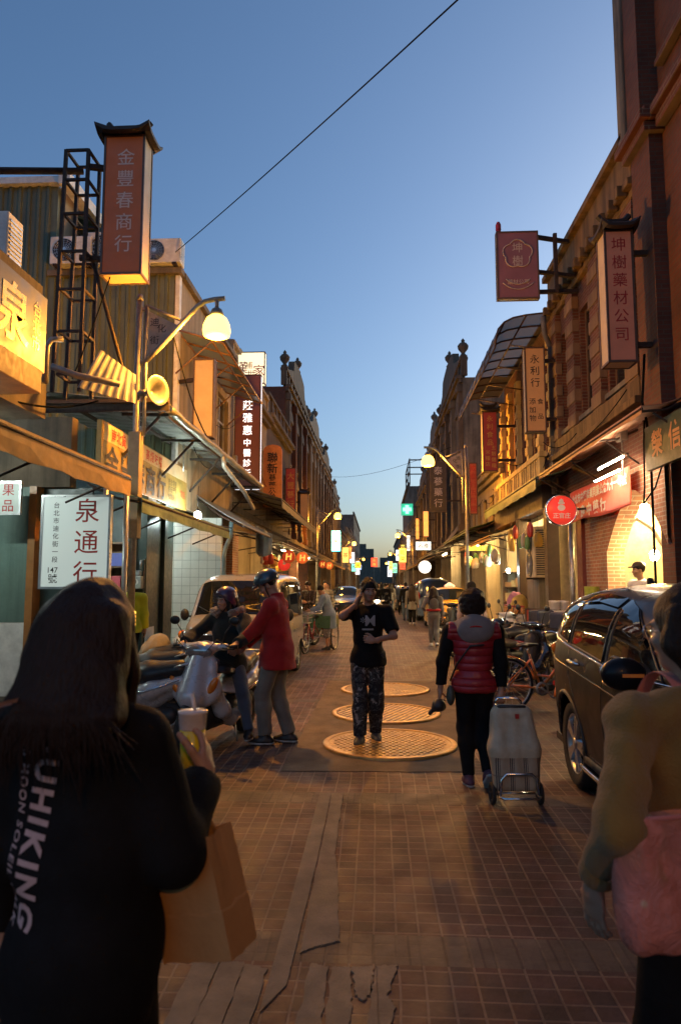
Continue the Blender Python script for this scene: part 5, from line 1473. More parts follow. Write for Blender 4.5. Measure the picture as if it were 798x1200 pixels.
class Blob:
    """rounded cones and ellipsoids blended smoothly"""
    def __init__(s):
        s.p = []
    def cone(s, a, b, ra, rb=None, k=0.03, cuts=()):
        s.p.append(('c', np.array(a, float), np.array(b, float), ra, ra if rb is None else rb, k, cuts)); return s
    def chain(s, pts, rs, k=0.03):
        for i in range(len(pts) - 1):
            s.cone(pts[i], pts[i + 1], rs[i], rs[i + 1], k)
        return s
    def ell(s, c, r, M=None, k=0.03, cuts=()):
        s.p.append(('e', np.array(c, float), np.array(r, float), None if M is None else np.array(M, float), 0, k, cuts)); return s
    def mesh(s, h=0.012, cuts=(), wrinkle=0.0, wfreq=22.0, seed=0, wrk_dir=None):
        lo = np.full(3, 1e9); hi = -lo
        boxes = []
        for q in s.p:
            if q[0] == 'c':
                r = max(q[3], q[4]); a = np.minimum(q[1], q[2]) - r; b = np.maximum(q[1], q[2]) + r
            else:
                r = q[2].max(); a = q[1] - r; b = q[1] + r
            boxes.append((a, b)); lo = np.minimum(lo, a); hi = np.maximum(hi, b)
        mg = 0.05 + 3 * h
        org = lo - mg
        n = np.ceil((hi - lo + 2 * mg) / h).astype(int) + 1
        d = np.full(n, 0.2, np.float32)
        ax = [org[i] + h * np.arange(n[i]) for i in range(3)]
        for q, (a, b) in zip(s.p, boxes):
            m = 0.045 + q[5]
            i0 = np.maximum(0, ((a - m - org) / h).astype(int)); i1 = np.minimum(n, ((b + m - org) / h).astype(int) + 2)
            sl = tuple(slice(i0[i], i1[i]) for i in range(3))
            X, Y, Z = np.meshgrid(ax[0][sl[0]], ax[1][sl[1]], ax[2][sl[2]], indexing='ij')
            if q[0] == 'c':
                A, B = q[1], q[2]; ab = B - A; L2 = max(1e-9, ab @ ab)
                t = np.clip(((X - A[0]) * ab[0] + (Y - A[1]) * ab[1] + (Z - A[2]) * ab[2]) / L2, 0, 1)
                e = np.sqrt((X - A[0] - t * ab[0]) ** 2 + (Y - A[1] - t * ab[1]) ** 2 + (Z - A[2] - t * ab[2]) ** 2) - (q[3] + (q[4] - q[3]) * t)
            else:
                x, y, z = X - q[1][0], Y - q[1][1], Z - q[1][2]
                if q[3] is not None:
                    m3 = q[3]
                    x, y, z = (m3[0, 0] * x + m3[1, 0] * y + m3[2, 0] * z, m3[0, 1] * x + m3[1, 1] * y + m3[2, 1] * z, m3[0, 2] * x + m3[1, 2] * y + m3[2, 2] * z)
                r = q[2]
                k0 = np.sqrt((x / r[0]) ** 2 + (y / r[1]) ** 2 + (z / r[2]) ** 2)
                k1 = np.sqrt((x / r[0] ** 2) ** 2 + (y / r[1] ** 2) ** 2 + (z / r[2] ** 2) ** 2) + 1e-9
                e = k0 * (k0 - 1) / k1
                e = np.where(k0 < 0.2, -r.min() * 0.8, e)
            for (pt, nn) in q[6]:
                e = np.maximum(e, (X - pt[0]) * nn[0] + (Y - pt[1]) * nn[1] + (Z - pt[2]) * nn[2])
            k = q[5]
            o = d[sl]
            hh = np.clip(0.5 + 0.5 * (o - e) / k, 0, 1)
            d[sl] = o + (e - o) * hh - k * hh * (1 - hh)
        X, Y, Z = np.meshgrid(*ax, indexing='ij')
        if wrinkle:
            r = np.random.RandomState(seed)
            w = 0
            for i in range(5):
                f = wfreq * (0.6 + 0.5 * i)
                v = r.normal(size=3); v /= np.linalg.norm(v)
                if wrk_dir is not None:
                    v = v * 0.55 + np.array(wrk_dir) * r.choice([-1, 1])
                ph = r.rand() * 6
                w = w + np.sin(f * (v[0] * X + v[1] * Y + v[2] * Z) + ph + 1.5 * np.sin(f * 0.4 * (v[2] * X + v[0] * Y + v[1] * Z))) / (1 + 0.5 * i)
            d = d + wrinkle * w * 0.5
        for (pt, nn) in cuts:
            d = np.maximum(d, (X - pt[0]) * nn[0] + (Y - pt[1]) * nn[1] + (Z - pt[2]) * nn[2])
        return surface_nets(d, org, h)
def blob_object(name, parts, m, parent=None, smooth=True, relax=1):
    """parts: list of (V,F) joined in one mesh"""
    me = bpy.data.meshes.new(name)
    V, F, o = [], [], 0
    for v, f in parts:
        for _ in range(relax):
            # one gentle smoothing pass over the quads' edges
            acc = np.zeros_like(v); c = np.zeros(len(v))
            for i in range(4):
                a, b = f[:, i], f[:, (i + 1) % 4]
                np.add.at(acc, a, v[b]); np.add.at(c, a, 1); np.add.at(acc, b, v[a]); np.add.at(c, b, 1)
            v = v * 0.5 + 0.5 * acc / np.maximum(c, 1)[:, None]
        V.append(v); F.append(f + o); o += len(v)
    V = np.concatenate(V); F = np.concatenate(F)
    me.vertices.add(len(V)); me.vertices.foreach_set('co', V.astype(np.float32).ravel())
    me.loops.add(F.size); me.loops.foreach_set('vertex_index', F.astype(np.int32).ravel())
    me.polygons.add(len(F)); me.polygons.foreach_set('loop_start', np.arange(0, F.size, 4, dtype=np.int32))
    me.polygons.foreach_set('use_smooth', np.ones(len(F), bool))
    me.update(calc_edges=True); me.validate()
    me.materials.append(m)
    ob = bpy.data.objects.new(name, me)
    COL.objects.link(ob)
    if parent is not None:
        ob.parent = parent
    return ob
npv = lambda *a: np.array(a, float)
def unit(v):
    v = np.array(v, float); return v / (np.linalg.norm(v) + 1e-9)
def rotm(ax, a):
    return np.array(Matrix.Rotation(a, 3, ax))
def ik(a, c, l1, l2, pole):
    """middle joint of a two-bone limb"""
    a, c = np.array(a, float), np.array(c, float)
    d = c - a; L = np.linalg.norm(d); mx = (l1 + l2) * 0.995
    if L > mx:
        c = a + d / L * mx; d = c - a; L = mx
    u = d / L
    x = (l1 * l1 - l2 * l2 + L * L) / (2 * L)
    hgt = math.sqrt(max(0, l1 * l1 - x * x))
    p = np.array(pole, float); p = p - u * (p @ u); p = unit(p)
    return a + u * x + p * hgt, c

M_skin = mat('skin', (0.40, 0.235, 0.155), 0.5, var=0.12, scale=9, bump=0.06, bscale=160)
M_skin.node_tree.nodes['Principled BSDF'].inputs['Subsurface Weight'].default_value = 0.0
M_lip = mat('lips', (0.32, 0.12, 0.10), 0.45)
M_eye = mat('eye_white', (0.6, 0.58, 0.54), 0.25)
M_iris = mat('dark_iris', (0.015, 0.01, 0.008), 0.15)
def hair_mat(name, c):
    if name in MATS:
        return MATS[name]
    m, nt, b = nodes(name); MATS[name] = m
    tc = nt.nodes.new('ShaderNodeTexCoord')
    mp = nt.nodes.new('ShaderNodeMapping'); mp.inputs['Scale'].default_value = (140, 140, 7)
    nt.links.new(tc.outputs['Object'], mp.inputs[0])
    f = _noise(nt, 1.0, 4, 0.6, mp.outputs[0])
    nt.links.new(_ramp(nt, f, [(0.3, [x * 0.5 for x in c]), (0.7, c)]), b.inputs['Base Color'])
    b.inputs['Roughness'].default_value = 0.55
    b.inputs['Specular IOR Level'].default_value = 0.25
    _bump(nt, b, f, 0.9, 0.012)
    return m
M_hair = hair_mat('black_hair', (0.014, 0.010, 0.008))
M_hairbrown = hair_mat('dark_brown_hair', (0.026, 0.013, 0.008))
def cloth(name, c, var=0.25, bump=0.3, sheen=0.2, scale=5):
    return mat(name, c, 0.85, var=var, scale=scale, bump=bump, bscale=140, sheen=sheen, spec=0.2)

class Person:
    """one figure in its own frame: faces +y, feet at z=0"""
    def __init__(s, label, loc, rotz, H=1.68, group=None, lean=0.0, side=0.0, twist=0.0, pelvis=None, head=(0, 0), lh=None, rh=None, lf=None, rf=None, build=1.0, le=(-0.4, -0.6, -0.6), re=(0.4, -0.6, -0.6), lk=(0, 1, 0), rk=(0, 1, 0), ldir=None, rdir=None, shw=0.112, toe_l=0.0, toe_r=0.0, heel_l=0.0, heel_r=0.0, curl=0.5, lcurl=None, rcurl=None, lpalm=None, rpalm=None):
        s.t = thing('person', label, 'person', loc, rotz, group)
        s.H = H; k = H
        s.b = build
        s.pel = npv(*(pelvis if pelvis is not None else (0, 0, 0.525 * k)))
        rot = rotm('Z', twist) @ rotm('Y', side) @ rotm('X', -lean)
        s.R = rot
        r, f, u = rot[:, 0], rot[:, 1], rot[:, 2]
        s.r, s.f, s.u = r, f, u
        s.waist = s.pel + u * 0.105 * k
        s.chest = s.pel + u * 0.205 * k + f * 0.005 * k
        s.neck = s.pel + u * 0.315 * k - f * 0.012 * k
        hr = rot @ rotm('Z', head[0]) @ rotm('X', head[1])
        s.HR = hr
        s.head = s.neck + u * 0.03 * k + hr[:, 2] * 0.068 * k + hr[:, 1] * 0.018 * k
        s.hs = 0.132 * k / 0.225
        s.sh = [s.pel + u * 0.278 * k - r * shw * k * build ** 0.5, s.pel + u * 0.278 * k + r * shw * k * build ** 0.5]
        s.hip = [s.pel - npv(*rotm('Z', twist * 0.4)[:, 0]) * 0.052 * k, s.pel + npv(*rotm('Z', twist * 0.4)[:, 0]) * 0.052 * k]
        hand = [lh if lh is not None else (-0.155 * k, 0.03 * k, 0.47 * k), rh if rh is not None else (0.155 * k, 0.03 * k, 0.47 * k)]
        foot = [lf if lf is not None else (-0.06 * k, 0, 0.045 * k), rf if rf is not None else (0.06 * k, 0, 0.045 * k)]
        s.el, s.wr, s.kn, s.an = [], [], [], []
        for i, (pole, h_) in enumerate(((le, hand[0]), (re, hand[1]))):
            e, w = ik(s.sh[i], h_, 0.172 * k, 0.148 * k, pole); s.el.append(e); s.wr.append(w)
        for i, (pole, f_) in enumerate(((lk, foot[0]), (rk, foot[1]))):
            e, w = ik(s.hip[i], f_, 0.245 * k, 0.245 * k, pole); s.kn.append(e); s.an.append(w)
        s.hd = [unit(ldir) if ldir is not None else unit(s.wr[0] - s.el[0]), unit(rdir) if rdir is not None else unit(s.wr[1] - s.el[1])]
        s.palm = [lpalm, rpalm]
        s.curl = [curl if lcurl is None else lcurl, curl if rcurl is None else rcurl]
        s.toe = [toe_l, toe_r]; s.heel = [heel_l, heel_r]
    def P(s, x, y, z):
        """point in head frame"""
        return s.head + s.HR @ (npv(x, y, z) * s.hs)
    # ---- torso and limbs as blended shapes, g = extra thickness
    def torso(s, B, g=0.0, gb=None):
        k, b = s.H / 1.7, s.b
        gb = g if gb is None else gb
        M = s.R
        B.ell(s.pel + s.u * 0.0, ((0.158 * b + gb) * k, (0.112 * b + gb) * k, 0.13 * k + gb), M, 0.05)
        B.ell(s.waist, ((0.135 * b + gb) * k, (0.10 * b + gb) * k, 0.14 * k), M, 0.05)
        B.ell(s.chest, ((0.155 * b + g) * k, (0.108 * b + g) * k, 0.16 * k + g), M, 0.05)
        for i in (0, 1):
            B.cone(s.sh[i] - s.u * 0.01, s.neck - s.u * 0.025 * k, 0.055 * b * k + g, 0.05 * k + g * 0.7, 0.04)
        return B
    def arm(s, B, i, g=0.0, upto=2.0, kk=0.03, gw=None):
        k, b = s.H / 1.7, s.b ** 0.7
        gw = g if gw is None else gw
        a, e, w = s.sh[i], s.el[i], s.wr[i]
        if upto <= 1:
            q = a + (e - a) * upto; n = unit(e - a)
            B.cone(a, q + n * 0.06, 0.053 * b * k + g, 0.045 * b * k + gw, kk, [(q, n)])
        else:
            B.cone(a, e, 0.053 * b * k + g, 0.041 * b * k + g, kk)
            q = e + (w - e) * (upto - 1); n = unit(w - e)
            if upto < 2.2:
                B.cone(e, q + n * 0.05, 0.041 * b * k + g, 0.029 * b * k + gw, kk, [(q, n)])
        return B
    def leg(s, B, i, g=0.0, upto=2.0, kk=0.03, gk=None, ga=None):
        k, b = s.H / 1.7, s.b ** 0.7
        gk = g if gk is None else gk; ga = gk if ga is None else ga
        a, e, w = s.hip[i], s.kn[i], s.an[i]
        if upto <= 1:
            q = a + (e - a) * upto; n = unit(e - a)
            B.cone(a, q + n * 0.06, 0.088 * b * k + g, 0.058 * b * k + gk, kk, [(q, n)])
        else:
            B.cone(a, e, 0.088 * b * k + g, 0.056 * b * k + gk, kk)
            m_ = e + (w - e) * 0.3 - unit(np.cross(np.cross(a - e, w - e), w - e) + 1e-6) * 0.0
            q = e + (w - e) * (upto - 1); n = unit(w - e)
            B.cone(e, m_, 0.056 * b * k + gk, 0.054 * b * k + ga, kk)
            B.cone(m_, q + n * 0.04, 0.054 * b * k + ga, 0.038 * b * k + ga, kk, [(q, n)])
        return B
    def headblob(s, B):
        h = s.hs
        M = s.HR
        E = lambda c, r, k=0.02: B.ell(s.P(*c), npv(*r) * h, M, k * h)
        E((0, -0.012, 0.03), (0.073, 0.088, 0.082), 0.03)
        E((0, 0.03, -0.03), (0.058, 0.058, 0.075), 0.03)
        E((0, 0.052, -0.085), (0.03, 0.03, 0.022), 0.025)
        E((0.034, 0.062, -0.022), (0.026, 0.02, 0.02)); E((-0.034, 0.062, -0.022), (0.026, 0.02, 0.02))
        E((0, 0.072, 0.028), (0.05, 0.018, 0.012), 0.02)
        B.cone(s.P(0, 0.082, 0.012), s.P(0, 0.103, -0.022), 0.008 * h, 0.0125 * h, 0.014 * h)
        E((0.013, 0.09, -0.026), (0.009, 0.01, 0.008), 0.008); E((-0.013, 0.09, -0.026), (0.009, 0.01, 0.008), 0.008)
        E((0, 0.083, -0.052), (0.024, 0.012, 0.006), 0.006); E((0, 0.081, -0.062), (0.02, 0.012, 0.007), 0.006)
        E((0.074, -0.005, -0.008), (0.009, 0.02, 0.032), 0.012); E((-0.074, -0.005, -0.008), (0.009, 0.02, 0.032), 0.012)
        B.cone(s.neck - s.u * 0.04, s.P(0, -0.012, -0.05), 0.054 * h, 0.05 * h, 0.03)
        return B
    def hand_blob(s, i, k=None):
        """palm, four unequal bent fingers and an opposed thumb"""
        h = s.H / 1.7
        B = Blob()
        d = s.hd[i]
        pn = s.palm[i]
        if pn is None:
            pn = npv(1, 0, 0) if i == 0 else npv(-1, 0, 0)
        pn = np.array(pn, float); pn = unit(pn - d * (pn @ d))       # the palm's inner side
        sd = np.cross(d, pn) * (1 if i == 1 else -1)                    # towards the thumb
        w = s.wr[i]
        c = s.curl[i]
        kf = 0.004 * h
        M = np.stack([sd, d, pn], 1)
        B.cone(w - d * 0.03 * h, w + d * 0.02 * h, 0.026 * h, 0.026 * h, 0.02 * h)
        B.ell(w + d * 0.052 * h, npv(0.042, 0.05, 0.0175) * h, M, 0.02 * h)
        for j, (off, L) in enumerate(((0.031, 0.07), (0.0105, 0.078), (-0.0105, 0.072), (-0.03, 0.057))):
            p = w + d * 0.088 * h + sd * off * h - d * abs(off) * 0.25
            dirn = unit(d + sd * off * 2.2)
            ang = c * (0.85 + 0.12 * j)
            r = (0.0092 - 0.0008 * (j == 3)) * h
            for q in range(3):
                ln = L * h * (0.45, 0.32, 0.23)[q]
                ca, sa = math.cos(ang * (q + 0.6) * 0.75), math.sin(ang * (q + 0.6) * 0.75)
                dv = unit(dirn * ca + pn * sa)
                p2 = p + dv * ln
                B.cone(p, p2, r, r * 0.92, kf); p = p2; r *= 0.94
        p = w + d * 0.028 * h + sd * 0.026 * h + pn * 0.006 * h
        tv = unit(d * 0.65 + sd * 0.7 + pn * (0.2 + 0.3 * c))
        for q, ln in enumerate((0.042, 0.032, 0.026)):
            p2 = p + tv * ln * h
            B.cone(p, p2, (0.0135, 0.011, 0.0098)[q] * h, (0.0115, 0.010, 0.0085)[q] * h, 0.006 * h); p = p2
            tv = unit(tv + d * 0.35 + pn * 0.35 * c - sd * 0.25)
        return B
    def body(s, h=0.011, hh=0.005, face=True, bare_legs=False, m=None, upper=0.6):
        B = Blob()
        s.torso(B, -0.012)
        for i in (0, 1):
            s.arm(B, i, -0.004, 2.0)
            s.leg(B, i, -0.006, 2.0)
        s.headblob(B)
        if h > 0.016:
            # far figures: hands within the same skin
            for i in (0, 1):
                B.ell(s.wr[i] + s.hd[i] * 0.07 * s.H / 1.7, npv(0.03, 0.03, 0.075) * s.H / 1.7, np.stack([unit(np.cross(s.hd[i], s.f + npv(.01, .3, .02))), np.cross(unit(np.cross(s.hd[i], s.f + npv(.01, .3, .02))), s.hd[i]) * -1, s.hd[i]], 1))
            parts = [B.mesh(h)]
        else:
            parts = [B.mesh(h)]
            Hd = s.headblob(Blob())
            parts[0] = B.mesh(h)
            parts.append(Hd.mesh(max(0.0045, hh), cuts=[(s.P(0, 0, -0.13), -s.HR[:, 2])]))
            for i in (0, 1):
                parts.append(s.hand_blob(i).mesh(hh))
        s.bodyob = blob_object('body', parts, m or M_skin, s.t)
        if face and h <= 0.016:
            for sx in (-1, 1):
                b = MB(); b.ell(s.P(sx * 0.031, 0.0735, 0.006), npv(0.0135, 0.009, 0.0065) * s.hs, 10, 6, M=Matrix(s.HR.tolist()).to_4x4())
                o = b.build('eye', M_eye, s.bodyob)
                b = MB(); b.ell(s.P(sx * 0.031, 0.0805, 0.006), npv(0.0062, 0.0035, 0.006) * s.hs, 10, 6, M=Matrix(s.HR.tolist()).to_4x4()); b.build('iris', M_iris, s.bodyob)
                b = MB(); b.tube([s.P(sx * 0.014, 0.09, 0.026), s.P(sx * 0.032, 0.087, 0.031), s.P(sx * 0.05, 0.075, 0.025)], [0.003 * s.hs, 0.0042 * s.hs, 0.002 * s.hs], 6); b.build('eyebrow', M_hair, s.bodyob)
            b = MB(); b.ell(s.P(0, 0.0925, -0.057), npv(0.021, 0.005, 0.008) * s.hs, 12, 6, M=Matrix(s.HR.tolist()).to_4x4()); b.build('lips', M_lip, s.bodyob)
        return s
    def garment(s, name, fn, m, h=0.011, wr=0.004, cuts=(), seed=1, wf=22.0, wd=None, label=None):
        B = Blob(); fn(B)
        o = blob_object(name, [B.mesh(h, cuts, wr, wf, seed, wd)], m, s.t)
        if label:
            o['label'] = label
        return o
    def top(s, m, name='shirt', g=0.012, gb=None, sleeve=2.0, hem=0.02, h=0.011, wr=0.005, collar=0.0, gs=None, seed=1, extra=None, wf=20.0):
        """shirt or jacket: sleeves to `sleeve` (1 elbow, 2 wrist), hem below the pelvis"""
        k = s.H / 1.7
        def fn(B):
            s.torso(B, g, gb)
            if hem > 0.05:
                B.cone(s.pel, s.pel - npv(0, 0, hem + 0.1), (0.125 * s.b + (gb if gb is not None else g)) * k, (0.125 * s.b + 0.03 + (gb if gb is not None else g)) * k, 0.06)
                B.ell(s.pel - npv(0, 0, hem * 0.6), ((0.165 * s.b + (gb or g)) * k, (0.115 * s.b + (gb or g)) * k, hem), s.R, 0.05)
            for i in (0, 1):
                s.arm(B, i, g if gs is None else gs, sleeve)
            if collar:
                B.cone(s.neck - s.u * 0.02, s.neck + s.u * collar, 0.07 * k, 0.072 * k, 0.03)
            if extra:
                extra(B)
        hz = s.pel - npv(0, 0, hem * k)
        return s.garment(name, fn, m, h, wr, [(hz, -s.u if hem < 0.05 else npv(0, 0, -1)), (s.neck + s.u * (0.022 + collar) * k + s.f * 0.0, unit(s.u + s.f * (0.35 if not collar else 0.1)))], seed, wf)
    def trousers(s, m, name='trousers', g=0.01, gk=0.008, ga=0.012, upto=1.97, h=0.011, wr=0.005, seed=2, wf=20.0, rise=0.06):
        k = s.H / 1.7
        def fn(B):
            B.ell(s.pel + s.u * 0.0, ((0.158 * s.b + g) * k, (0.112 * s.b + g) * k, 0.13 * k), s.R, 0.05)
            for i in (0, 1):
                s.leg(B, i, g, upto, 0.035, gk, ga)
        return s.garment(name, fn, m, h, wr, [(s.pel + s.u * rise * k, s.u)], seed, wf)
    def shoes(s, m, sole=None, h=0.008, name='shoe'):
        k = s.H / 1.7
        for i in (0, 1):
            a = s.an[i]
            sh = unit(a - s.kn[i])
            yaw = s.toe[i]
            fw = npv(math.sin(yaw), math.cos(yaw), 0); fw = npv(-math.sin(yaw), math.cos(yaw), 0)
            el = s.heel[i]
            fw2 = unit(fw * math.cos(el) - npv(0, 0, 1) * math.sin(el))
            up = unit(np.cross(np.cross(fw2, npv(0, 0, 1)), fw2))
            low = a - up * 0.045 * k
            B = Blob()
            B.cone(low - fw2 * 0.045 * k, low + fw2 * 0.055 * k + up * 0.004, 0.042 * k, 0.047 * k, 0.03)
            B.cone(low + fw2 * 0.05 * k, low + fw2 * 0.14 * k - up * 0.008 * k, 0.046 * k, 0.034 * k, 0.03)
            B.cone(low, a + up * 0.03 * k, 0.045 * k, 0.045 * k, 0.03)
            base = low - up * 0.012 * k
            o = blob_object(name, [B.mesh(h, [(base, -up), (a + up * 0.035 * k, up)])], m, s.t)
            if sole:
                B = Blob()
                B.cone(low - fw2 * 0.05 * k, low + fw2 * 0.055 * k, 0.045 * k, 0.05 * k, 0.03)
                B.cone(low + fw2 * 0.05 * k, low + fw2 * 0.145 * k, 0.05 * k, 0.036 * k, 0.03)
                blob_object('sole', [B.mesh(h, [(low - up * 0.033 * k, -up), (base, up)])], sole, o)
        return s
    def hair(s, style='short', m=None, h=0.008, wr=0.006, seed=3):
        m = m or M_hair
        M = s.HR
        S = s.hs
        B = Blob()
        f3 = lambda v: s.HR @ npv(*v)
        if style in ('short', 'crop', 'fringe'):
            th = 0.02 if style != 'crop' else 0.010
            B.ell(s.P(0, -0.014, 0.04), npv(0.077 + th * 0.6, 0.09 + th * 0.6, 0.082 + th) * S, M, 0.02)
            cuts = [(s.P(0, 0.0, -0.045), f3((0, 0, -1))), (s.P(0, 0.062, 0.055 if style != 'fringe' else 0.036), unit(f3((0, 0.86, -0.5)))), ]
            if style == 'fringe':
                cuts[1] = (s.P(0, 0.075, 0.032), unit(f3((0, 0.72, -0.7))))
            o = blob_object('hair', [B.mesh(h, cuts, wr, 60, seed)], m, s.t)
        elif style == 'curly':
            B.ell(s.P(0, -0.02, 0.045), npv(0.122, 0.125, 0.116) * S, M, 0.02)
            B.ell(s.P(0, -0.03, -0.02), npv(0.118, 0.095, 0.08) * S, M, 0.03)
            r = random.Random(seed)
            for q in range(46):
                a, e = r.uniform(0, 2 * PI), r.uniform(-0.6, 1.5)
                p = (0.114 * math.cos(a) * math.cos(e), -0.022 + 0.118 * math.sin(a) * math.cos(e), 0.04 + 0.112 * math.sin(e))
                B.ell(s.P(*p), npv(0.02, 0.02, 0.02) * S, None, 0.012)
            o = blob_object('hair', [B.mesh(h, [(s.P(0, 0.07, 0.05), unit(f3((0, 0.85, -0.5))))], 0.006, 75, seed)], m, s.t)
        else:
            ln = {'long': 0.42, 'shoulder': 0.2, 'vlong': 0.5, 'mid': 0.02}[style]
            B.ell(s.P(0, -0.016, 0.036), npv(0.088, 0.102, 0.094) * S, M, 0.02)
            top = s.P(0, -0.06, 0.02)
            for x in np.linspace(-1, 1, 9):
                a = s.P(0.075 * x, -0.05 - 0.035 * (1 - x * x), 0.02)
                m_ = s.neck - s.f * (0.085 + 0.03 * (1 - x * x)) + s.r * 0.095 * x * (s.H / 1.7)
                e = s.neck - s.u * ln - s.f * (0.125 + 0.02 * (1 - abs(x))) + s.r * 0.13 * x
                e = e + npv(0, 0, 0.03 * math.sin(9 * x))
                B.chain([a, m_, e], [0.042, 0.038, 0.010], 0.03)
            for x in (-1, 1):
                B.chain([s.P(0.075 * x, 0.01, 0.03), s.P(0.088 * x, 0.015, -0.09), s.neck + s.r * 0.10 * x + s.f * 0.02 - s.u * 0.1], [0.024, 0.022, 0.012], 0.03)
            cuts = [(s.P(0, 0.058, 0.05), unit(f3((0, 0.9, -0.42))))]
            o = blob_object('hair', [B.mesh(h, (), wr, 45, seed, None)], m, s.t)
            if style == 'mid':
                # loose strands over the mass, some flying out at the sides
                rr = random.Random(4)
                b = MB()
                for q in range(420):
                    x = rr.uniform(-1, 1)
                    e0 = rr.uniform(-0.3, 1.0)
                    top_ = s.P(0.085 * x * math.cos(e0 * 0.5), -0.02 - 0.09 * math.sqrt(max(0, 1 - x * x)) * math.cos(e0 * 0.6), 0.03 + 0.082 * math.sin(e0) * (1 - 0.5 * x * x))
                    c_ = s.P(0.112 * x, -0.075 - 0.07 * math.sqrt(max(0, 1 - x * x)), -0.06)
                    m2_ = s.neck - s.f * (0.13 + 0.035 * (1 - x * x)) + s.r * 0.125 * x
                    L = ln + 0.03 + abs(rr.gauss(0, 0.045))
                    fly = (0.07 if (x > 0.72 and rr.random() < 0.6) or rr.random() < 0.06 else 0.0) * rr.uniform(0.2, 1)
                    e_ = s.neck - s.u * L - s.f * (0.135 + 0.025 * (1 - x * x)) + s.r * ((0.130 + rr.uniform(-0.008, 0.008)) * x + fly * (1 if x > 0 else -1))
                    b.tube([top_, c_, m2_, (m2_ + e_) / 2 + s.r * rr.uniform(-0.01, 0.01) - s.f * 0.006, e_], [0.0016, 0.0024, 0.0024, 0.0019, 0.0006], 4, caps=False)
                b.build('hair_strands', m, o, normals=False)
        return o
# ------------------------------------------------------------------ vehicles
def paint(name, c, metal=0.3, rough=0.35, dirt=0.12):
    return mat(name, c, rough, metal, 0.1, 5, coat=0.9, dirt=dirt)
P_silver = paint('silver_scooter_paint', (0.58, 0.59, 0.59), 0.2, 0.3)
P_black = paint('black_scooter_paint', (0.012, 0.012, 0.014), 0.2, 0.25)
P_white = paint('white_scooter_paint', (0.6, 0.6, 0.58), 0.0)
P_wine = paint('wine_scooter_paint', (0.16, 0.015, 0.02), 0.2)
M_seat = mat('black_vinyl', (0.014, 0.013, 0.013), 0.42, var=0.2, bump=0.1, bscale=120)
M_amber = mat('amber_lens', (0.75, 0.22, 0.02), 0.15, coat=0.6)
M_redlens = mat('red_tail_lens', (0.35, 0.015, 0.015), 0.15, coat=0.6)
M_lens = mat('headlamp_glass', (0.4, 0.42, 0.42), 0.08, 0.6, 0.3, 30, coat=1.0)
def wheel(parent, c, r, w, rimr, spokes=5, name='wheel', rim_m=None, twin=False):
    """tyre with rim, spokes and hub, axle along local x"""
    M = frame(c, (0, 1, 0), (0, 0, 1))
    b = MB()
    b.lathe([(rimr, -w * 0.42), (r * 0.93, -w * 0.5), (r, -w * 0.28), (r * 1.005, 0), (r, w * 0.28), (r * 0.93, w * 0.5), (rimr, w * 0.42), (rimr, -w * 0.42)], 36, M)
    t = b.build(name, M_rubber, parent)
    b = MB()
    b.lathe([(rimr * 1.01, -w * 0.43), (rimr * 0.93, -w * 0.4), (rimr * 0.88, 0), (rimr * 0.93, w * 0.4), (rimr * 1.01, w * 0.43)], 36, M)
    b.lathe([(0, -w * 0.46), (rimr * 0.2, -w * 0.46), (rimr * 0.24, 0), (rimr * 0.2, w * 0.46), (0, w * 0.46)], 20, M)
    for k in range(spokes):
        for dd in ((-0.13, 0.13) if twin else (0,)):
            a = 2 * PI * k / spokes
            p0 = M @ Vector((rimr * 0.15 * math.cos(a), rimr * 0.15 * math.sin(a), w * 0.36))
            p1 = M @ Vector((rimr * 0.95 * math.cos(a + dd), rimr * 0.95 * math.sin(a + dd), w * 0.38))
            b.bar(p0, p1, rimr * 0.13, rimr * 0.16)
            p0 = M @ Vector((rimr * 0.15 * math.cos(a), rimr * 0.15 * math.sin(a), -w * 0.36))
            p1 = M @ Vector((rimr * 0.95 * math.cos(a + dd), rimr * 0.95 * math.sin(a + dd), -w * 0.38))
            b.bar(p0, p1, rimr * 0.13, rimr * 0.16)
    b.build('rim', rim_m or M_alu, t)
    return t
SC = {}
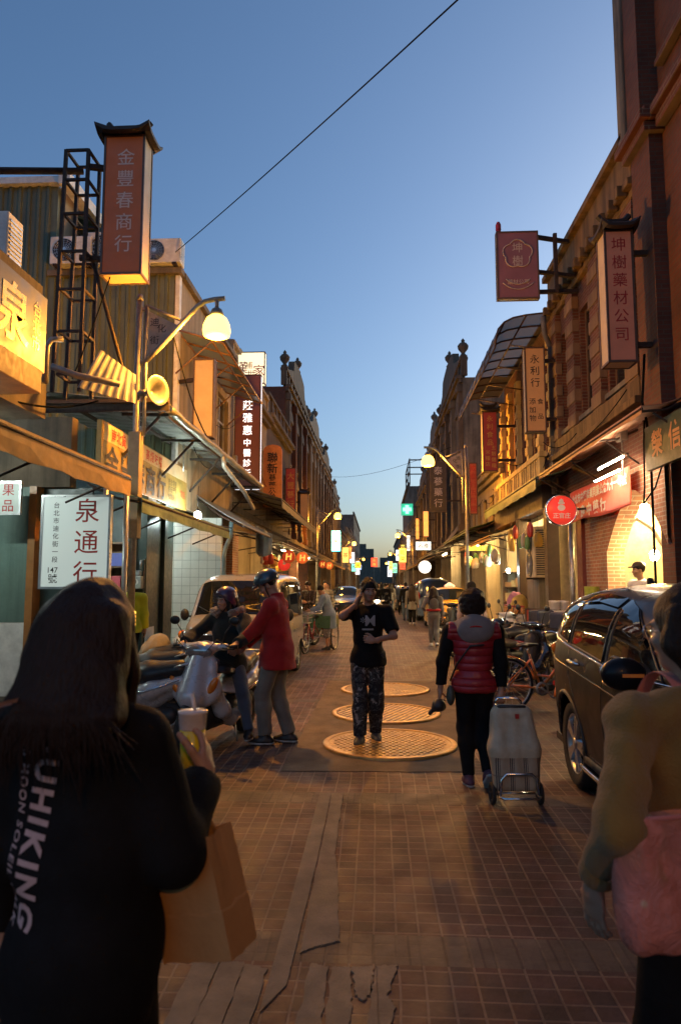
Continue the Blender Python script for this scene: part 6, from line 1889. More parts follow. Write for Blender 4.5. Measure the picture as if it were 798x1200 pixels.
def make_scooter(label, loc, rotz, pm, group, box=False, mirror=True, windshield=False):
    """step-through scooter, forward +y"""
    if not SC:
        t = thing('scooter', label, 'scooter', (0, 0, 0), 0, group)
        B = Blob()
        B.cone((0, 0.44, 0.90), (0, 0.60, 0.56), 0.105, 0.145, 0.05)
        B.ell((0, 0.50, 0.62), (0.265, 0.11, 0.20), rotm('X', 0.3), 0.04)
        B.ell((0, 0.46, 0.80), (0.20, 0.08, 0.20), rotm('X', 0.3), 0.04)
        for sx in (-1, 1):
            B.chain([(sx * 0.16, 0.46, 0.60), (sx * 0.19, 0.32, 0.40), (sx * 0.17, 0.10, 0.28), (sx * 0.16, -0.15, 0.30)], [0.08, 0.08, 0.07, 0.06], 0.05)
        o = blob_object('front_fairing', [B.mesh(0.010)], pm, t)
        B = Blob()
        B.chain([(0, -0.12, 0.46), (0, -0.42, 0.56), (0, -0.78, 0.68)], [0.15, 0.15, 0.07], 0.05)
        for sx in (-1, 1):
            B.chain([(sx * 0.1, -0.15, 0.5), (sx * 0.13, -0.45, 0.6), (sx * 0.07, -0.82, 0.72)], [0.09, 0.085, 0.04], 0.04)
        blob_object('rear_fairing', [B.mesh(0.010, [((0, -0.3, 0.44), (0, 0.25, -0.97))])], pm, t)
        B = Blob(); B.ell((0, 0.42, 1.0), (0.17, 0.10, 0.075), rotm('X', 0.15), 0.03); B.cone((-0.24, 0.36, 1.02), (0.24, 0.36, 1.02), 0.035, None, 0.04); B.cone((0, 0.42, 0.98), (0, 0.44, 0.88), 0.06, 0.06, 0.04)
        blob_object('handlebar_cowl', [B.mesh(0.009)], pm, t)
        B = Blob(); B.ell((0, 0.60, 0.42), (0.075, 0.24, 0.12), rotm('X', -0.25), 0.03)
        blob_object('front_fender', [B.mesh(0.010, [((0, 0.6, 0.39), (0, 0.1, -1))])], M_dkplastic, t)
        B = Blob(); B.cone((0, 0.33, 0.27), (0, -0.2, 0.27), 0.09, 0.1, 0.04); B.cone((-0.12, 0.25, 0.29), (-0.12, -0.1, 0.29), 0.05); B.cone((0.12, 0.25, 0.29), (0.12, -0.1, 0.29), 0.05); B.chain([(0, -0.2, 0.34), (0, -0.6, 0.34)], [0.12, 0.1]); B.cone((0, 0.36, 0.8), (0, 0.3, 0.35), 0.12, 0.13)
        blob_object('chassis', [B.mesh(0.012)], M_dkplastic, t)
        B = Blob(); B.chain([(0, -0.02, 0.70), (0, -0.35, 0.74), (0, -0.72, 0.80)], [0.10, 0.125, 0.09], 0.06)
        for sx in (-1, 1):
            B.chain([(sx * 0.05, -0.05, 0.70), (sx * 0.07, -0.4, 0.745), (sx * 0.05, -0.7, 0.80)], [0.08, 0.09, 0.07], 0.05)
        blob_object('seat', [B.mesh(0.010, [((0, -0.35, 0.665), (0, 0.12, -1))])], M_seat, t)
        wheel(t, (0, 0.63, 0.235), 0.235, 0.10, 0.14, 5)
        wheel(t, (0, -0.60, 0.235), 0.235, 0.11, 0.14, 5)
        b = MB()
        for sx in (-1, 1):
            b.tube([(sx * 0.07, 0.63, 0.24), (sx * 0.075, 0.55, 0.55)], 0.024, 8)
        b.build('fork', M_steel, t)
        for sx in (-1, 1):
            b = MB()
            b.cyl((sx * 0.22, 0.36, 1.02), (sx * 0.36, 0.33, 1.02), 0.02)
            b.tube([(sx * 0.22, 0.40, 1.01), (sx * 0.35, 0.39, 1.0)], 0.008, 6)
            b.build('grip', M_black, t)
        b = MB(); b.ell((0, 0.48, 0.985), (0.155, 0.062, 0.07), 20, 12); b.build('headlight', M_lens, t)
        for sx in (-1, 1):
            b = MB(); b.ell((sx * 0.205, 0.565, 0.66), (0.04, 0.04, 0.10), 12, 8, M=Matrix.Rotation(sx * 0.5, 4, 'Y')); b.build('turn_signal', M_amber, t)
            b = MB(); b.tube([(sx * 0.2, 0.38, 1.04), (sx * 0.24, 0.38, 1.16), (sx * 0.31, 0.37, 1.25)], 0.007, 6); q = b.build('mirror_stem', M_black, t)
            b = MB(); b.ell((sx * 0.335, 0.37, 1.28), (0.06, 0.018, 0.045), 14, 8); b.build('mirror', M_black, t)
        b = MB(); b.ell((0, -0.83, 0.70), (0.09, 0.035, 0.045), 14, 8); b.build('tail_light', M_redlens, t)
        b = MB(); b.tube([(-0.1, -0.62, 0.80), (-0.12, -0.8, 0.86), (-0.08, -0.9, 0.87), (0.08, -0.9, 0.87), (0.12, -0.8, 0.86), (0.1, -0.62, 0.80)], 0.014, 8); b.build('grab_rail', M_alu, t)
        b = MB(); b.box(-0.1, 0.1, -0.875, -0.867, 0.46, 0.58); b.build('number_plate', M_white, t)
        b = MB(); b.cyl((0.15, -0.25, 0.24), (0.17, -0.72, 0.33), 0.05, 0.06); b.build('exhaust', M_steel, t)
        for sx in (-1, 1):
            b = MB(); b.tube([(sx * 0.30, 0.40, 1.02), (sx * 0.22, 0.52, 1.10), (sx * 0.1, 0.52, 0.98), (sx * 0.06, 0.5, 0.88)], 0.005, 5); b.build('brake_cable', M_black, t)
            b = MB(); b.tube([(sx * 0.245, -0.12, 0.52), (sx * 0.268, -0.42, 0.60), (sx * 0.19, -0.78, 0.71)], 0.008, 6); b.build('side_trim', M_chrome, t)
        b = MB(); b.lathe([(0.06, 0), (0.1, 0), (0.1, 0.004), (0.06, 0.004)], 24, frame((0.06, 0.63, 0.235), (0, 1, 0), (0, 0, 1))); b.build('brake_disc', M_steel, t)
        b = MB(); b.tube([(-0.12, -0.1, 0.26), (-0.2, -0.02, 0.02)], 0.012, 6); b.build('stand', M_steel, t)
        b = MB()
        b.prism([(-0.055, 0), (0.055, 0), (0.04, 0.022), (-0.04, 0.022)], frame((0, 0.665, 0.62), (1, 0, 0), (0, 0.2, 1)), -0.03)
        b.build('badge_slot', M_black, t)
        SC['t'] = t
        t.location = loc; t.rotation_euler = (0, 0, rotz)
    else:
        t = copy_tree(SC['t'], loc, rotz, label, group)
        for c in t.children:
            if c.name.split('.')[0] in ('front_fairing', 'rear_fairing', 'handlebar_cowl'):
                c.material_slots[0].link = 'OBJECT'; c.material_slots[0].material = pm
    if box:
        b = MB(); b.box(-0.2, 0.2, -1.05, -0.70, 0.86, 1.16); b.build('top_box', mat('navy_box', (0.02, 0.025, 0.06), 0.45), t, bevel=0.04)
    return t
G_SC = 'scooters and motorbikes parked along the street'
scooterA = make_scooter('silver scooter ridden by the woman in the fur-trimmed hood', (-1.67, 7.45, 0), R(166), P_silver, G_SC)
make_scooter('silver scooter parked behind the long-haired woman, rear end to the street', (-2.66, 7.2, 0), R(78), P_silver, G_SC)
make_scooter('glossy black scooter parked between the silver one and the board', (-2.95, 8.15, 0), R(80), P_black, G_SC)
make_scooter('black scooter parked against the white van', (-3.0, 9.3, 0), R(100), P_black, G_SC)
make_scooter('dark scooter parked tightly behind the orange bicycle', (2.05, 10.9, 0), R(-62), P_black, G_SC)
make_scooter('black scooter with a navy top box, next to the low grey wall', (2.35, 12.0, 0), R(110), P_black, G_SC, box=True)
make_scooter('wine-red scooter in the right-hand row', (2.2, 13.2, 0), R(105), P_wine, G_SC, box=True)
make_scooter('white scooter in the right-hand row near the dark post', (2.3, 14.6, 0), R(-70), P_white, G_SC)
make_scooter('black scooter farther along the right-hand row', (2.35, 16.2, 0), R(100), P_black, G_SC)
make_scooter('black motor scooter standing alone in front of the yellow taxi', (2.0, 21.3, 0), R(-35), P_black, G_SC)
make_scooter('white scooter with two boys beside the tricycle', (-2.05, 18.6, 0), R(150), P_white, G_SC)
make_scooter('dark green scooter behind the tricycle', (-1.95, 21.5, 0), R(170), paint('dark_green_paint', (0.02, 0.06, 0.05)), G_SC)
t = make_scooter('scooter coming down the middle with its headlight on', (-0.02, 26.5, 0), R(178), P_white, G_SC)
b = MB(); b.ell((0, 0.52, 1.0), (0.09, 0.05, 0.05), 14, 8); b.build('lit_headlamp', emit('headlamp_on', (1.0, 0.9, 0.7), 30.0), t)
for i, (x, y, r_) in enumerate(((2.5, 33, 100), (2.4, 36.5, -75), (2.5, 39, 95), (-2.4, 27, 80), (-2.5, 29, -95), (-2.4, 45, 90), (2.4, 46, 90))):
    make_scooter(('dark scooter beyond the taxi, first of the far right row', 'white scooter beyond the taxi', 'wine-red scooter, last of the far right row', 'black scooter parked on the left past the tricycle', 'silver scooter parked on the left past the tricycle', 'black scooter far down the left side', 'silver scooter far down the right side')[i], (x, y, 0), R(r_), (P_black, P_white, P_wine, P_black, P_silver, P_black, P_silver)[i], G_SC)

# bicycles
def make_bicycle(name, label, loc, rotz, fm, basket=False, trike=False):
    t = thing(name, label, 'bicycle' if not trike else 'tricycle', loc, rotz)
    def bw(c, r):
        M = frame(c, (0, 1, 0), (0, 0, 1))
        b = MB(); b.tube([M @ Vector((r * math.cos(a), r * math.sin(a), 0)) for a in [2 * PI * k / 40 for k in range(40)]], 0.019, 8, closed=True); w = b.build('wheel', M_rubber, t)
        b = MB(); b.tube([M @ Vector(((r - 0.025) * math.cos(a), (r - 0.025) * math.sin(a), 0)) for a in [2 * PI * k / 40 for k in range(40)]], 0.010, 6, closed=True)
        for k in range(18):
            a = 2 * PI * k / 18
            b.tube([M @ Vector((0.02 * math.cos(a + 1.2), 0.02 * math.sin(a + 1.2), 0.02 * (-1) ** k)), M @ Vector(((r - 0.025) * math.cos(a), (r - 0.025) * math.sin(a), 0))], 0.0018, 4, caps=False)
        b.cyl(M @ Vector((0, 0, -0.04)), M @ Vector((0, 0, 0.04)), 0.022); b.build('rim', M_alu, w)
    def fender(c, r):
        M = frame(c, (0, 1, 0), (0, 0, 1))
        b = MB(); b.grid([[M @ Vector((rr * math.cos(a), rr * math.sin(a), x)) for a in [R(10) + R(165) * k / 20 for k in range(21)]] for rr, x in ((r, -0.03), (r + 0.012, -0.015), (r + 0.012, 0.015), (r, 0.03))]); b.build('fender', fm, t, solid=0.003)
    r = 0.33
    bw((0, 0.53, r), r); fender((0, 0.53, r), r + 0.035)
    if trike:
        bw((-0.38, -0.7, r), r); bw((0.38, -0.7, r), r)
    else:
        bw((0, -0.5, r), r); fender((0, -0.5, r), r + 0.035)
    b = MB()
    bb = (0, -0.05, 0.28); hd = (0, 0.36, 0.78); st = (0, -0.2, 0.72)
    b.tube([hd, (0, 0.15, 0.5), bb], 0.02, 8); b.tube([st, bb], 0.018, 8); b.tube([(0, 0.34, 0.68), (0, 0.1, 0.42), (0, -0.1, 0.45)], 0.016, 8)
    for sx in (-1, 1):
        b.tube([(sx * 0.02, -0.05, 0.28), (sx * 0.05, -0.5, r)], 0.011, 6); b.tube([(sx * 0.01, -0.18, 0.66), (sx * 0.05, -0.5, r)], 0.009, 6)
        b.tube([(sx * 0.045, 0.4, 0.68), (sx * 0.05, 0.53, r)], 0.012, 6)
    b.tube([(0, 0.4, 0.66), (0, 0.33, 0.9)], 0.017, 8)
    b.build('frame', fm, t)
    b = MB(); b.tube([(-0.3, 0.12, 0.98), (-0.26, 0.25, 1.0), (-0.08, 0.33, 0.95), (0.08, 0.33, 0.95), (0.26, 0.25, 1.0), (0.3, 0.12, 0.98)], 0.012, 8); b.tube([(0, 0.33, 0.9), (0, 0.325, 0.95)], 0.015, 6); b.build('handlebar', M_chrome, t)
    B = Blob(); B.ell((0, -0.3, 0.84), (0.09, 0.07, 0.03), None, 0.03); B.cone((0, -0.25, 0.84), (0, -0.08, 0.845), 0.04, 0.018, 0.04); blob_object('saddle', [B.mesh(0.009)], M_seat, t)
    b = MB(); b.cyl((0, -0.2, 0.7), (0, -0.24, 0.83), 0.013); b.build('seat_post', M_chrome, t)
    b = MB(); b.cyl((-0.05, -0.05, 0.28), (0.06, -0.05, 0.28), 0.02); b.lathe([(0.06, 0), (0.09, 0), (0.09, 0.006), (0.06, 0.006)], 24, frame((0.045, -0.05, 0.28), (0, 1, 0), (0, 0, 1))); b.bar((0.065, -0.05, 0.28), (0.065, 0.08, 0.18), 0.02); b.bar((-0.06, -0.05, 0.28), (-0.06, -0.18, 0.38), 0.02)
    b.box(0.06, 0.15, 0.05, 0.11, 0.165, 0.19); b.box(-0.15, -0.055, -0.21, -0.15, 0.37, 0.395); b.build('crank', M_steel, t)
    b = MB(); b.cyl((0, -0.86, 0.52), (0, -0.875, 0.52), 0.03); b.bar((0, -0.8, 0.5), (0, -0.86, 0.52), 0.015); b.build('rear_reflector', M_redlens, t)
    if basket or trike:
        b = MB()
        for k in range(13):
            f = -0.18 + 0.36 * k / 12
            b.tube([(f, 0.84, 0.98), (f * 0.8, 0.80, 0.72), (f * 0.8, 0.52, 0.72), (f, 0.48, 0.98)], 0.004, 4)
        for z, s_ in ((0.98, 1), (0.85, 0.9), (0.73, 0.8)):
            b.tube([(-0.18 * s_, 0.48, z), (0.18 * s_, 0.48, z), (0.18 * s_, 0.84, z), (-0.18 * s_, 0.84, z)], 0.006, 4, closed=True)
        b.build('basket', M_steel, t)
    if trike:
        b = MB(); b.box(-0.36, 0.36, -1.15, -0.32, 0.55, 0.60); b.box(-0.37, -0.34, -1.15, -0.32, 0.6, 0.85); b.box(0.34, 0.37, -1.15, -0.32, 0.6, 0.85); b.box(-0.34, 0.34, -1.15, -1.12, 0.6, 0.85); b.box(-0.34, 0.34, -0.35, -0.32, 0.6, 0.85)
        b.bar((-0.38, -0.7, r), (0.38, -0.7, r), 0.03); b.bar((0, -0.2, 0.5), (0, -0.7, 0.53), 0.04); b.build('cargo_tray', paint('green_tray', (0.06, 0.15, 0.09)), t)
    return t
P_orange = paint('orange_bicycle_paint', (0.6, 0.16, 0.02), 0.0)
make_bicycle('bicycle', 'orange-framed bicycle parked across the pavement behind the dark car', (2.18, 9.55, 0), R(-78), P_orange)
make_bicycle('bicycle', 'second orange bicycle, half hidden by the rear of the dark car', (2.75, 8.75, 0), R(-58), P_orange)
make_bicycle('cargo_tricycle', 'red cargo tricycle held by the man in the blue raincoat', (-1.62, 17.3, 0), R(168), paint('red_tricycle_paint', (0.3, 0.03, 0.025), 0.0), trike=True)

# cars
def smooth_curve(pts):
    """monotone-ish interpolation through (y,z) control points"""
    ys = np.array([p[0] for p in pts], float); zs = np.array([p[1] for p in pts], float)
    o = np.argsort(ys); ys, zs = ys[o], zs[o]
    d = np.gradient(zs, ys)
    sl = np.diff(zs) / np.diff(ys)
    for i in range(1, len(d) - 1):
        d[i] = 0 if sl[i - 1] * sl[i] <= 0 else 2 * sl[i - 1] * sl[i] / (sl[i - 1] + sl[i])
    d[0], d[-1] = sl[0], sl[-1]
    def f(y):
        y = min(max(y, ys[0]), ys[-1])
        i = min(len(ys) - 2, max(0, int(np.searchsorted(ys, y)) - 1))
        h = ys[i + 1] - ys[i]; t = (y - ys[i]) / h
        return float(zs[i] * (1 + 2 * t) * (1 - t) ** 2 + d[i] * h * t * (1 - t) ** 2 + zs[i + 1] * t * t * (3 - 2 * t) + d[i + 1] * h * t * t * (t - 1))
    return f
class Car:
    def __init__(s, label, loc, rotz, L, W, top, belt, pm, wheels, wr=0.33, z0=0.24, tumble=0.17, name='parked_car', cat='car', plan=7.0, group=None, tuck=0.07, pw=5.0):
        s.t = thing(name, label, cat, loc, rotz, group)
        s.L, s.W, s.z0, s.tm, s.plan, s.tuck, s.pw = L, W, z0, tumble, plan, tuck, pw
        s.top, s.belt = smooth_curve(top), smooth_curve(belt)
        s.pm = pm
        NY, NL, NU = 110, 14, 26
        rows = []
        ysr = [L / 2 * math.sin(PI * (i / NY - 0.5)) * 0.5 + L * (i / NY - 0.5) * 0.5 for i in range(NY + 1)]
        for y in ysr:
            zb, zt = s.zb(y), s.top(y)
            row = []
            for j in range(NL + 1):
                z = z0 + (zb - z0) * j / NL
                row.append([s.X(y, z), y, z])
            for j in range(1, NU + 1):
                a = j / NU
                u = 1 - (1 - a) ** 1.7
                z = zb + (zt - zb) * u
                row.append([s.X(y, z) if j < NU else 0.0, y, z])
            rows.append(row)
        A = np.array(rows)
        Ra = wr + 0.055
        keep = np.ones((NY, NL + NU), bool)
        for wy in wheels:
            dy = A[:, :, 1] - wy; dz = A[:, :, 2] - wr
            r = np.hypot(dy, dz)
            side = A[:, :, 0] > W * 0.33
            near = (np.abs(r - Ra) < 0.03) & side & (dz > -0.1)
            f = Ra / np.maximum(r, 1e-6)
            A[:, :, 1] = np.where(near, wy + dy * f, A[:, :, 1]); A[:, :, 2] = np.where(near, wr + dz * f, A[:, :, 2])
            cy = (A[:-1, :-1, 1] + A[1:, 1:, 1]) / 2 - wy; cz = (A[:-1, :-1, 2] + A[1:, 1:, 2]) / 2 - wr
            keep &= ~((np.hypot(cy, cz) < Ra - 0.004) & side[:-1, :-1])
        b = MB()
        nC = NL + NU + 1
        for sx in (-1, 1):
            vs = [(sx * p[0], p[1], p[2]) for row in A for p in row]
            fs = [(i * nC + j, i * nC + j + 1, (i + 1) * nC + j + 1, (i + 1) * nC + j) for i in range(NY) for j in range(nC - 1) if keep[i, j]]
            b.add(vs, fs, 0, True)
        for i in (0, NY):
            ring = [(p[0], p[1], p[2]) for p in A[i]] + [(-p[0], p[1], p[2]) for p in A[i][::-1][1:]]
            b.add(ring, [list(range(len(ring)))], 0, False)
        b.build('body', pm, s.t)
        b = MB()
        for sx in (-1, 1):
            for wy in wheels:
                M = frame((sx * (W / 2 - 0.24), wy, wr), (0, 1, 0), (0, 0, 1))
                b.lathe([(Ra + 0.004, -0.12), (Ra + 0.004, 0.1)], 24, M, arc=PI)
                b.lathe([(Ra + 0.004, -sx * 0.12), (0.02, -sx * 0.12)], 24, M, arc=PI)
        b.box(-W / 2 + 0.12, W / 2 - 0.12, -L / 2 + 0.2, L / 2 - 0.2, z0 - 0.04, z0 + 0.02)
        b.build('underbody', M_dkplastic, s.t)
    def zb(s, y):
        return min(s.belt(y), s.top(y) - 0.03)
    def X(s, y, z):
        w = s.W / 2 * (1 - abs(2 * y / s.L) ** s.plan) ** (1 / 2.6) * 0.985 + 0.012
        zb, zt = s.zb(y), s.top(y)
        if z <= zb:
            f = (zb - z) / max(0.05, zb - s.z0)
            return w * (1 - s.tuck * (f ** 2.2) - 0.03 * (1 - f) ** 3 + 0.012 * math.sin(min(1, f * 1.6) * PI))
        u = min(1, (z - zb) / max(0.02, zt - zb))
        return w * 0.97 * (1 - s.tm * u) * (1 - u ** s.pw) ** (1 / s.pw * 1.6)
    def side_glass(s, poly, name='side_window', m=None, off=0.006, both=True, trim=None, trim_m=None, tr=0.011):
        """window outline in (y,z) laid over the curved side"""
        me = bmesh.new()
        vs = [me.verts.new((p[0], p[1], 0)) for p in poly]
        me.faces.new(vs)
        bmesh.ops.triangulate(me, faces=me.faces[:])
        for _ in range(4):
            bmesh.ops.subdivide_edges(me, edges=[e for e in me.edges if e.calc_length() > 0.09], cuts=1)
            bmesh.ops.triangulate(me, faces=me.faces[:])
        V_ = [(v.co.x, v.co.y) for v in me.verts]; me.verts.index_update()
        F_ = [[v.index for v in f.verts] for f in me.faces]
        me.free()
        for sx in ((-1, 1) if both else (1,)):
            b = MB(); b.add([(sx * (s.X(y, z) + off), y, z) for y, z in V_], F_, 0, True); o = b.build(name, m or M_carglass, s.t)
            if trim:
                b = MB(); k = len(poly); pts = []
                for i in range(k):
                    p, q = poly[i], poly[(i + 1) % k]
                    n = max(1, int(math.hypot(q[0] - p[0], q[1] - p[1]) / 0.08))
                    pts += [(p[0] + (q[0] - p[0]) * j / n, p[1] + (q[1] - p[1]) * j / n) for j in range(n)]
                b.tube([(sx * (s.X(y, z) + off), y, z) for y, z in pts], tr, 6, closed=True); b.build('window_trim', trim_m or M_chrome, o)
    def cross_glass(s, ya, yb, inset, name, m=None, off=0.006, zmin=None):
        """windscreen or rear window over the sloping profile between ya and yb"""
        rows = []
        sg = 1 if yb > ya else -1
        for i in range(13):
            y = ya + (yb - ya) * i / 12
            zt, zb = s.top(y), s.zb(y)
            w = s.W / 2 - inset - s.tm * 0.55 * max(0, zt - s.belt(0))
            row = []
            for j in range(17):
                x = w * (-1 + 2 * j / 16)
                lo, hi = zb, zt
                for _ in range(24):
                    md = (lo + hi) / 2
                    if s.X(y, md) > abs(x):
                        lo = md
                    else:
                        hi = md
                row.append((x, y - sg * off * 0.8 * 0, (lo if abs(x) > 1e-6 else zt) + off))
            rows.append(row)
        b = MB(); b.grid(rows); return b.build(name, m or M_carglass, s.t)
    def line(s, pts, r=0.004, m=None, name='panel_gap', both=True, off=0.0):
        for sx in ((-1, 1) if both else (1,)):
            P_ = []
            for i in range(len(pts) - 1):
                (y0, z0), (y1, z1) = pts[i], pts[i + 1]
                n = max(1, int(math.hypot(y1 - y0, z1 - z0) / 0.06))
                P_ += [(y0 + (y1 - y0) * j / n, z0 + (z1 - z0) * j / n) for j in range(n)]
            P_.append(pts[-1])
            b = MB(); b.tube([(sx * (s.X(y, z) + off), y, z) for y, z in P_], r, 6); b.build(name, m or M_black, s.t)
    def lens(s, name, x, y, z, r, m, both=True):
        for sx in ((-1, 1) if both else (1,)):
            b = MB(); b.ell((sx * x, y, z), r, 16, 10); b.build(name, m, s.t)
    def wheels(s, ys, r, w, rimr, spokes=5, twin=False, rim_m=None):
        for y in ys:
            for sx in (-1, 1):
                wheel(s.t, (sx * (s.W / 2 - w / 2 - 0.06), y, r), r, w, rimr, spokes, 'wheel', rim_m, twin)
M_carglass = glass('tinted_car_glass', (0.008, 0.009, 0.011), 0.03)
P_suv = mat('dark_grey_brown_car_paint', (0.007, 0.008, 0.010), 0.34, 0.0, 0.04, 1.5, coat=0.14, spec=0.12)
suv = Car('dark glossy sport utility car parked on the right, facing the camera', (2.44, 4.72, 0), PI, 4.53, 1.82,
          [(2.265, 0.72), (2.15, 0.93), (1.9, 1.02), (1.15, 1.13), (0.75, 1.33), (0.3, 1.55), (-0.2, 1.635), (-0.8, 1.655), (-1.4, 1.63), (-1.85, 1.57), (-2.02, 1.40), (-2.14, 1.16), (-2.22, 1.0), (-2.265, 0.8)],
          [(2.265, 0.70), (1.6, 0.93), (0.5, 1.00), (-0.6, 1.04), (-1.5, 1.10), (-2.265, 1.12)], P_suv, (1.33, -1.29), 0.345, 0.27, 0.16, plan=9)
chr_ = M_chrome
suv.side_glass([(0.62, 1.10), (0.32, 1.30), (-0.05, 1.475), (-0.30, 1.53), (-0.30, 1.10)], trim=True, trim_m=M_dkplastic, tr=0.008)
suv.side_glass([(-0.38, 1.10), (-0.38, 1.535), (-0.85, 1.56), (-1.20, 1.545), (-1.20, 1.16)], trim=True, trim_m=M_dkplastic, tr=0.008)
suv.side_glass([(-1.27, 1.165), (-1.27, 1.535), (-1.55, 1.49), (-1.76, 1.39), (-1.87, 1.26), (-1.8, 1.22)], name='quarter_window', trim=True, trim_m=M_dkplastic, tr=0.008)
suv.line([(0.78, 1.085), (0.3, 1.075), (-0.4, 1.08), (-1.2, 1.135), (-1.7, 1.175), (-1.86, 1.21), (-1.93, 1.27), (-1.83, 1.42), (-1.62, 1.52), (-1.2, 1.59), (-0.7, 1.60)], 0.011, chr_, 'chrome_strip', off=0.004)
suv.line([(-0.34, 1.07), (-0.34, 0.9), (-0.33, 0.4), (-0.3, 0.33)]); suv.line([(0.82, 1.06), (0.85, 0.8), (0.82, 0.4)]); suv.line([(-1.23, 1.12), (-1.2, 0.95), (-1.02, 0.75), (-0.92, 0.5), (-0.9, 0.34)]); suv.line([(0.82, 0.36), (-0.9, 0.36)], 0.003)
suv.line([(1.0, 0.86), (0, 0.9), (-1.2, 0.97), (-1.95, 1.0)], 0.010, P_suv, 'shoulder_crease', off=-0.004)
suv.line([(0.95, 0.31), (-0.9, 0.31)], 0.045, M_dkplastic, 'sill_cladding', off=-0.02); suv.line([(0.9, 0.27), (-0.86, 0.27)], 0.018, chr_, 'step_bar', off=0.06)
for wy in (1.33, -1.29):
    suv.line([(wy + 0.415 * math.cos(a), 0.345 + 0.415 * math.sin(a)) for a in [PI * k / 16 for k in range(17)]], 0.022, M_dkplastic, 'arch_lip', off=-0.008)
suv.wheels((1.33, -1.29), 0.345, 0.235, 0.235, 5, True)
suv.cross_glass(1.02, 0.32, 0.10, 'windscreen'); suv.cross_glass(-1.88, -2.13, 0.16, 'rear_window')
for (hy, hz) in ((-0.08 - 0.02, 0.985), (-1.0, 1.03)):
    for sx in (-1, 1):
        x = suv.X(hy, hz)
        b = MB(); b.tube([(sx * (x + 0.0), hy + 0.11, hz - 0.005), (sx * (x + 0.035), hy + 0.08, hz), (sx * (x + 0.038), hy - 0.07, hz + 0.006), (sx * x, hy - 0.11, hz + 0.01)], [0.010, 0.016, 0.016, 0.010], 8); b.build('door_handle', chr_, suv.t)
        b = MB(); b.ell((sx * (x - 0.01), hy, hz - 0.005), (0.018, 0.08, 0.035), 14, 8); b.build('handle_recess', M_dkplastic, suv.t)
for sx in (-1, 1):
    B = Blob(); B.ell((sx * 1.03, 0.52, 1.13), (0.13, 0.075, 0.095), None, 0.03); B.cone((sx * 0.9, 0.5, 1.06), (sx * 0.98, 0.5, 1.08), 0.03, 0.04, 0.03)
    o = blob_object('wing_mirror', [B.mesh(0.01)], P_suv, suv.t)
    b = MB(); b.ell((sx * 1.04, 0.445, 1.135), (0.105, 0.008, 0.07), 16, 8); b.build('mirror_glass', M_chrome, o)
    b = MB(); b.box(sx * 1.0 - 0.06, sx * 1.0 + 0.06, 0.585, 0.60, 1.12, 1.14); b.build('repeater', M_amber, o)
suv.side_glass([(-1.98, 1.02), (-1.95, 1.3), (-1.99, 1.38), (-2.09, 1.2), (-2.14, 1.02)], name='tail_light', m=M_redlens); suv.lens('headlight', 0.72, 2.05, 0.82, (0.16, 0.14, 0.09), M_lens)
# rain visors over the door windows
for poly in ([(0.3, 1.31), (-0.05, 1.49), (-0.30, 1.545), (-0.30, 1.48), (-0.02, 1.425), (0.27, 1.26)], [(-0.38, 1.55), (-0.85, 1.575), (-1.2, 1.56), (-1.2, 1.5), (-0.85, 1.515), (-0.38, 1.485)]):
    suv.side_glass(poly, 'rain_visor', M_carglass, 0.03)
b = MB(); b.lathe([(0, 0), (0.04, 0), (0.03, 0.1), (0.0, 0.12)], 12, Matrix.Translation((0, -1.7, 1.6)) @ Matrix.Rotation(0.5, 4, 'X')); b.build('roof_aerial', P_suv, suv.t)

b = MB(); b.cbox((0, 2.262, 0.76), (1.0, 0.03, 0.12)); b.build('grille', M_dkplastic, suv.t, bevel=0.01)
b = MB(); b.tube([(-0.55, 2.255, 0.83), (0, 2.285, 0.80), (0.55, 2.255, 0.83)], 0.014, 6); b.build('chrome_bar', M_chrome, suv.t)
b = MB(); b.cbox((0, 2.255, 0.40), (1.1, 0.05, 0.14)); b.build('lower_intake', M_dkplastic, suv.t, bevel=0.02)
b = MB(); b.cbox((0, 2.282, 0.55), (0.36, 0.012, 0.16)); b.build('number_plate', M_white, suv.t)
# white van facing the camera on the left
P_van = paint('silver_white_van_paint', (0.30, 0.29, 0.275), 0.2)
van = Car('silver-white small van parked on the left, facing the camera behind the scooter', (-2.28, 12.5, 0), PI + R(-3), 3.6, 1.52,
          [(1.8, 0.75), (1.74, 0.95), (1.55, 1.06), (1.32, 1.12), (1.1, 1.38), (0.82, 1.72), (0.55, 1.80), (-0.5, 1.84), (-1.5, 1.82), (-1.72, 1.7), (-1.8, 1.0)],
          [(1.8, 0.72), (1.0, 0.98), (0, 1.0), (-1.8, 1.0)], P_van, (1.15, -1.1), 0.28, 0.24, 0.09, plan=12, pw=9.0, name='parked_van', cat='van')
van.cross_glass(1.27, 0.86, 0.07, 'windscreen')
van.side_glass([(0.98, 1.05), (0.68, 1.6), (0.1, 1.68), (0.1, 1.05)], trim=True, trim_m=M_dkplastic, tr=0.008); van.side_glass([(0.02, 1.05), (0.02, 1.68), (-0.85, 1.69), (-0.85, 1.05)], trim=True, trim_m=M_dkplastic, tr=0.008); van.side_glass([(-0.93, 1.05), (-0.93, 1.69), (-1.6, 1.66), (-1.6, 1.05)], trim=True, trim_m=M_dkplastic, tr=0.008)
van.wheels((1.15, -1.1), 0.28, 0.16, 0.18, 7)
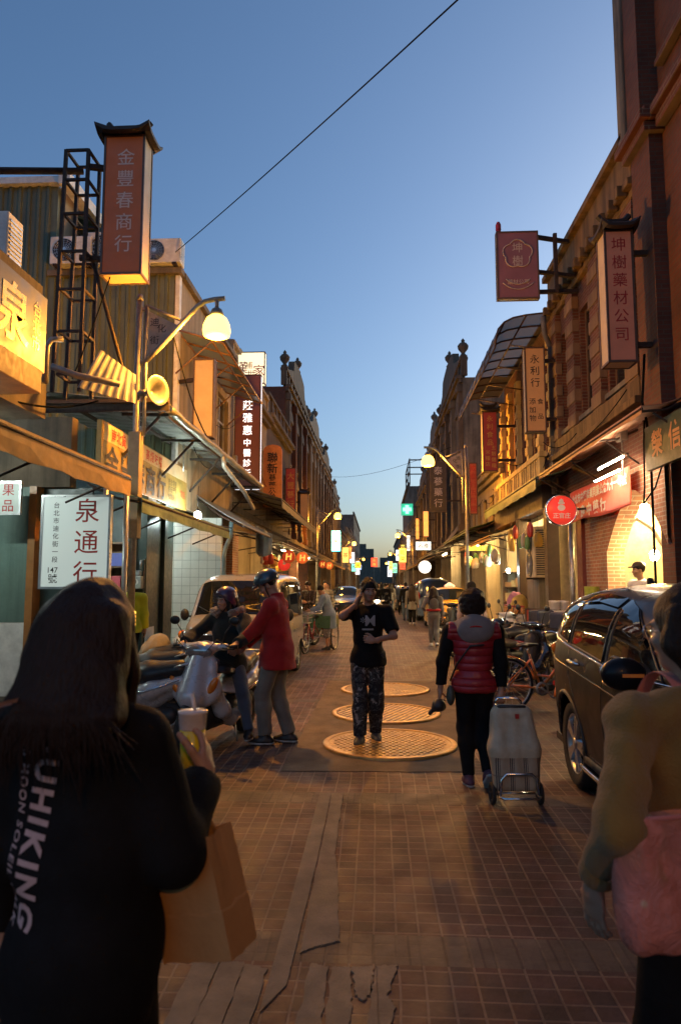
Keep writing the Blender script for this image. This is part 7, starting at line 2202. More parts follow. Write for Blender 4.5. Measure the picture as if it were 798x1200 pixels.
for sx in (-1, 1):
    b = MB(); b.ell((sx * 0.53, 1.70, 0.86), (0.17, 0.10, 0.085), 20, 12); o = b.build('headlight', M_lens, van.t)
    b = MB(); b.ell((sx * 0.70, 1.60, 0.86), (0.06, 0.10, 0.07), 14, 8); b.build('indicator', M_amber, van.t)
    b = MB(); b.ell((sx * 0.88, 0.95, 1.14), (0.075, 0.05, 0.10), 14, 8); b.bar((sx * 0.7, 0.93, 1.1), (sx * 0.84, 0.95, 1.12), 0.03); b.build('wing_mirror', M_dkplastic, van.t)
b = MB(); b.cbox((0, 1.80, 0.80), (0.75, 0.03, 0.13)); b.build('grille', M_dkplastic, van.t, bevel=0.01)
b = MB(); b.tube([(-0.42, 1.82, 0.87), (0, 1.825, 0.87), (0.42, 1.82, 0.87)], 0.012, 6); b.build('chrome_bar', M_chrome, van.t)
b = MB(); b.tube([(-0.74, 1.62, 0.5), (-0.5, 1.84, 0.5), (0.5, 1.84, 0.5), (0.74, 1.62, 0.5)], 0.10, 10); b.build('bumper', P_van, van.t)
b = MB(); b.cbox((0, 1.945, 0.52), (0.32, 0.01, 0.15)); b.build('number_plate', M_white, van.t)
for k in (-0.3, 0.25):
    b = MB(); b.tube([(k, 1.36, 1.15), (k + 0.3, 1.22, 1.28)], 0.008, 5); b.build('wiper', M_black, van.t)

def sedan(label, loc, rotz, pm, taxi=False, h=0.0, lights=False, group=None, name='parked_car'):
    c = Car(label, loc, rotz, 4.4, 1.7, [(2.2, 0.6), (2.12, 0.72), (1.2, 0.95), (0.75, 1.02), (0.1, 1.40 + h), (-0.4, 1.47 + h), (-1.0, 1.42 + h), (-1.65, 1.07), (-2.1, 1.02), (-2.2, 0.75)],
            [(2.2, 0.58), (1.0, 0.88), (0, 0.92), (-2.2, 0.95)], pm, (1.35, -1.25), 0.31, 0.22, 0.2, group=group, name=name, cat='taxi' if taxi else 'car')
    c.side_glass([(0.6, 0.98), (0.08, 1.3 + h), (-0.35, 1.37 + h), (-0.35, 0.98)]); c.side_glass([(-0.42, 0.98), (-0.42, 1.37 + h), (-0.95, 1.32 + h), (-1.4, 1.0)])
    c.cross_glass(0.72, 0.12, 0.12, 'windscreen'); c.cross_glass(-1.6, -1.05, 0.13, 'rear_window')
    c.wheels((1.35, -1.25), 0.31, 0.19, 0.2, 7)
    c.lens('tail_light', 0.66, -2.12, 0.82, (0.14, 0.06, 0.07), M_redlens if not lights else emit('tail_light_on', (1.0, 0.06, 0.02), 3.0))
    c.lens('headlight', 0.62, 2.08, 0.68, (0.15, 0.08, 0.07), M_lens if not lights else emit('headlamp_on', (1.0, 0.9, 0.7), 30.0))
    b = MB(); b.cbox((0, -2.225, 0.68), (0.34, 0.012, 0.16)); b.build('number_plate', M_white, c.t)
    b = MB(); b.tube([(-0.8, -2.0, 0.45), (-0.6, -2.2, 0.45), (0.6, -2.2, 0.45), (0.8, -2.0, 0.45)], 0.08, 8); b.build('bumper', pm, c.t)
    if taxi:
        B = Blob(); B.ell((0, -0.45, 1.5 + h), (0.2, 0.09, 0.09), None, 0.03); B.ell((0, -0.45, 1.57 + h), (0.1, 0.06, 0.07), None, 0.03)
        o = blob_object('roof_light', [B.mesh(0.012, [((0, 0, 1.47 + h), (0, 0, -1))])], emit('taxi_roof_light', (1.0, 0.62, 0.5), 0.3), c.t)
        writing('TAXI', frame((0, -0.542, 1.51 + h), (1, 0, 0), (0, 0, 1)), M_red_ink, o, w=0.2, world=False)
    return c
sedan('yellow taxi with a lit roof light, seen from behind on the right', (2.62, 26.6, 0), R(1), paint('taxi_yellow', (0.75, 0.40, 0.02), 0.0), True, 0.06, name='taxi')
bv = Car('tall blue van with pale side parked in front of the yellow taxi', (2.5, 33.2, 0), 0, 4.4, 1.72, [(2.2, 0.75), (2.1, 1.0), (1.5, 1.15), (0.9, 1.75), (0.4, 1.88), (-1.6, 1.9), (-2.0, 1.82), (-2.15, 1.2), (-2.2, 0.9)], [(2.2, 0.72), (1, 1.0), (-2.2, 1.05)], paint('blue_van_paint', (0.06, 0.09, 0.16), 0.2), (1.4, -1.3), 0.31, 0.25, 0.13, plan=10, name='parked_van', cat='van')
bv.cross_glass(-2.14, -2.02, 0.12, 'rear_window', glass('blue_tinted_glass', (0.02, 0.03, 0.06), 0.05)); bv.side_glass([(1.0, 1.1), (0.7, 1.65), (-0.2, 1.72), (-0.2, 1.1)]); bv.side_glass([(-0.3, 1.1), (-0.3, 1.72), (-1.8, 1.72), (-1.9, 1.1)]); bv.wheels((1.4, -1.3), 0.31, 0.18, 0.2, 7); bv.lens('tail_light', 0.74, -2.1, 1.1, (0.07, 0.07, 0.2), M_redlens)
sedan('black saloon car standing at the left beyond the tricycle', (-1.75, 37.5, 0), R(180), paint('black_car_paint', (0.01, 0.01, 0.012)), h=0.05)
sedan('dark grey car, first in the row beyond the blue van', (1.75, 45.5, 0), 0, paint('grey_car_paint', (0.06, 0.06, 0.065)), h=0.05)
sedan('maroon car, last in the row beyond the blue van', (1.6, 53, 0), 0, paint('maroon_car_paint', (0.08, 0.02, 0.02)), h=0.05)
sedan('far car coming nearer with headlights on', (-0.9, 70, 0), PI, paint('black_car_paint', (0.01, 0.01, 0.012)), lights=True)
sedan('far car driving away with red tail lights', (0.6, 82, 0), 0, paint('grey_car_paint', (0.06, 0.06, 0.065)), lights=True)
# ------------------------------------------------------------------ people
C_black = cloth('black_cotton', (0.0065, 0.0065, 0.007), 0.3, 0.3, 0.0)
C_black2 = cloth('black_trouser_cloth', (0.006, 0.006, 0.007), 0.3, 0.3, 0.0)
C_red = cloth('red_jacket_nylon', (0.38, 0.022, 0.020), 0.25)
C_khaki = cloth('grey_khaki_cotton', (0.19, 0.175, 0.145))
C_mustard = cloth('mustard_knit', (0.22, 0.125, 0.03), 0.25, 0.5)
C_blue = cloth('blue_raincoat', (0.16, 0.23, 0.34))
C_grey = cloth('grey_sweat_cloth', (0.16, 0.155, 0.15))
C_jean = cloth('faded_denim', (0.07, 0.10, 0.15))
C_white = cloth('white_cotton', (0.6, 0.59, 0.56), 0.1)
C_greencoat = cloth('dark_green_parka', (0.016, 0.022, 0.020))
C_hivis = cloth('yellow_green_jacket', (0.45, 0.50, 0.03), 0.15)
M_shoe = mat('black_shoe', (0.015, 0.014, 0.014), 0.5)
M_shoeg = mat('dark_grey_trainer', (0.05, 0.05, 0.052), 0.6)
M_sole = mat('pale_sole', (0.4, 0.39, 0.37), 0.7)
M_wsh = mat('white_trainer', (0.6, 0.6, 0.58), 0.6)
def camo():
    m, nt, b = nodes('camouflage_cloth')
    n = _noise(nt, 13, 3, 0.55, None, 1.2)
    n2 = _noise(nt, 21, 3, 0.5, None, 0.8)
    c1 = _ramp(nt, n, [(0.0, (0.012, 0.012, 0.013)), (0.46, (0.06, 0.058, 0.055)), (0.54, (0.02, 0.02, 0.021)), (0.60, (0.26, 0.25, 0.23))], 'CONSTANT')
    c2 = _ramp(nt, n2, [(0.0, 0.0), (0.60, 1.0)], 'CONSTANT')
    nt.links.new(_mix(nt, c1, (0.015, 0.015, 0.016), c2), b.inputs['Base Color'])
    b.inputs['Roughness'].default_value = 0.9
    _bump(nt, b, _noise(nt, 120), 0.25)
    return m
C_camo = camo()
def plaid(name, c1, c2, c3, s=14):
    m, nt, b = nodes(name)
    tc = nt.nodes.new('ShaderNodeTexCoord')
    se = nt.nodes.new('ShaderNodeSeparateXYZ'); nt.links.new(tc.outputs['Object'], se.inputs[0])
    outs = []
    for ax in (0, 2):
        q = nt.nodes.new('ShaderNodeMath'); q.operation = 'MULTIPLY'; q.inputs[1].default_value = s
        nt.links.new(se.outputs[ax], q.inputs[0])
        f = nt.nodes.new('ShaderNodeMath'); f.operation = 'FRACT'; nt.links.new(q.outputs[0], f.inputs[0])
        outs.append(_ramp(nt, f.outputs[0], [(0.0, 0.0), (0.55, 1.0), (0.7, 0.2), (0.78, 1.0), (0.85, 0.0)], 'CONSTANT'))
    a = _mix(nt, c1, c2, outs[0]); nt.links.new(_mix(nt, a, c3, outs[1], 'MIX'), b.inputs['Base Color'])
    b.inputs['Roughness'].default_value = 0.9
    return m
C_plaid = plaid('plaid_cloth', (0.02, 0.02, 0.022), (0.25, 0.22, 0.2), (0.05, 0.04, 0.04))
C_stripe = plaid('striped_grey_knit', (0.22, 0.22, 0.2), (0.22, 0.22, 0.2), (0.05, 0.05, 0.05), 9)
def on_surface(ob, M, s, m, name, w=None, h=None, far=0.4, off=0.003, **kw):
    """writing pressed on to a garment: each point dropped along the frame's -z on to the cloth"""
    V_, F_ = text_mesh(s, **kw)
    xs = [v[0] for v in V_]; ys = [v[1] for v in V_]
    cx, cy = (max(xs) + min(xs)) / 2, (max(ys) + min(ys)) / 2
    sx = w / (max(xs) - min(xs)) if w else None; sy = h / (max(ys) - min(ys)) if h else None
    sx = sx or sy; sy = sy or sx
    bm = bmesh.new()
    vs = [bm.verts.new(((v[0] - cx) * sx, (v[1] - cy) * sy, 0)) for v in V_]
    for f in F_:
        try:
            bm.faces.new([vs[i] for i in f])
        except ValueError:
            pass
    bmesh.ops.subdivide_edges(bm, edges=[e for e in bm.edges if e.calc_length() > 0.02], cuts=2)
    bmesh.ops.triangulate(bm, faces=bm.faces[:])
    tree = BVHTree.FromPolygons([v.co.copy() for v in ob.data.vertices], [list(p.vertices) for p in ob.data.polygons])
    dz = (M.to_3x3() @ Vector((0, 0, -1))).normalized()
    for v in bm.verts:
        p = M @ v.co
        hit = tree.ray_cast(p - dz * 0.05, dz, far)
        v.co = (hit[0] - dz * off) if hit[0] is not None else p
    me = bpy.data.meshes.new(name); bm.to_mesh(me); bm.free(); me.materials.append(m)
    o = bpy.data.objects.new(name, me); COL.objects.link(o); o.parent = ob
    return o

# --- young man on the phone, walking towards us
p = Person('young man in black T-shirt and camouflage trousers, walking and holding a phone to his ear', (-0.11, 7.55, 0), PI, 1.69,
           head=(0.25, -0.18), rh=(0.125, 0.10, 1.43), re=(1.0, 0.45, -0.9), lh=(-0.075, 0.27, 1.07), le=(-1.0, -0.35, -0.35), rf=(0.085, 0.10, 0.075), lf=(-0.075, -0.10, 0.075), toe_r=-0.25, toe_l=0.2, rdir=(-0.25, 0.1, 1.0), rpalm=(-1, -0.15, -0.2), ldir=(0.75, 0.2, 0.12), lpalm=(0.1, -1, -0.1), lcurl=1.5, rcurl=0.8)
p.body(0.010, 0.0045)
ts = p.top(C_black, 'tshirt', 0.014, 0.026, 0.82, 0.10, 0.010, 0.006, gs=0.024, seed=5)
on_surface(ts, frame(p.chest + p.f * 0.3 + p.u * 0.035, -p.r * 1, (0, 0, 1)) if False else frame(p.chest + p.f * 0.25 + p.u * 0.03 - p.r * 0.025, -p.r, p.u), 'M', mat('print_grey', (0.30, 0.30, 0.29), 0.8), 'print', h=0.11, bold=0.01)
on_surface(ts, frame(p.chest + p.f * 0.25 + p.u * 0.035 + p.r * 0.05, -p.r, p.u), '✽', mat('print_grey', (0.30, 0.30, 0.29), 0.8), 'print', h=0.06)
on_surface(ts, frame(p.chest + p.f * 0.25 - p.u * 0.06, -p.r, p.u), '▬▬', mat('print_grey', (0.30, 0.30, 0.29), 0.8), 'print', w=0.12)
p.trousers(C_camo, 'camouflage_trousers', 0.016, 0.022, 0.026, 1.98, 0.010, 0.008)
p.shoes(M_shoeg, M_sole); p.hair('fringe', seed=8, wr=0.008)
w = p.wr[1] + p.hd[1] * 0.075 + npv(-0.03, 0, 0)
b = MB(); b.cbox((0, 0, 0), (0.012, 0.07, 0.145)); ph = b.build('mobile_phone', M_black, bevel=0.006); tag(ph, 'black mobile phone held to the ear of the young man', 'phone')
ph.matrix_world = Matrix.Translation((-0.11, 7.55, 0)) @ Matrix.Rotation(PI, 4, 'Z') @ Matrix.Translation(Vector(w)) @ Matrix.Rotation(0.25, 4, 'X') @ Matrix.Rotation(-0.2, 4, 'Y')

# --- woman in the red quilted waistcoat, seen from behind, pulling a trolley
q = Person('elderly woman with curly dark hair in a red quilted waistcoat, seen from behind', (0.80, 6.05, 0), R(2), 1.56, build=1.06,
           lh=(-0.29, 0.05, 0.70), rh=(0.215, -0.07, 0.69), le=(-0.8, -0.5, 0.0), re=(0.8, -0.5, 0), lf=(-0.065, -0.05, 0.07), rf=(0.075, -0.16, 0.13), heel_r=0.75, rk=(0, 1, 0), lcurl=1.2, rcurl=1.5, shw=0.118, head=(0.05, -0.1), rpalm=(-0.3, 1, 0), toe_l=0.1)
q.body(0.011, 0.0055, face=False)
q.top(C_black, 'jumper', 0.012, 0.012, 1.97, 0.02, 0.010, 0.005, gs=0.016)
def quilt_mat():
    m, nt, b = nodes('red_quilted_nylon')
    tc = nt.nodes.new('ShaderNodeTexCoord'); se = nt.nodes.new('ShaderNodeSeparateXYZ'); nt.links.new(tc.outputs['Object'], se.inputs[0])
    w_ = nt.nodes.new('ShaderNodeMath'); w_.operation = 'MULTIPLY'; w_.inputs[1].default_value = PI / 0.062; nt.links.new(se.outputs[2], w_.inputs[0])
    sn = nt.nodes.new('ShaderNodeMath'); sn.operation = 'SINE'; nt.links.new(w_.outputs[0], sn.inputs[0])
    ab = nt.nodes.new('ShaderNodeMath'); ab.operation = 'ABSOLUTE'; nt.links.new(sn.outputs[0], ab.inputs[0])
    pw = nt.nodes.new('ShaderNodeMath'); pw.operation = 'POWER'; pw.inputs[1].default_value = 0.4; nt.links.new(ab.outputs[0], pw.inputs[0])
    mp = nt.nodes.new('ShaderNodeMapping'); mp.inputs['Scale'].default_value = (26, 26, 8); nt.links.new(tc.outputs['Object'], mp.inputs[0])
    ad = nt.nodes.new('ShaderNodeMath'); ad.operation = 'MULTIPLY_ADD'; ad.inputs[1].default_value = 0.45
    nt.links.new(_noise(nt, 1, 3, 0.5, mp.outputs[0]), ad.inputs[0]); nt.links.new(pw.outputs[0], ad.inputs[2])
    nt.links.new(_ramp(nt, _noise(nt, 7), [(0.3, (0.24, 0.012, 0.02)), (0.7, (0.36, 0.022, 0.03))]), b.inputs['Base Color'])
    b.inputs['Roughness'].default_value = 0.42
    _bump(nt, b, ad.outputs[0], 0.9, 0.014)
    return m
def vest(B):
    q.torso(B, 0.032, 0.03); B.ell(q.pel - npv(0, 0, 0.02), (0.18, 0.135, 0.13), q.R, 0.05)
    B.cone(q.neck - q.u * 0.03, q.neck + q.u * 0.02, 0.08, 0.075, 0.03)
sh_cuts = [(q.pel - npv(0, 0, 0.07), npv(0, 0, -1)), (q.neck + q.u * 0.02, q.u), (q.sh[0] - q.r * 0.03, -q.r + q.u * 0.15), (q.sh[1] + q.r * 0.03, q.r + q.u * 0.15)]
q.garment('quilted_waistcoat', vest, quilt_mat(), 0.009, 0.004, sh_cuts, 7)
C_hood = cloth('grey_mauve_hood', (0.22, 0.19, 0.18), 0.25, 0.3)
def hood(B):
    B.ell(q.neck - q.f * 0.085 - q.u * 0.045, (0.155, 0.06, 0.105), q.R, 0.03); B.ell(q.neck - q.f * 0.06 + q.u * 0.02, (0.115, 0.075, 0.065), q.R, 0.04)
    for s_ in (-1, 1):
        B.cone(q.neck - q.f * 0.05 + q.r * 0.08 * s_, q.neck + q.f * 0.07 + q.r * 0.06 * s_, 0.05, 0.035, 0.03)
        B.cone(q.sh[(s_ + 1) // 2] - q.r * 0.0 + q.u * 0.03, q.neck - q.f * 0.04, 0.05, 0.05, 0.05)
q.garment('hood', hood, C_hood, 0.009, 0.006, (), 4)
b = MB(); b.tube([q.neck - q.f * 0.145 - q.u * 0.03 + q.r * x - q.u * 0.0 + q.u * (0.02 - 3.0 * x * x) + q.f * 5 * x * x for x in [-0.11 + 0.22 * k / 12 for k in range(13)]], 0.007, 6); b.build('hood_piping', C_red, q.t)
b = MB(); b.tube([q.neck + q.r * 0.06 - q.f * 0.155 - q.u * 0.16, q.chest - q.r * 0.05 - q.f * 0.155, q.waist - q.r * 0.155 - q.f * 0.09, q.pel - q.r * 0.2 + q.u * 0.02], 0.008, 6); b.build('bag_strap', M_dkplastic, q.t)
q.trousers(C_black2, 'trousers', 0.008, 0.012, 0.014, 1.98, 0.010, 0.006)
q.shoes(mat('plum_trainer', (0.09, 0.035, 0.06), 0.6), M_sole); q.hair('curly', M_hairbrown, seed=5)
B = Blob(); B.ell((0, 0, 0), (0.035, 0.07, 0.085), None, 0.02)
o = blob_object('shoulder_bag', [B.mesh(0.009)], mat('olive_bag', (0.06, 0.065, 0.05), 0.6)); o.matrix_world = Matrix.Translation((0.60, 6.03, 0.72)); tag(o, 'small olive shoulder bag at the hip of the woman in red', 'bag')
B = Blob(); B.ell((0, 0, 0), (0.055, 0.07, 0.055), None, 0.03); B.ell((0.02, 0.05, -0.02), (0.05, 0.05, 0.035), None, 0.03); B.chain([(-0.03, 0, -0.03), (-0.07, 0.02, -0.07)], [0.02, 0.012])
o = blob_object('black_pouch', [B.mesh(0.009, (), 0.006, 60)], M_dkplastic); o.matrix_world = Matrix.Translation((0.50, 6.05, 0.635)); tag(o, 'crumpled black pouch in the left hand of the woman in red', 'pouch')
# trolley
t = thing('shopping_trolley', 'cream and plaid two-wheeled shopping trolley pulled by the woman in red', 'trolley', (1.03, 5.47, 0), R(4))
t.scale = (0.94, 0.94, 0.95)
B = Blob()
for x in (-0.115, 0, 0.115):
    B.chain([(x, 0.03, 0.16), (x * 1.05, 0.08, 0.42), (x * 0.95, 0.15, 0.66)], [0.075, 0.085, 0.065], 0.05)
B.cone((-0.1, 0.16, 0.70), (0.1, 0.16, 0.70), 0.055, None, 0.04)
def trolley_mat():
    m, nt, b = nodes('cream_and_plaid_canvas')
    tc = nt.nodes.new('ShaderNodeTexCoord'); se = nt.nodes.new('ShaderNodeSeparateXYZ'); nt.links.new(tc.outputs['Object'], se.inputs[0])
    def lines(ax, sc, st):
        q_ = nt.nodes.new('ShaderNodeMath'); q_.operation = 'MULTIPLY'; q_.inputs[1].default_value = sc; nt.links.new(se.outputs[ax], q_.inputs[0])
        f = nt.nodes.new('ShaderNodeMath'); f.operation = 'FRACT'; nt.links.new(q_.outputs[0], f.inputs[0]); return _ramp(nt, f.outputs[0], st, 'CONSTANT')
    v = lines(0, 9, [(0.0, 0.0), (0.45, 1.0), (0.52, 0.0), (0.58, 1.0), (0.66, 0.0), (0.72, 1.0), (0.76, 0.0)])
    h = lines(2, 7, [(0.0, 0.0), (0.6, 0.6), (0.68, 0.0)])
    pl = _mix(nt, _mix(nt, (0.34, 0.27, 0.18), (0.05, 0.035, 0.03), v), (0.12, 0.09, 0.07), h)
    lt = nt.nodes.new('ShaderNodeMath'); lt.operation = 'LESS_THAN'; lt.inputs[1].default_value = 0.37; nt.links.new(se.outputs[2], lt.inputs[0])
    cr = _ramp(nt, _noise(nt, 8), [(0.3, (0.36, 0.31, 0.21)), (0.7, (0.5, 0.44, 0.31))])
    nt.links.new(_mix(nt, cr, pl, lt.outputs[0]), b.inputs['Base Color']); b.inputs['Roughness'].default_value = 0.7
    _bump(nt, b, _noise(nt, 16, 4), 0.5, 0.02)
    return m
blob_object('canvas_bag', [B.mesh(0.009, [((0, 0, 0.12), (0, 0, -1))], 0.004, 30)], trolley_mat(), t)
b = MB(); b.tube([(-0.14, 0.165, 0.715), (-0.1, 0.12, 0.745), (0.1, 0.12, 0.745), (0.14, 0.165, 0.715)], 0.014, 6); b.build('black_rim', M_dkplastic, t)
b = MB(); b.cbox((0.03, 0.075, 0.675), (0.03, 0.012, 0.035)); b.build('red_tab', M_red_ink, t)
b = MB()
for x in (-0.15, 0.15):
    b.tube([(x, 0.1, 0.10), (x * 0.95, 0.15, 0.5), (x * 0.75, 0.25, 0.76)], 0.010, 6)
b.tube([(-0.11, 0.25, 0.76), (-0.08, 0.262, 0.79), (0.08, 0.262, 0.79), (0.11, 0.25, 0.76)], 0.013, 8)
b.tube([(-0.15, 0.1, 0.10), (-0.16, -0.08, 0.09), (-0.13, -0.12, 0.09), (0.13, -0.12, 0.09), (0.16, -0.08, 0.09), (0.15, 0.1, 0.1)], 0.010, 8)
b.tube([(-0.15, -0.06, 0.1), (-0.14, -0.06, 0.22), (-0.1, -0.06, 0.26), (0.1, -0.06, 0.26), (0.14, -0.06, 0.22), (0.15, -0.06, 0.1)], 0.010, 8)
b.tube([(-0.19, 0.05, 0.085), (0.19, 0.05, 0.085)], 0.008, 6)
b.build('frame', M_chrome, t)
for x in (-0.19, 0.19):
    wheel(t, (x, 0.05, 0.085), 0.085, 0.03, 0.05, 5, rim_m=M_dkplastic)

# --- man in the red jacket and helmet at the scooter
m_ = Person('tall man in a red jacket and dark blue helmet standing beside the silver scooter', (-1.06, 7.42, 0), R(84), 1.78, lean=0.05, head=(0.05, -0.55),
            lh=(-0.13, 0.40, 0.98), rh=(0.06, 0.40, 0.96), le=(-0.3, -1, -0.3), re=(0.5, -1, -0.3), lf=(-0.07, 0.10, 0.085), rf=(0.08, -0.12, 0.085), toe_l=0.1, toe_r=-0.1, shw=0.108, lcurl=1.0, rcurl=1.0)
m_.body(0.011, 0.005)
m_.top(C_red, 'red_jacket', 0.03, 0.045, 1.96, 0.16, 0.010, 0.008, collar=0.035, gs=0.024, seed=9)
m_.trousers(C_khaki, 'trousers', 0.014, 0.022, 0.026, 1.97, 0.011, 0.008, seed=4); m_.shoes(M_shoe, M_sole); m_.hair('crop')
def helmet(P_, m, peak=True, visor=False, full=False):
    B = Blob(); M = P_.HR
    B.ell(P_.P(0, -0.012, 0.055), npv(0.118, 0.138, 0.115) * P_.hs, M, 0.02)
    if full:
        B.ell(P_.P(0, -0.035, -0.01), npv(0.120, 0.118, 0.11) * P_.hs, M, 0.03)
    fz = lambda v: P_.HR @ npv(*v)
    cuts = [(P_.P(0, 0, 0.02 if not full else -0.075), unit(fz((0, 0.15, -1)))), (P_.P(0, 0.075, 0.05), unit(fz((0, 0.72, -0.7))))]
    o = blob_object('helmet', [B.mesh(0.008, cuts)], m, P_.t)
    if peak:
        B = Blob(); B.ell(P_.P(0, 0.115, 0.055), npv(0.085, 0.055, 0.014) * P_.hs, M, 0.02)
        blob_object('helmet_peak', [B.mesh(0.007)], m, o)
    b = MB(); b.tube([P_.P(-0.092, 0.0, 0.04), P_.P(-0.08, 0.03, -0.04), P_.P(-0.03, 0.05, -0.115), P_.P(0.03, 0.05, -0.115), P_.P(0.08, 0.03, -0.04), P_.P(0.092, 0.0, 0.04)], 0.006, 6); b.build('chin_strap', M_black, o)
    if visor:
        rows = []
        for i in range(7):
            a = -0.35 + 0.75 * i / 6
            rows.append([P_.P(0.128 * math.sin(t_) , 0.02 + 0.13 * math.cos(t_) * math.cos(a * 0.7), 0.035 + 0.15 * math.sin(a)) for t_ in [-1.25 + 2.5 * k / 14 for k in range(15)]])
        b = MB(); b.grid(rows); b.build('clear_visor', glass('clear_visor', (0.3, 0.3, 0.32), 0.05, 0.12), o)
    return o
helmet(m_, paint('dark_teal_helmet', (0.03, 0.06, 0.075), 0.1))

# --- woman on the scooter
r_ = Person('woman riding the silver scooter in a dark parka with fur-trimmed hood and purple helmet', (-1.67, 7.45, 0), R(166), 1.58, lean=0.16, head=(-0.45, 0.08), pelvis=(0, -0.22, 0.82),
            lh=(-0.29, 0.24, 1.04), rh=(0.30, 0.24, 1.04), le=(-0.8, -0.4, -0.5), re=(0.8, -0.4, -0.5), lf=(-0.36, 0.02, 0.085), rf=(0.12, 0.22, 0.40), lk=(-0.6, 1, 0.2), rk=(0.3, 1, 0.4), toe_l=0.3, lcurl=1.4, rcurl=1.4, ldir=(-0.1, 1, -0.2), rdir=(0.1, 1, -0.2), lpalm=(0, -0.2, -1), rpalm=(0, -0.2, -1))
r_.body(0.010, 0.0045)
r_.top(C_greencoat, 'parka', 0.04, 0.045, 1.9, 0.12, 0.010, 0.009, collar=0.03, gs=0.032, seed=12)
C_fur = cloth('tan_fur', (0.30, 0.21, 0.13), 0.4, 1.0, 0.6, 40)
def fur(B):
    rr = random.Random(2)
    for k in range(40):
        a = R(-55) + R(290) * k / 39
        c = r_.neck + r_.u * 0.005 - r_.f * 0.02 + r_.r * 0.15 * math.cos(a) + r_.f * (0.125 * -math.sin(a)) + r_.u * 0.035 * abs(math.cos(a))
        B.ell(c, (rr.uniform(0.03, 0.045),) * 3, None, 0.02)
r_.garment('fur_trim', fur, C_fur, 0.008, 0.016, (), 5, 70)
r_.trousers(C_jean, 'jeans', 0.010, 0.012, 0.014, 1.97, 0.011, 0.006); r_.shoes(M_shoe, M_sole); r_.hair('shoulder', h=0.009)
helmet(r_, paint('purple_helmet', (0.06, 0.035, 0.09), 0.1), False, True, True)

# --- long-haired woman close on the left, from behind
a_ = Person('long-haired woman in a black printed hoodie close by on the left, seen from behind', (-0.66, 1.60, 0), R(-5), 1.645, build=0.82,
            rh=(0.195, 0.245, 1.155), re=(0.05, -1.0, -0.5), lh=(-0.24, 0.10, 0.8), rdir=(-0.15, 0.5, 0.62), rpalm=(-0.9, 0.1, 0.1), rcurl=0.75, shw=0.088)
a_.body(0.011, 0.0038, face=False)
hd = a_.top(C_black, 'hoodie', 0.03, 0.045, 1.93, 0.16, 0.009, 0.018, gs=0.018, collar=0.02, seed=21, wf=15)
M_print = mat('washed_pink_print', (0.50, 0.36, 0.34), 0.85, var=0.15, scale=30)
def back_text(s, x, z, h, L):
    M = frame(a_.chest - a_.f * 0.35 + a_.r * x + npv(0, 0, z), npv(0.0, 0, -1) - a_.r * 0.10, a_.r)
    on_surface(hd, M, s, M_print, 'back_print', w=L, h=h, far=0.6, bold=0.035 if h > 0.04 else 0.02, space_char=1.25)
back_text('MOUHIKING', -0.05, -0.03, 0.056, 0.47)
back_text('CRUDOS MOON SOLEIL WALK', -0.10, -0.03, 0.02, 0.50)
a_.hair('mid', M_hairbrown, 0.007, 0.006, seed=6)
a_.trousers(C_black2, 'trousers', 0.012, 0.014, 0.02, 1.98, 0.014, 0.006); a_.shoes(M_shoe)
A = lambda x, y, z: Matrix.Translation((-0.66, 1.60, 0)) @ Matrix.Rotation(R(-5), 4, 'Z') @ Vector((x, y, z))
hw = a_.wr[1] + a_.hd[1] * 0.085
t = thing('drink_cup', 'takeaway cup of yellow drink with a pale sealed lid, held by the long-haired woman', 'cup', A(hw[0] - 0.045, hw[1] + 0.02, hw[2] - 0.058))
b = MB(); b.lathe([(0, 0), (0.029, 0), (0.034, 0.1), (0.033, 0.1), (0.0, 0.099)], 28); b.build('drink', mat('yellow_tea', (0.9, 0.78, 0.04), 0.25, coat=0.6), t)
b = MB(); b.lathe([(0.0345, 0.101), (0.0375, 0.14), (0.039, 0.142), (0.039, 0.148), (0.0, 0.149)], 28); b.build('cup', mat('milky_plastic', (0.7, 0.66, 0.62), 0.3), t)
b = MB(); b.cyl((0.008, 0, 0.14), (-0.008, 0.01, 0.19), 0.005); b.build('straw', M_white, t)
# paper bag hung on the forearm
fa = a_.el[1] * 0.35 + a_.wr[1] * 0.65
pb = (-0.455, 1.70, 1.06)
t = thing('paper_bag', 'brown paper carrier bag hanging from the arm of the long-haired woman', 'bag', pb, R(24))
t.rotation_euler = (R(4), R(-14), R(-24))
M_kraft = mat('kraft_paper', (0.46, 0.24, 0.085), 0.7, var=0.12, scale=6, bump=0.25, bscale=14)
b = MB()
w2, d2, hh = 0.098, 0.05, 0.26
rows = []
for z, f in ((-hh, 1.0), (-hh * 0.62, 1.02), (-hh * 0.6, 1.0), (-hh * 0.3, 1.0), (0, 0.98)):
    ring = []
    for (sx, sy, n) in ((-1, -1, 8), (1, -1, 5), (1, 1, 8), (-1, 1, 5)):
        nx, ny = {(-1, -1): (1, -1), (1, -1): (1, 1), (1, 1): (-1, 1), (-1, 1): (-1, -1)}[(sx, sy)]
        for k in range(n):
            x = (sx + (nx - sx) * k / n) * w2 * f; y = (sy + (ny - sy) * k / n) * d2 * f
            if abs(abs(x) - w2 * f) < 1e-6:
                x *= 1 - 0.10 * (1 - abs(y) / d2) * (1 + z / hh)
            ring.append((x, y, z + 0.004 * math.sin(k * 2.1 + sx)))
    rows.append(ring)
b.grid(rows, closed_u=True, smooth=False)
b.box(-w2 * 0.99, w2 * 0.99, -d2 * 0.98, d2 * 0.98, -hh, -hh + 0.004)
b.build('bag_body', M_kraft, t, solid=0.0012)
b = MB()
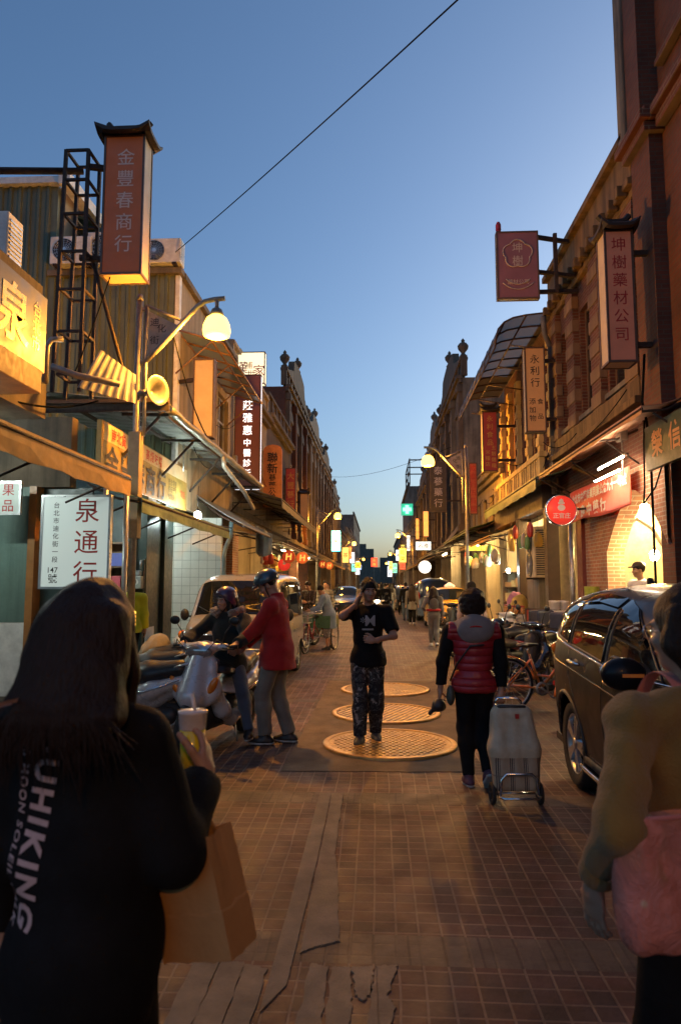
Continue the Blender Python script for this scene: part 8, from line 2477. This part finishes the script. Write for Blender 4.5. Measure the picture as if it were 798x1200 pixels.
for sy in (-1, 1):
    b.tube([(-0.05, sy * d2 * 0.95, -0.03), (-0.045, sy * d2 * 0.7, 0.05), (-0.02, sy * d2 * 0.3, 0.095), (0.02, sy * d2 * 0.3, 0.095), (0.045, sy * d2 * 0.7, 0.05), (0.05, sy * d2 * 0.95, -0.03)], 0.004, 6)
b.build('handles', M_kraft, t)
b = MB(); b.grid([[(-0.07 + 0.12 * u, -0.02 + 0.02 * v + 0.01 * math.sin(u * 5), 0.045 - 0.09 * v + 0.01 * u) for u in (0, .25, .5, .75, 1)] for v in (0, 0.5, 1)]); b.build('folded_flap', M_kraft, t, solid=0.002)
B = Blob(); B.ell((0, 0, 0), (0.12, 0.05, 0.1), None, 0.03); B.cone((-0.11, 0, 0.07), (0.11, 0, 0.07), 0.045)
o = blob_object('shoulder_bag', [B.mesh(0.009)], C_black2); o.matrix_world = Matrix.Translation(A(0.10, -0.16, 0.66)); tag(o, 'black shoulder bag at the hip of the long-haired woman', 'bag')

# --- woman in mustard close on the right, head turned left
b_ = Person('woman in a mustard knit and glasses close by on the right, carrying a pink tote', (0.845, 1.95, 0), R(12), 1.62, build=0.92,
            lh=(-0.30, 0.03, 0.885), le=(-0.4, -1, 0), rh=(0.25, 0.05, 0.8), head=(0.42, -0.05), lcurl=0.35, shw=0.118, lpalm=(0.9, 0.2, 0), ldir=(0.08, 0.12, -1))
b_.body(0.011, 0.0038)
b_.top(C_mustard, 'mustard_jumper', 0.024, 0.03, 1.78, 0.08, 0.008, 0.012, gs=0.017, seed=31, wf=30)
b = MB(); cw = b_.el[0] * 0.24 + b_.wr[0] * 0.76; cd = b_.hd[0] * 0 + unit(b_.wr[0] - b_.el[0]); b.lathe([(0.046, -0.025), (0.049, -0.015), (0.047, 0.0), (0.049, 0.015), (0.044, 0.025)], 24, frame(cw, np.cross(cd, npv(0.1, 1, 0)), np.cross(cd, np.cross(cd, npv(0.1, 1, 0))))); b.build('cuff', C_mustard, b_.t)
b_.trousers(C_black2, 'trousers', 0.016, 0.02, 0.024, 1.98, 0.013, 0.006); b_.shoes(M_shoe)
b_.hair('short', M_hair, 0.007, 0.006, seed=9)
B = Blob()
for sx in (-1, 1):
    B.chain([b_.P(sx * 0.075, -0.02, 0.05), b_.P(sx * 0.088, -0.02, -0.03), b_.P(sx * 0.075, -0.05, -0.1)], [0.03, 0.03, 0.018], 0.03)
B.chain([b_.P(0, -0.08, 0.02), b_.P(0, -0.085, -0.07), b_.P(0, -0.06, -0.12)], [0.06, 0.055, 0.03], 0.03)
blob_object('side_hair', [B.mesh(0.007, (), 0.006, 50)], M_hair, b_.t)
B = Blob(); B.ell(b_.P(0, -0.095, 0.0), npv(0.045, 0.05, 0.05) * b_.hs, b_.HR, 0.03); blob_object('hair_bun', [B.mesh(0.008, (), 0.004, 60)], M_hair, b_.t)
b = MB()
for sx in (-1, 1):
    b.tube([b_.P(sx * 0.033 + 0.024 * math.cos(q_), 0.097, 0.004 + 0.02 * math.sin(q_)) for q_ in [2 * PI * k / 20 for k in range(20)]], 0.0018, 6, closed=True)
    b.tube([b_.P(sx * 0.057, 0.095, 0.008), b_.P(sx * 0.078, 0.02, 0.008), b_.P(sx * 0.08, -0.01, 0.0)], 0.0018, 6)
b.tube([b_.P(-0.009, 0.098, 0.008), b_.P(0.009, 0.098, 0.008)], 0.0018, 6)
b.build('glasses', M_chrome, b_.t)
b = MB(); wv = b_.wr[0] - b_.hd[0] * 0.03; b.lathe([(0.031, -0.009), (0.034, -0.006), (0.034, 0.006), (0.031, 0.009)], 24, frame(wv, np.cross(b_.hd[0], npv(0.1, 1, 0)), np.cross(b_.hd[0], np.cross(b_.hd[0], npv(0.1, 1, 0)))))
b.ell(wv - npv(0.033, 0.008, 0), (0.008, 0.016, 0.016), 12, 8); b.build('wristwatch', M_chrome, b_.t)
t = thing('tote_bag', 'pink patterned fabric tote bag on the shoulder of the woman in mustard', 'bag', (0.715, 1.96, 0.12), R(14))
B = Blob()
for z, r_s in ((1.0, 0.022), (0.955, 0.026), (0.91, 0.030), (0.865, 0.034), (0.82, 0.037), (0.775, 0.037), (0.735, 0.032)):
    B.cone((-0.165 + 0.02 * (z - 0.7), -0.175, z - 0.02), (0.17, -0.17, z), r_s, r_s, 0.05)
m2, nt2, bb2 = nodes('pink_patterned_cloth')
vo = nt2.nodes.new('ShaderNodeTexVoronoi'); vo.inputs['Scale'].default_value = 13; nt2.links.new(nt2.nodes.new('ShaderNodeTexCoord').outputs['Object'], vo.inputs['Vector'])
pk = _ramp(nt2, vo.outputs['Distance'], [(0.06, (0.55, 0.45, 0.3)), (0.16, (0.56, 0.20, 0.15))])
nt2.links.new(_mix(nt2, pk, _ramp(nt2, _noise(nt2, 6, 3, 0.5, None, 1.0), [(0.5, (1, 1, 1)), (0.66, (0.8, 1.0, 0.75)), (0.72, (1, 1, 1))]), 1.0, 'MULTIPLY'), bb2.inputs['Base Color']); bb2.inputs['Roughness'].default_value = 0.8
_bump(nt2, bb2, _noise(nt2, 14, 6, 0.7, None, 1.5), 0.9, 0.03)
blob_object('bag_body', [B.mesh(0.007, [((0, 0, 0.985), (0, 0, 1))], 0.012, 24)], m2, t)
C_pink = cloth('pink_strap', (0.5, 0.17, 0.14), 0.15)
b = MB(); b.tube([(-0.175, -0.185, 0.978), (-0.1, -0.203, 0.985), (0.0, -0.2, 0.983), (0.1, -0.198, 0.985), (0.18, -0.18, 0.98)], 0.006, 6); b.build('hem', C_pink, t)
b = MB(); sp = b_.sh[0] + b_.u * 0.095 + b_.r * 0.075
pts = [(0.02, -0.185, 0.97), (0.06, -0.19, 1.04), (sp[0] + 0.16, -0.155, 1.12), (sp[0] + 0.165, -0.075, sp[2] - 0.125), (sp[0] + 0.165, 0.0, sp[2] - 0.095), (sp[0] + 0.165, 0.07, sp[2] - 0.12), (sp[0] + 0.165, 0.14, sp[2] - 0.25)]
L_ = [[Vector(p_) + Vector((s_ * 0.024, 0, 0)) for p_ in pts] for s_ in (-1, 1)]
b.grid(L_); b.build('strap', C_pink, t, solid=0.005, sub=2)

# --- people in the middle distance
def walker(label, x, y, rot, H, top, bottom, hair='short', hm=None, v=0.013, step=0.12, sleeve=1.95, shoe=M_shoe, arms=None, hem=0.08, lean=0.03, g=0.02, face=False, head=(0, 0), group=None, build=1.0, shorts=None, z=0.0, **kw):
    s_ = Person(label, (x, y, z), R(rot), H, group, lean=lean, lf=(-0.065, step, 0.065), rf=(0.065, -step, 0.085), heel_r=0.35 if step > 0.05 else 0, head=head, build=build, **(arms or {}), **kw)
    s_.body(v if v < 0.016 else 0.018, 0.007, face)
    s_.top(top, 'jacket', g, g, sleeve, hem, v, 0.006, gs=g * 0.8)
    s_.trousers(bottom, 'trousers', 0.012, 0.014, 0.016, shorts or 1.97, v, 0.006)
    s_.shoes(shoe, None, max(0.009, v * 0.8)); s_.hair(hair, hm, max(0.009, v * 0.7))
    return s_
w1 = walker('older man in a blue raincoat and patterned shorts, bending over the red tricycle', -1.22, 17.75, 78, 1.64, C_blue, cloth('patterned_shorts', (0.2, 0.2, 0.22), 0.8, 0.3, 0.2, 30), 'crop', arms=dict(lh=(-0.28, 0.42, 0.98), rh=(0.12, 0.45, 0.96)), hem=0.34, lean=0.3, g=0.04, v=0.012, step=0.03, face=True, head=(-0.3, -0.3), shorts=1.12)
b = MB(); b.tube([w1.neck + w1.f * 0.1 + w1.r * 0.07, w1.chest + w1.f * 0.17 + w1.r * 0.05, w1.waist + w1.f * 0.17 + w1.r * 0.02], 0.02, 8); b.build('towel', C_white, w1.t)
w2_ = walker('young man in black seen behind the number 9 jacket', -2.45, 19.4, -160, 1.68, C_black, C_black2, step=0.0)
w3 = walker('boy in a white jacket with a black 9 on it', -2.2, 18.9, 60, 1.52, C_white, C_black2, step=0.0, arms=dict(lh=(-0.2, 0.35, 0.95), rh=(0.2, 0.35, 0.95)), g=0.035)
tx = on_surface([c for c in w3.t.children if c.name.startswith('jacket')][0], frame(w3.chest - w3.f * 0.0 + w3.r * 0.5, w3.f, w3.u) if False else frame(w3.chest + w3.r * -0.5, -w3.f, w3.u), '9', M_blk_ink, 'number', h=0.2, far=0.9, bold=0.03)
walker('young man in a dark plaid shirt looking down', -2.05, 21.0, 150, 1.72, C_plaid, C_black2, step=0.0, arms=dict(lh=(-0.1, 0.3, 1.1), rh=(0.1, 0.3, 1.1)), head=(0, -0.4), face=True)
walker('man in a grey striped jumper walking beyond the tricycle', -1.75, 23.2, 190, 1.72, C_stripe, C_khaki, face=True)
g1 = walker('young woman in grey with a red waist pack and backpack, walking away', 1.47, 18.9, 0, 1.56, C_grey, C_grey, 'shoulder', M_hairbrown, shoe=M_wsh, hem=0.02, arms=dict(lh=(-0.24, 0.12, 0.95)))
b = MB(); b.tube([g1.waist + g1.r * 0.17 * math.cos(t_) + g1.f * 0.145 * math.sin(t_) - g1.u * 0.03 for t_ in [2 * PI * k / 24 for k in range(24)]], 0.035, 8, closed=True); b.build('waist_pack', C_red, g1.t)
B = Blob(); B.ell(g1.chest - g1.f * 0.16 - g1.u * 0.02, (0.12, 0.07, 0.16), g1.R, 0.03); blob_object('backpack', [B.mesh(0.012)], cloth('grey_backpack', (0.10, 0.095, 0.09)), g1.t)
walker('long-haired woman in a grey coat and dark trousers walking away by the blue van', 1.36, 28.6, 0, 1.62, C_grey, C_black2, 'long', M_hairbrown, shoe=M_wsh, v=0.016, hem=0.25)
walker('man in dark clothes ahead of the woman in the grey coat', 1.22, 31.5, 5, 1.68, C_black, C_jean, v=0.018)
walker('dark-haired man in a pale shirt near the right-hand scooters', 1.78, 13.6, -20, 1.66, cloth('pale_pink_shirt', (0.42, 0.33, 0.29)), C_jean, v=0.012, step=0.05)
walker('person in a yellow-green jacket at the dark shop door, left', -4.05, 11.35, 20, 1.62, C_hivis, C_black2, step=0.0, z=0.12, v=0.012, g=0.04, hem=0.12)
sm = walker('shopkeeper in white with a dark cap inside the arched shop', 4.35, 11.9, 110, 1.72, C_white, C_black2, 'crop', z=0.26, v=0.011, step=0.0, face=True, head=(-0.35, -0.05), arms=dict(lh=(-0.15, 0.3, 1.0), rh=(0.15, 0.3, 1.0)))
B = Blob(); B.ell(sm.P(0, -0.01, 0.07), npv(0.092, 0.108, 0.08) * sm.hs, sm.HR, 0.02); B.ell(sm.P(0, 0.115, 0.06), npv(0.07, 0.055, 0.012) * sm.hs, sm.HR, 0.02); blob_object('cap', [B.mesh(0.008, [(sm.P(0, 0, 0.045), -sm.HR[:, 2])])], M_dkplastic, sm.t)
walker('dark-haired person inside the arched shop, right of the shopkeeper', 4.75, 11.0, 200, 1.62, C_black, C_black2, z=0.26, v=0.014, step=0.0)
# far crowd: five kinds of figure, then copies
crowd = []
gm = 'people far down the street'
for k, (tp, bt, hr) in enumerate(((C_black, C_black2, 'short'), (C_grey, C_jean, 'shoulder'), (cloth('navy_coat', (0.02, 0.03, 0.06)), C_black2, 'short'), (cloth('brown_coat', (0.09, 0.05, 0.03)), C_khaki, 'shoulder'), (cloth('beige_coat', (0.3, 0.24, 0.17)), C_black2, 'short'))):
    crowd.append((tp, bt, hr))
rn = random.Random(11)
far_first = {}
spots = [(0.35, 34), (0.62, 36), (-0.25, 38), (0.85, 40.5), (-0.75, 33.0), (0.05, 43), (-0.55, 45.5), (0.5, 48), (-0.95, 50), (0.95, 52), (0.2, 55), (-0.35, 58), (0.65, 61), (-0.85, 64), (0.1, 68), (0.45, 73), (-0.5, 77), (-2.2, 31.0), (-2.35, 42.0), (2.2, 57.0)]
spots += [(rn.uniform(-1.4, 1.4), 31.5 + 3.1 * q_) for q_ in range(14)]
words = ['in black', 'in a grey top', 'in a navy coat', 'in a brown coat', 'in a beige coat']
for i, (x, y) in enumerate(spots):
    k = i % 5
    rot = rn.choice([0, 180, 170, -10, 15])
    lab = 'small far figure %s, %s' % (words[k], ('nearest of the far crowd in the middle', 'just right of the middle', 'left of the oncoming scooter', 'right side of the far crowd', 'left side of the far crowd', 'in the thick of the far crowd', 'left and farther off', 'right and farther off', 'far left of the roadway', 'far right of the roadway', 'middle distance, behind the first rank', 'behind the first rank on the left', 'behind the first rank on the right', 'well back on the left', 'well back in the middle', 'well back on the right', 'almost at the back, left', 'on the left pavement past the tricycle', 'on the left pavement by the tall houses', 'on the right pavement by the tall houses')[i] if i < 20 else 'one of the loose crowd scattered along the roadway')
    if k not in far_first:
        w_ = walker(lab, x, y, rot, 1.66, crowd[k][0], crowd[k][1], crowd[k][2], v=0.02, group=gm)
        far_first[k] = w_.t
    else:
        copy_tree(far_first[k], (x, y, 0), R(rot), lab, gm)
# ------------------------------------------------------------------ shop goods and small things
def shelf_unit(label, loc, rotz, w, h, d, n, seed, m=None, goods=True, cat='shelf', cols=None, glab='boxed goods', group='boxed goods on the shop shelves'):
    t = thing('shelf_unit', label, cat, loc, rotz)
    b = MB()
    b.box(-w / 2, -w / 2 + 0.03, -d / 2, d / 2, 0, h); b.box(w / 2 - 0.03, w / 2, -d / 2, d / 2, 0, h); b.box(-w / 2 + 0.03, w / 2 - 0.03, d / 2 - 0.02, d / 2, 0, h)
    b.build('carcass', m or M_wood, t)
    for k in range(n):
        q = MB(); z = 0.1 + (h - 0.15) * k / (n - 1) if n > 1 else h - 0.05
        q.box(-w / 2 + 0.031, w / 2 - 0.031, -d / 2, d / 2 - 0.021, z, z + 0.025); q.build('shelf', m or M_wood, t)
    R_ = Matrix.Translation(Vector(loc)) @ Matrix.Rotation(rotz, 4, 'Z')
    rn = random.Random(seed)
    if goods:
        cs = cols or [(0.5, 0.08, 0.1), (0.45, 0.3, 0.5), (0.55, 0.5, 0.4), (0.1, 0.12, 0.4), (0.6, 0.25, 0.3), (0.5, 0.42, 0.1)]
        for k in range(n - 1):
            z = 0.1 + (h - 0.15) * k / (n - 1) + 0.026
            x = -w / 2 + 0.05
            while x < w / 2 - 0.12:
                bw = rn.uniform(0.16, 0.34); bh = rn.uniform(0.12, (h - 0.15) / (n - 1) * 0.8)
                if x + bw > w / 2 - 0.04:
                    break
                i = rn.randrange(len(cs))
                g = MB(); g.box(-bw / 2, bw / 2, -d * 0.38, d * 0.3, 0, bh)
                o = g.build('goods_box', mat('goods_%s_%d' % (cat, i), cs[i], 0.45, var=0.1), None, bevel=0.006)
                o.matrix_world = R_ @ Matrix.Translation((x + bw / 2, 0, z))
                tag(o, glab, 'box', group)
                x += bw + rn.uniform(0.01, 0.05)
    return t
shelf_unit('brown bookcase of coloured packets inside the dark shop, left', (-4.95, 12.6, 0.12), 0, 1.2, 2.3, 0.35, 6, 1, glab='coloured packet on the brown bookcase inside the dark left shop', group='packets on the bookcase')
shelf_unit('shelf of jars and packets inside the stall under the cream air conditioner', (4.9, 19.0, 0.12), R(-60), 1.6, 2.0, 0.35, 5, 2, cols=[(0.6, 0.3, 0.1), (0.6, 0.55, 0.45), (0.5, 0.1, 0.05), (0.65, 0.5, 0.2)], cat='rack', glab='packet on the shelf of the lit stall behind the cream air conditioner', group='packets in the lit stall')
shelf_unit('stall rack of bright goods beyond the dark brown post, right', (4.3, 21.0, 0.12), R(-70), 1.8, 1.9, 0.4, 5, 3, cols=[(0.7, 0.65, 0.5), (0.6, 0.4, 0.5), (0.65, 0.5, 0.15), (0.5, 0.2, 0.1)], cat='rack', glab='packet on the stall rack beyond the dark brown post', group='packets on the far stall rack')
shelf_unit('pale slatted rack in the back of the arched shop', (6.9, 11.3, 0.12), R(-90), 1.2, 2.4, 0.4, 8, 5, m=M_white, goods=False)
# white paper rolls on a table
t = thing('table', 'small wooden table carrying white tubs beside the drain pipe, right', 'table', (3.42, 13.6, 0.12))
b = MB(); b.box(-0.3, 0.3, -0.35, 0.35, 0.62, 0.66); b.build('tabletop', M_wood, t)
for x in (-0.26, 0.26):
    for y in (-0.3, 0.3):
        b = MB(); b.box(x - 0.025, x + 0.025, y - 0.025, y + 0.025, 0, 0.619); b.build('leg', M_wood, t)
M_tub = mat('white_plastic_tub', (0.72, 0.7, 0.64), 0.35, var=0.08)
first = None
for k in range(3):
    for i in range(3 if k < 2 else 2):
        for j in range(3 if k < 2 else 2):
            loc = (3.24 + i * 0.17 + (0.08 if k == 2 else 0), 13.38 + j * 0.18 + (0.08 if k == 2 else 0), 0.785 + k * 0.19)
            if first is None:
                b = MB(); b.lathe([(0, 0), (0.068, 0), (0.075, 0.13), (0.08, 0.135), (0.08, 0.165), (0, 0.166)], 18); first = b.build('tub', M_tub)
                tag(first, 'white lidded tub stacked on the small wooden table, right', 'tub', 'white tubs on the small table'); first.location = loc
            else:
                copy_tree(first, loc)
# painted notice boards, stool, tin, crates, bags
sign('price_board', 'red and green hand-painted price board by the white tubs', 2.98, 3.42, 14.55, 14.58, 0.75, 1.15, mat('red_price_board', (0.45, 0.07, 0.04), 0.6), None, [('特價', M_gold_ink, 0.5, 0.7, 0.6, None), ('乾貨批發', M_white_ink, 0.5, 0.25, 0.8, None)])
t = thing('stool', 'low wooden stool behind the orange bicycles', 'stool', (2.75, 12.6, 0))
b = MB(); b.box(-0.18, 0.18, -0.18, 0.18, 0.5, 0.54); b.build('seat', M_wood, t, bevel=0.01)
for x in (-0.14, 0.14):
    for y in (-0.14, 0.14):
        b = MB(); b.bar((x, y, 0.5), (x * 1.15, y * 1.15, 0), 0.035); b.build('leg', M_wood, t)
t = thing('tin', 'tall green and yellow tin standing before the brick arch pier', 'tin', (3.85, 12.95, 1.15))
b = MB(); b.lathe([(0, 0), (0.13, 0), (0.135, 0.01), (0.13, 0.02), (0.13, 0.43), (0.135, 0.44), (0.13, 0.45), (0, 0.45)], 24); b.build('can', mat('yellow_green_tin', (0.38, 0.42, 0.06), 0.4, var=0.4, scale=8), t)
b = MB(); b.lathe([(0.1315, 0.14), (0.1315, 0.28)], 24); b.build('label_band', mat('orange_label', (0.6, 0.2, 0.04), 0.4), t)
t = thing('pedestal', 'dark wooden stand under the green and yellow tin', 'stand', (3.85, 12.95, 0.12)); b = MB(); b.box(-0.17, 0.17, -0.17, 0.17, 0.95, 1.028); b.build('top', M_wood, t)
for x in (-0.13, 0.13):
    for y in (-0.13, 0.13):
        b = MB(); b.box(x - 0.02, x + 0.02, y - 0.02, y + 0.02, 0, 0.949); b.build('leg', M_wood, t)
def sack(label, loc, r, m, seed):
    B = Blob(); B.ell((0, 0, r[2] * 0.9), r, None, 0.03); B.ell((r[0] * 0.1, 0, r[2] * 1.6), (r[0] * 0.6, r[1] * 0.6, r[2] * 0.4), None, 0.06)
    o = blob_object('sack', [B.mesh(0.016, [((0, 0, 0.0), (0, 0, -1))], 0.02, 22, seed)], m); o.location = loc
    return tag(o, label, 'sack')
M_sack = mat('dull_paper_sack', (0.24, 0.21, 0.15), 0.7, bump=0.4, bscale=20)
sack('tall crumpled paper sack by the dark pier, left', (-3.55, 11.2, 0), (0.32, 0.25, 0.42), M_sack, 1)
sack('lower crumpled sack in front of the tall one, left', (-3.2, 10.7, 0), (0.28, 0.25, 0.3), M_sack, 2)
sack('pale blue plastic bag of rubbish beside the white van', (-3.35, 12.2, 0), (0.3, 0.28, 0.4), mat('pale_blue_plastic', (0.42, 0.48, 0.52), 0.3, bump=0.5, bscale=16), 3)
t = thing('carton', 'orange-brown cardboard carton behind the scooter rider', 'carton', (-2.45, 10.1, 0), R(15)); b = MB(); b.box(-0.3, 0.3, -0.25, 0.25, 0, 0.62); b.build('box', mat('cardboard', (0.45, 0.25, 0.1), 0.75, bump=0.2), t, bevel=0.008)
b = MB(); b.grid([[(-0.3, -0.25, 0.622), (0.3, -0.25, 0.622)], [(-0.32, -0.42, 0.72), (0.32, -0.42, 0.72)]], smooth=False); b.build('flap', mat('cardboard', (0.45, 0.25, 0.1), 0.75, bump=0.2), t, solid=0.004)
t = thing('crate', 'small bright blue plastic crate on the ground, left', 'crate', (-3.55, 10.25, 0)); b = MB()
for z in (0.02, 0.1, 0.18, 0.26):
    b.box(-0.2, 0.2, -0.15, -0.135, z, z + 0.05); b.box(-0.2, 0.2, 0.135, 0.15, z, z + 0.05); b.box(-0.2, -0.185, -0.135, 0.135, z, z + 0.05); b.box(0.185, 0.2, -0.135, 0.135, z, z + 0.05)
for x in (-0.19, 0.19):
    for y in (-0.14, 0.14):
        b.box(x - 0.014, x + 0.014, y - 0.014, y + 0.014, 0, 0.32)
b.box(-0.185, 0.185, -0.135, 0.135, 0.0, 0.015); b.build('crate_body', mat('blue_plastic', (0.03, 0.18, 0.42), 0.4), t)
t = thing('display_case', 'white cloth-covered stall table with a yellow sack on it, right', 'table', (3.3, 17.0, 0)); B = Blob()
b = MB(); b.box(-0.35, 0.35, -0.6, 0.6, 0.0, 0.95); b.build('cloth', C_white, t, bevel=0.03)
sack('yellow sack on the white stall table, right', (3.3, 16.8, 0.95), (0.2, 0.2, 0.22), mat('yellow_sack', (0.55, 0.38, 0.08), 0.6, bump=0.3), 6)
sack('pink plush bundle on the white stall table, right', (3.3, 17.35, 0.95), (0.18, 0.2, 0.26), mat('pink_plush', (0.5, 0.2, 0.3), 0.9, bump=0.3), 7)
t = thing('yellow_strip_sign', 'narrow lit yellow strip sign over the right-hand stalls', 'sign', (3.2, 23.0, 2.75)); b = MB(); b.box(2.85, 3.75, 22.95, 23.05, 2.72, 2.88); b.build('panel', emit('yellow_strip', (1.0, 0.72, 0.08), 0.5), t, world=True)
# hanging dried goods in the stall
b = None
for k in range(9):
    x, y = 3.95 + 0.16 * (k % 3), 15.9 + 0.13 * k
    if b is None:
        B = Blob(); B.chain([(0, 0, 0), (0.01, 0, -0.2), (0, 0.01, -0.42)], [0.03, 0.055, 0.03], 0.03); b = blob_object('dried_goods', [B.mesh(0.012, (), 0.012, 50)], mat('dried_fish', (0.5, 0.25, 0.07), 0.5, var=0.4, scale=20)); b.location = (x, y, 2.6); tag(b, 'bundle of orange dried goods hanging behind the cream air conditioner', 'bundle', 'hanging dried goods')
    else:
        copy_tree(b, (x, y, 2.6 - 0.05 * (k % 4)))

for i, (x, y, rz, w, lb) in enumerate(((5.35, 16.9, -90, 2.0, 'deep wall shelf behind the cream air conditioner'), (6.2, 23.6, -90, 2.6, 'wall shelf in the first low cream shop, right'), (6.2, 27.2, -90, 2.6, 'wall shelf in the second low cream shop, right'), (-6.4, 21.6, 90, 2.4, 'wall shelf in the shop under the long grey awning, left'), (-6.4, 27.6, 90, 2.4, 'wall shelf in the shop before the tall row, left'))):
    shelf_unit(lb, (x, y, 0.12), R(rz), w, 2.3, 0.4, 6, 20 + i, cols=[(0.65, 0.3, 0.1), (0.6, 0.55, 0.4), (0.55, 0.1, 0.05), (0.65, 0.5, 0.15), (0.3, 0.35, 0.15)], cat='rack', glab='packet on the ' + lb, group='packets on the ' + lb)
jar = None
rn = random.Random(9)
for i in range(14):
    x, y = 3.15 + 0.15 * (i % 2), 16.5 + 0.14 * (i // 2) + (0.35 if i > 6 else 0)
    if jar is None:
        jar = thing('jar', 'glass jar of amber dried fruit on the white stall table, right', 'jar', (x, y - 0.1, 0.955), 0, 'jars on the white stall table')
        b = MB(); b.lathe([(0, 0), (0.055, 0), (0.06, 0.02), (0.06, 0.14), (0.045, 0.16), (0, 0.16)], 16); b.build('glass_body', mat('amber_fruit', (0.5, 0.22, 0.05), 0.15, var=0.4, scale=40, coat=0.8), jar)
        b = MB(); b.cyl((0, 0, 0.16), (0, 0, 0.19), 0.048); b.build('lid', M_red_ink, jar)
    else:
        copy_tree(jar, (x, y - 0.1, 0.955))
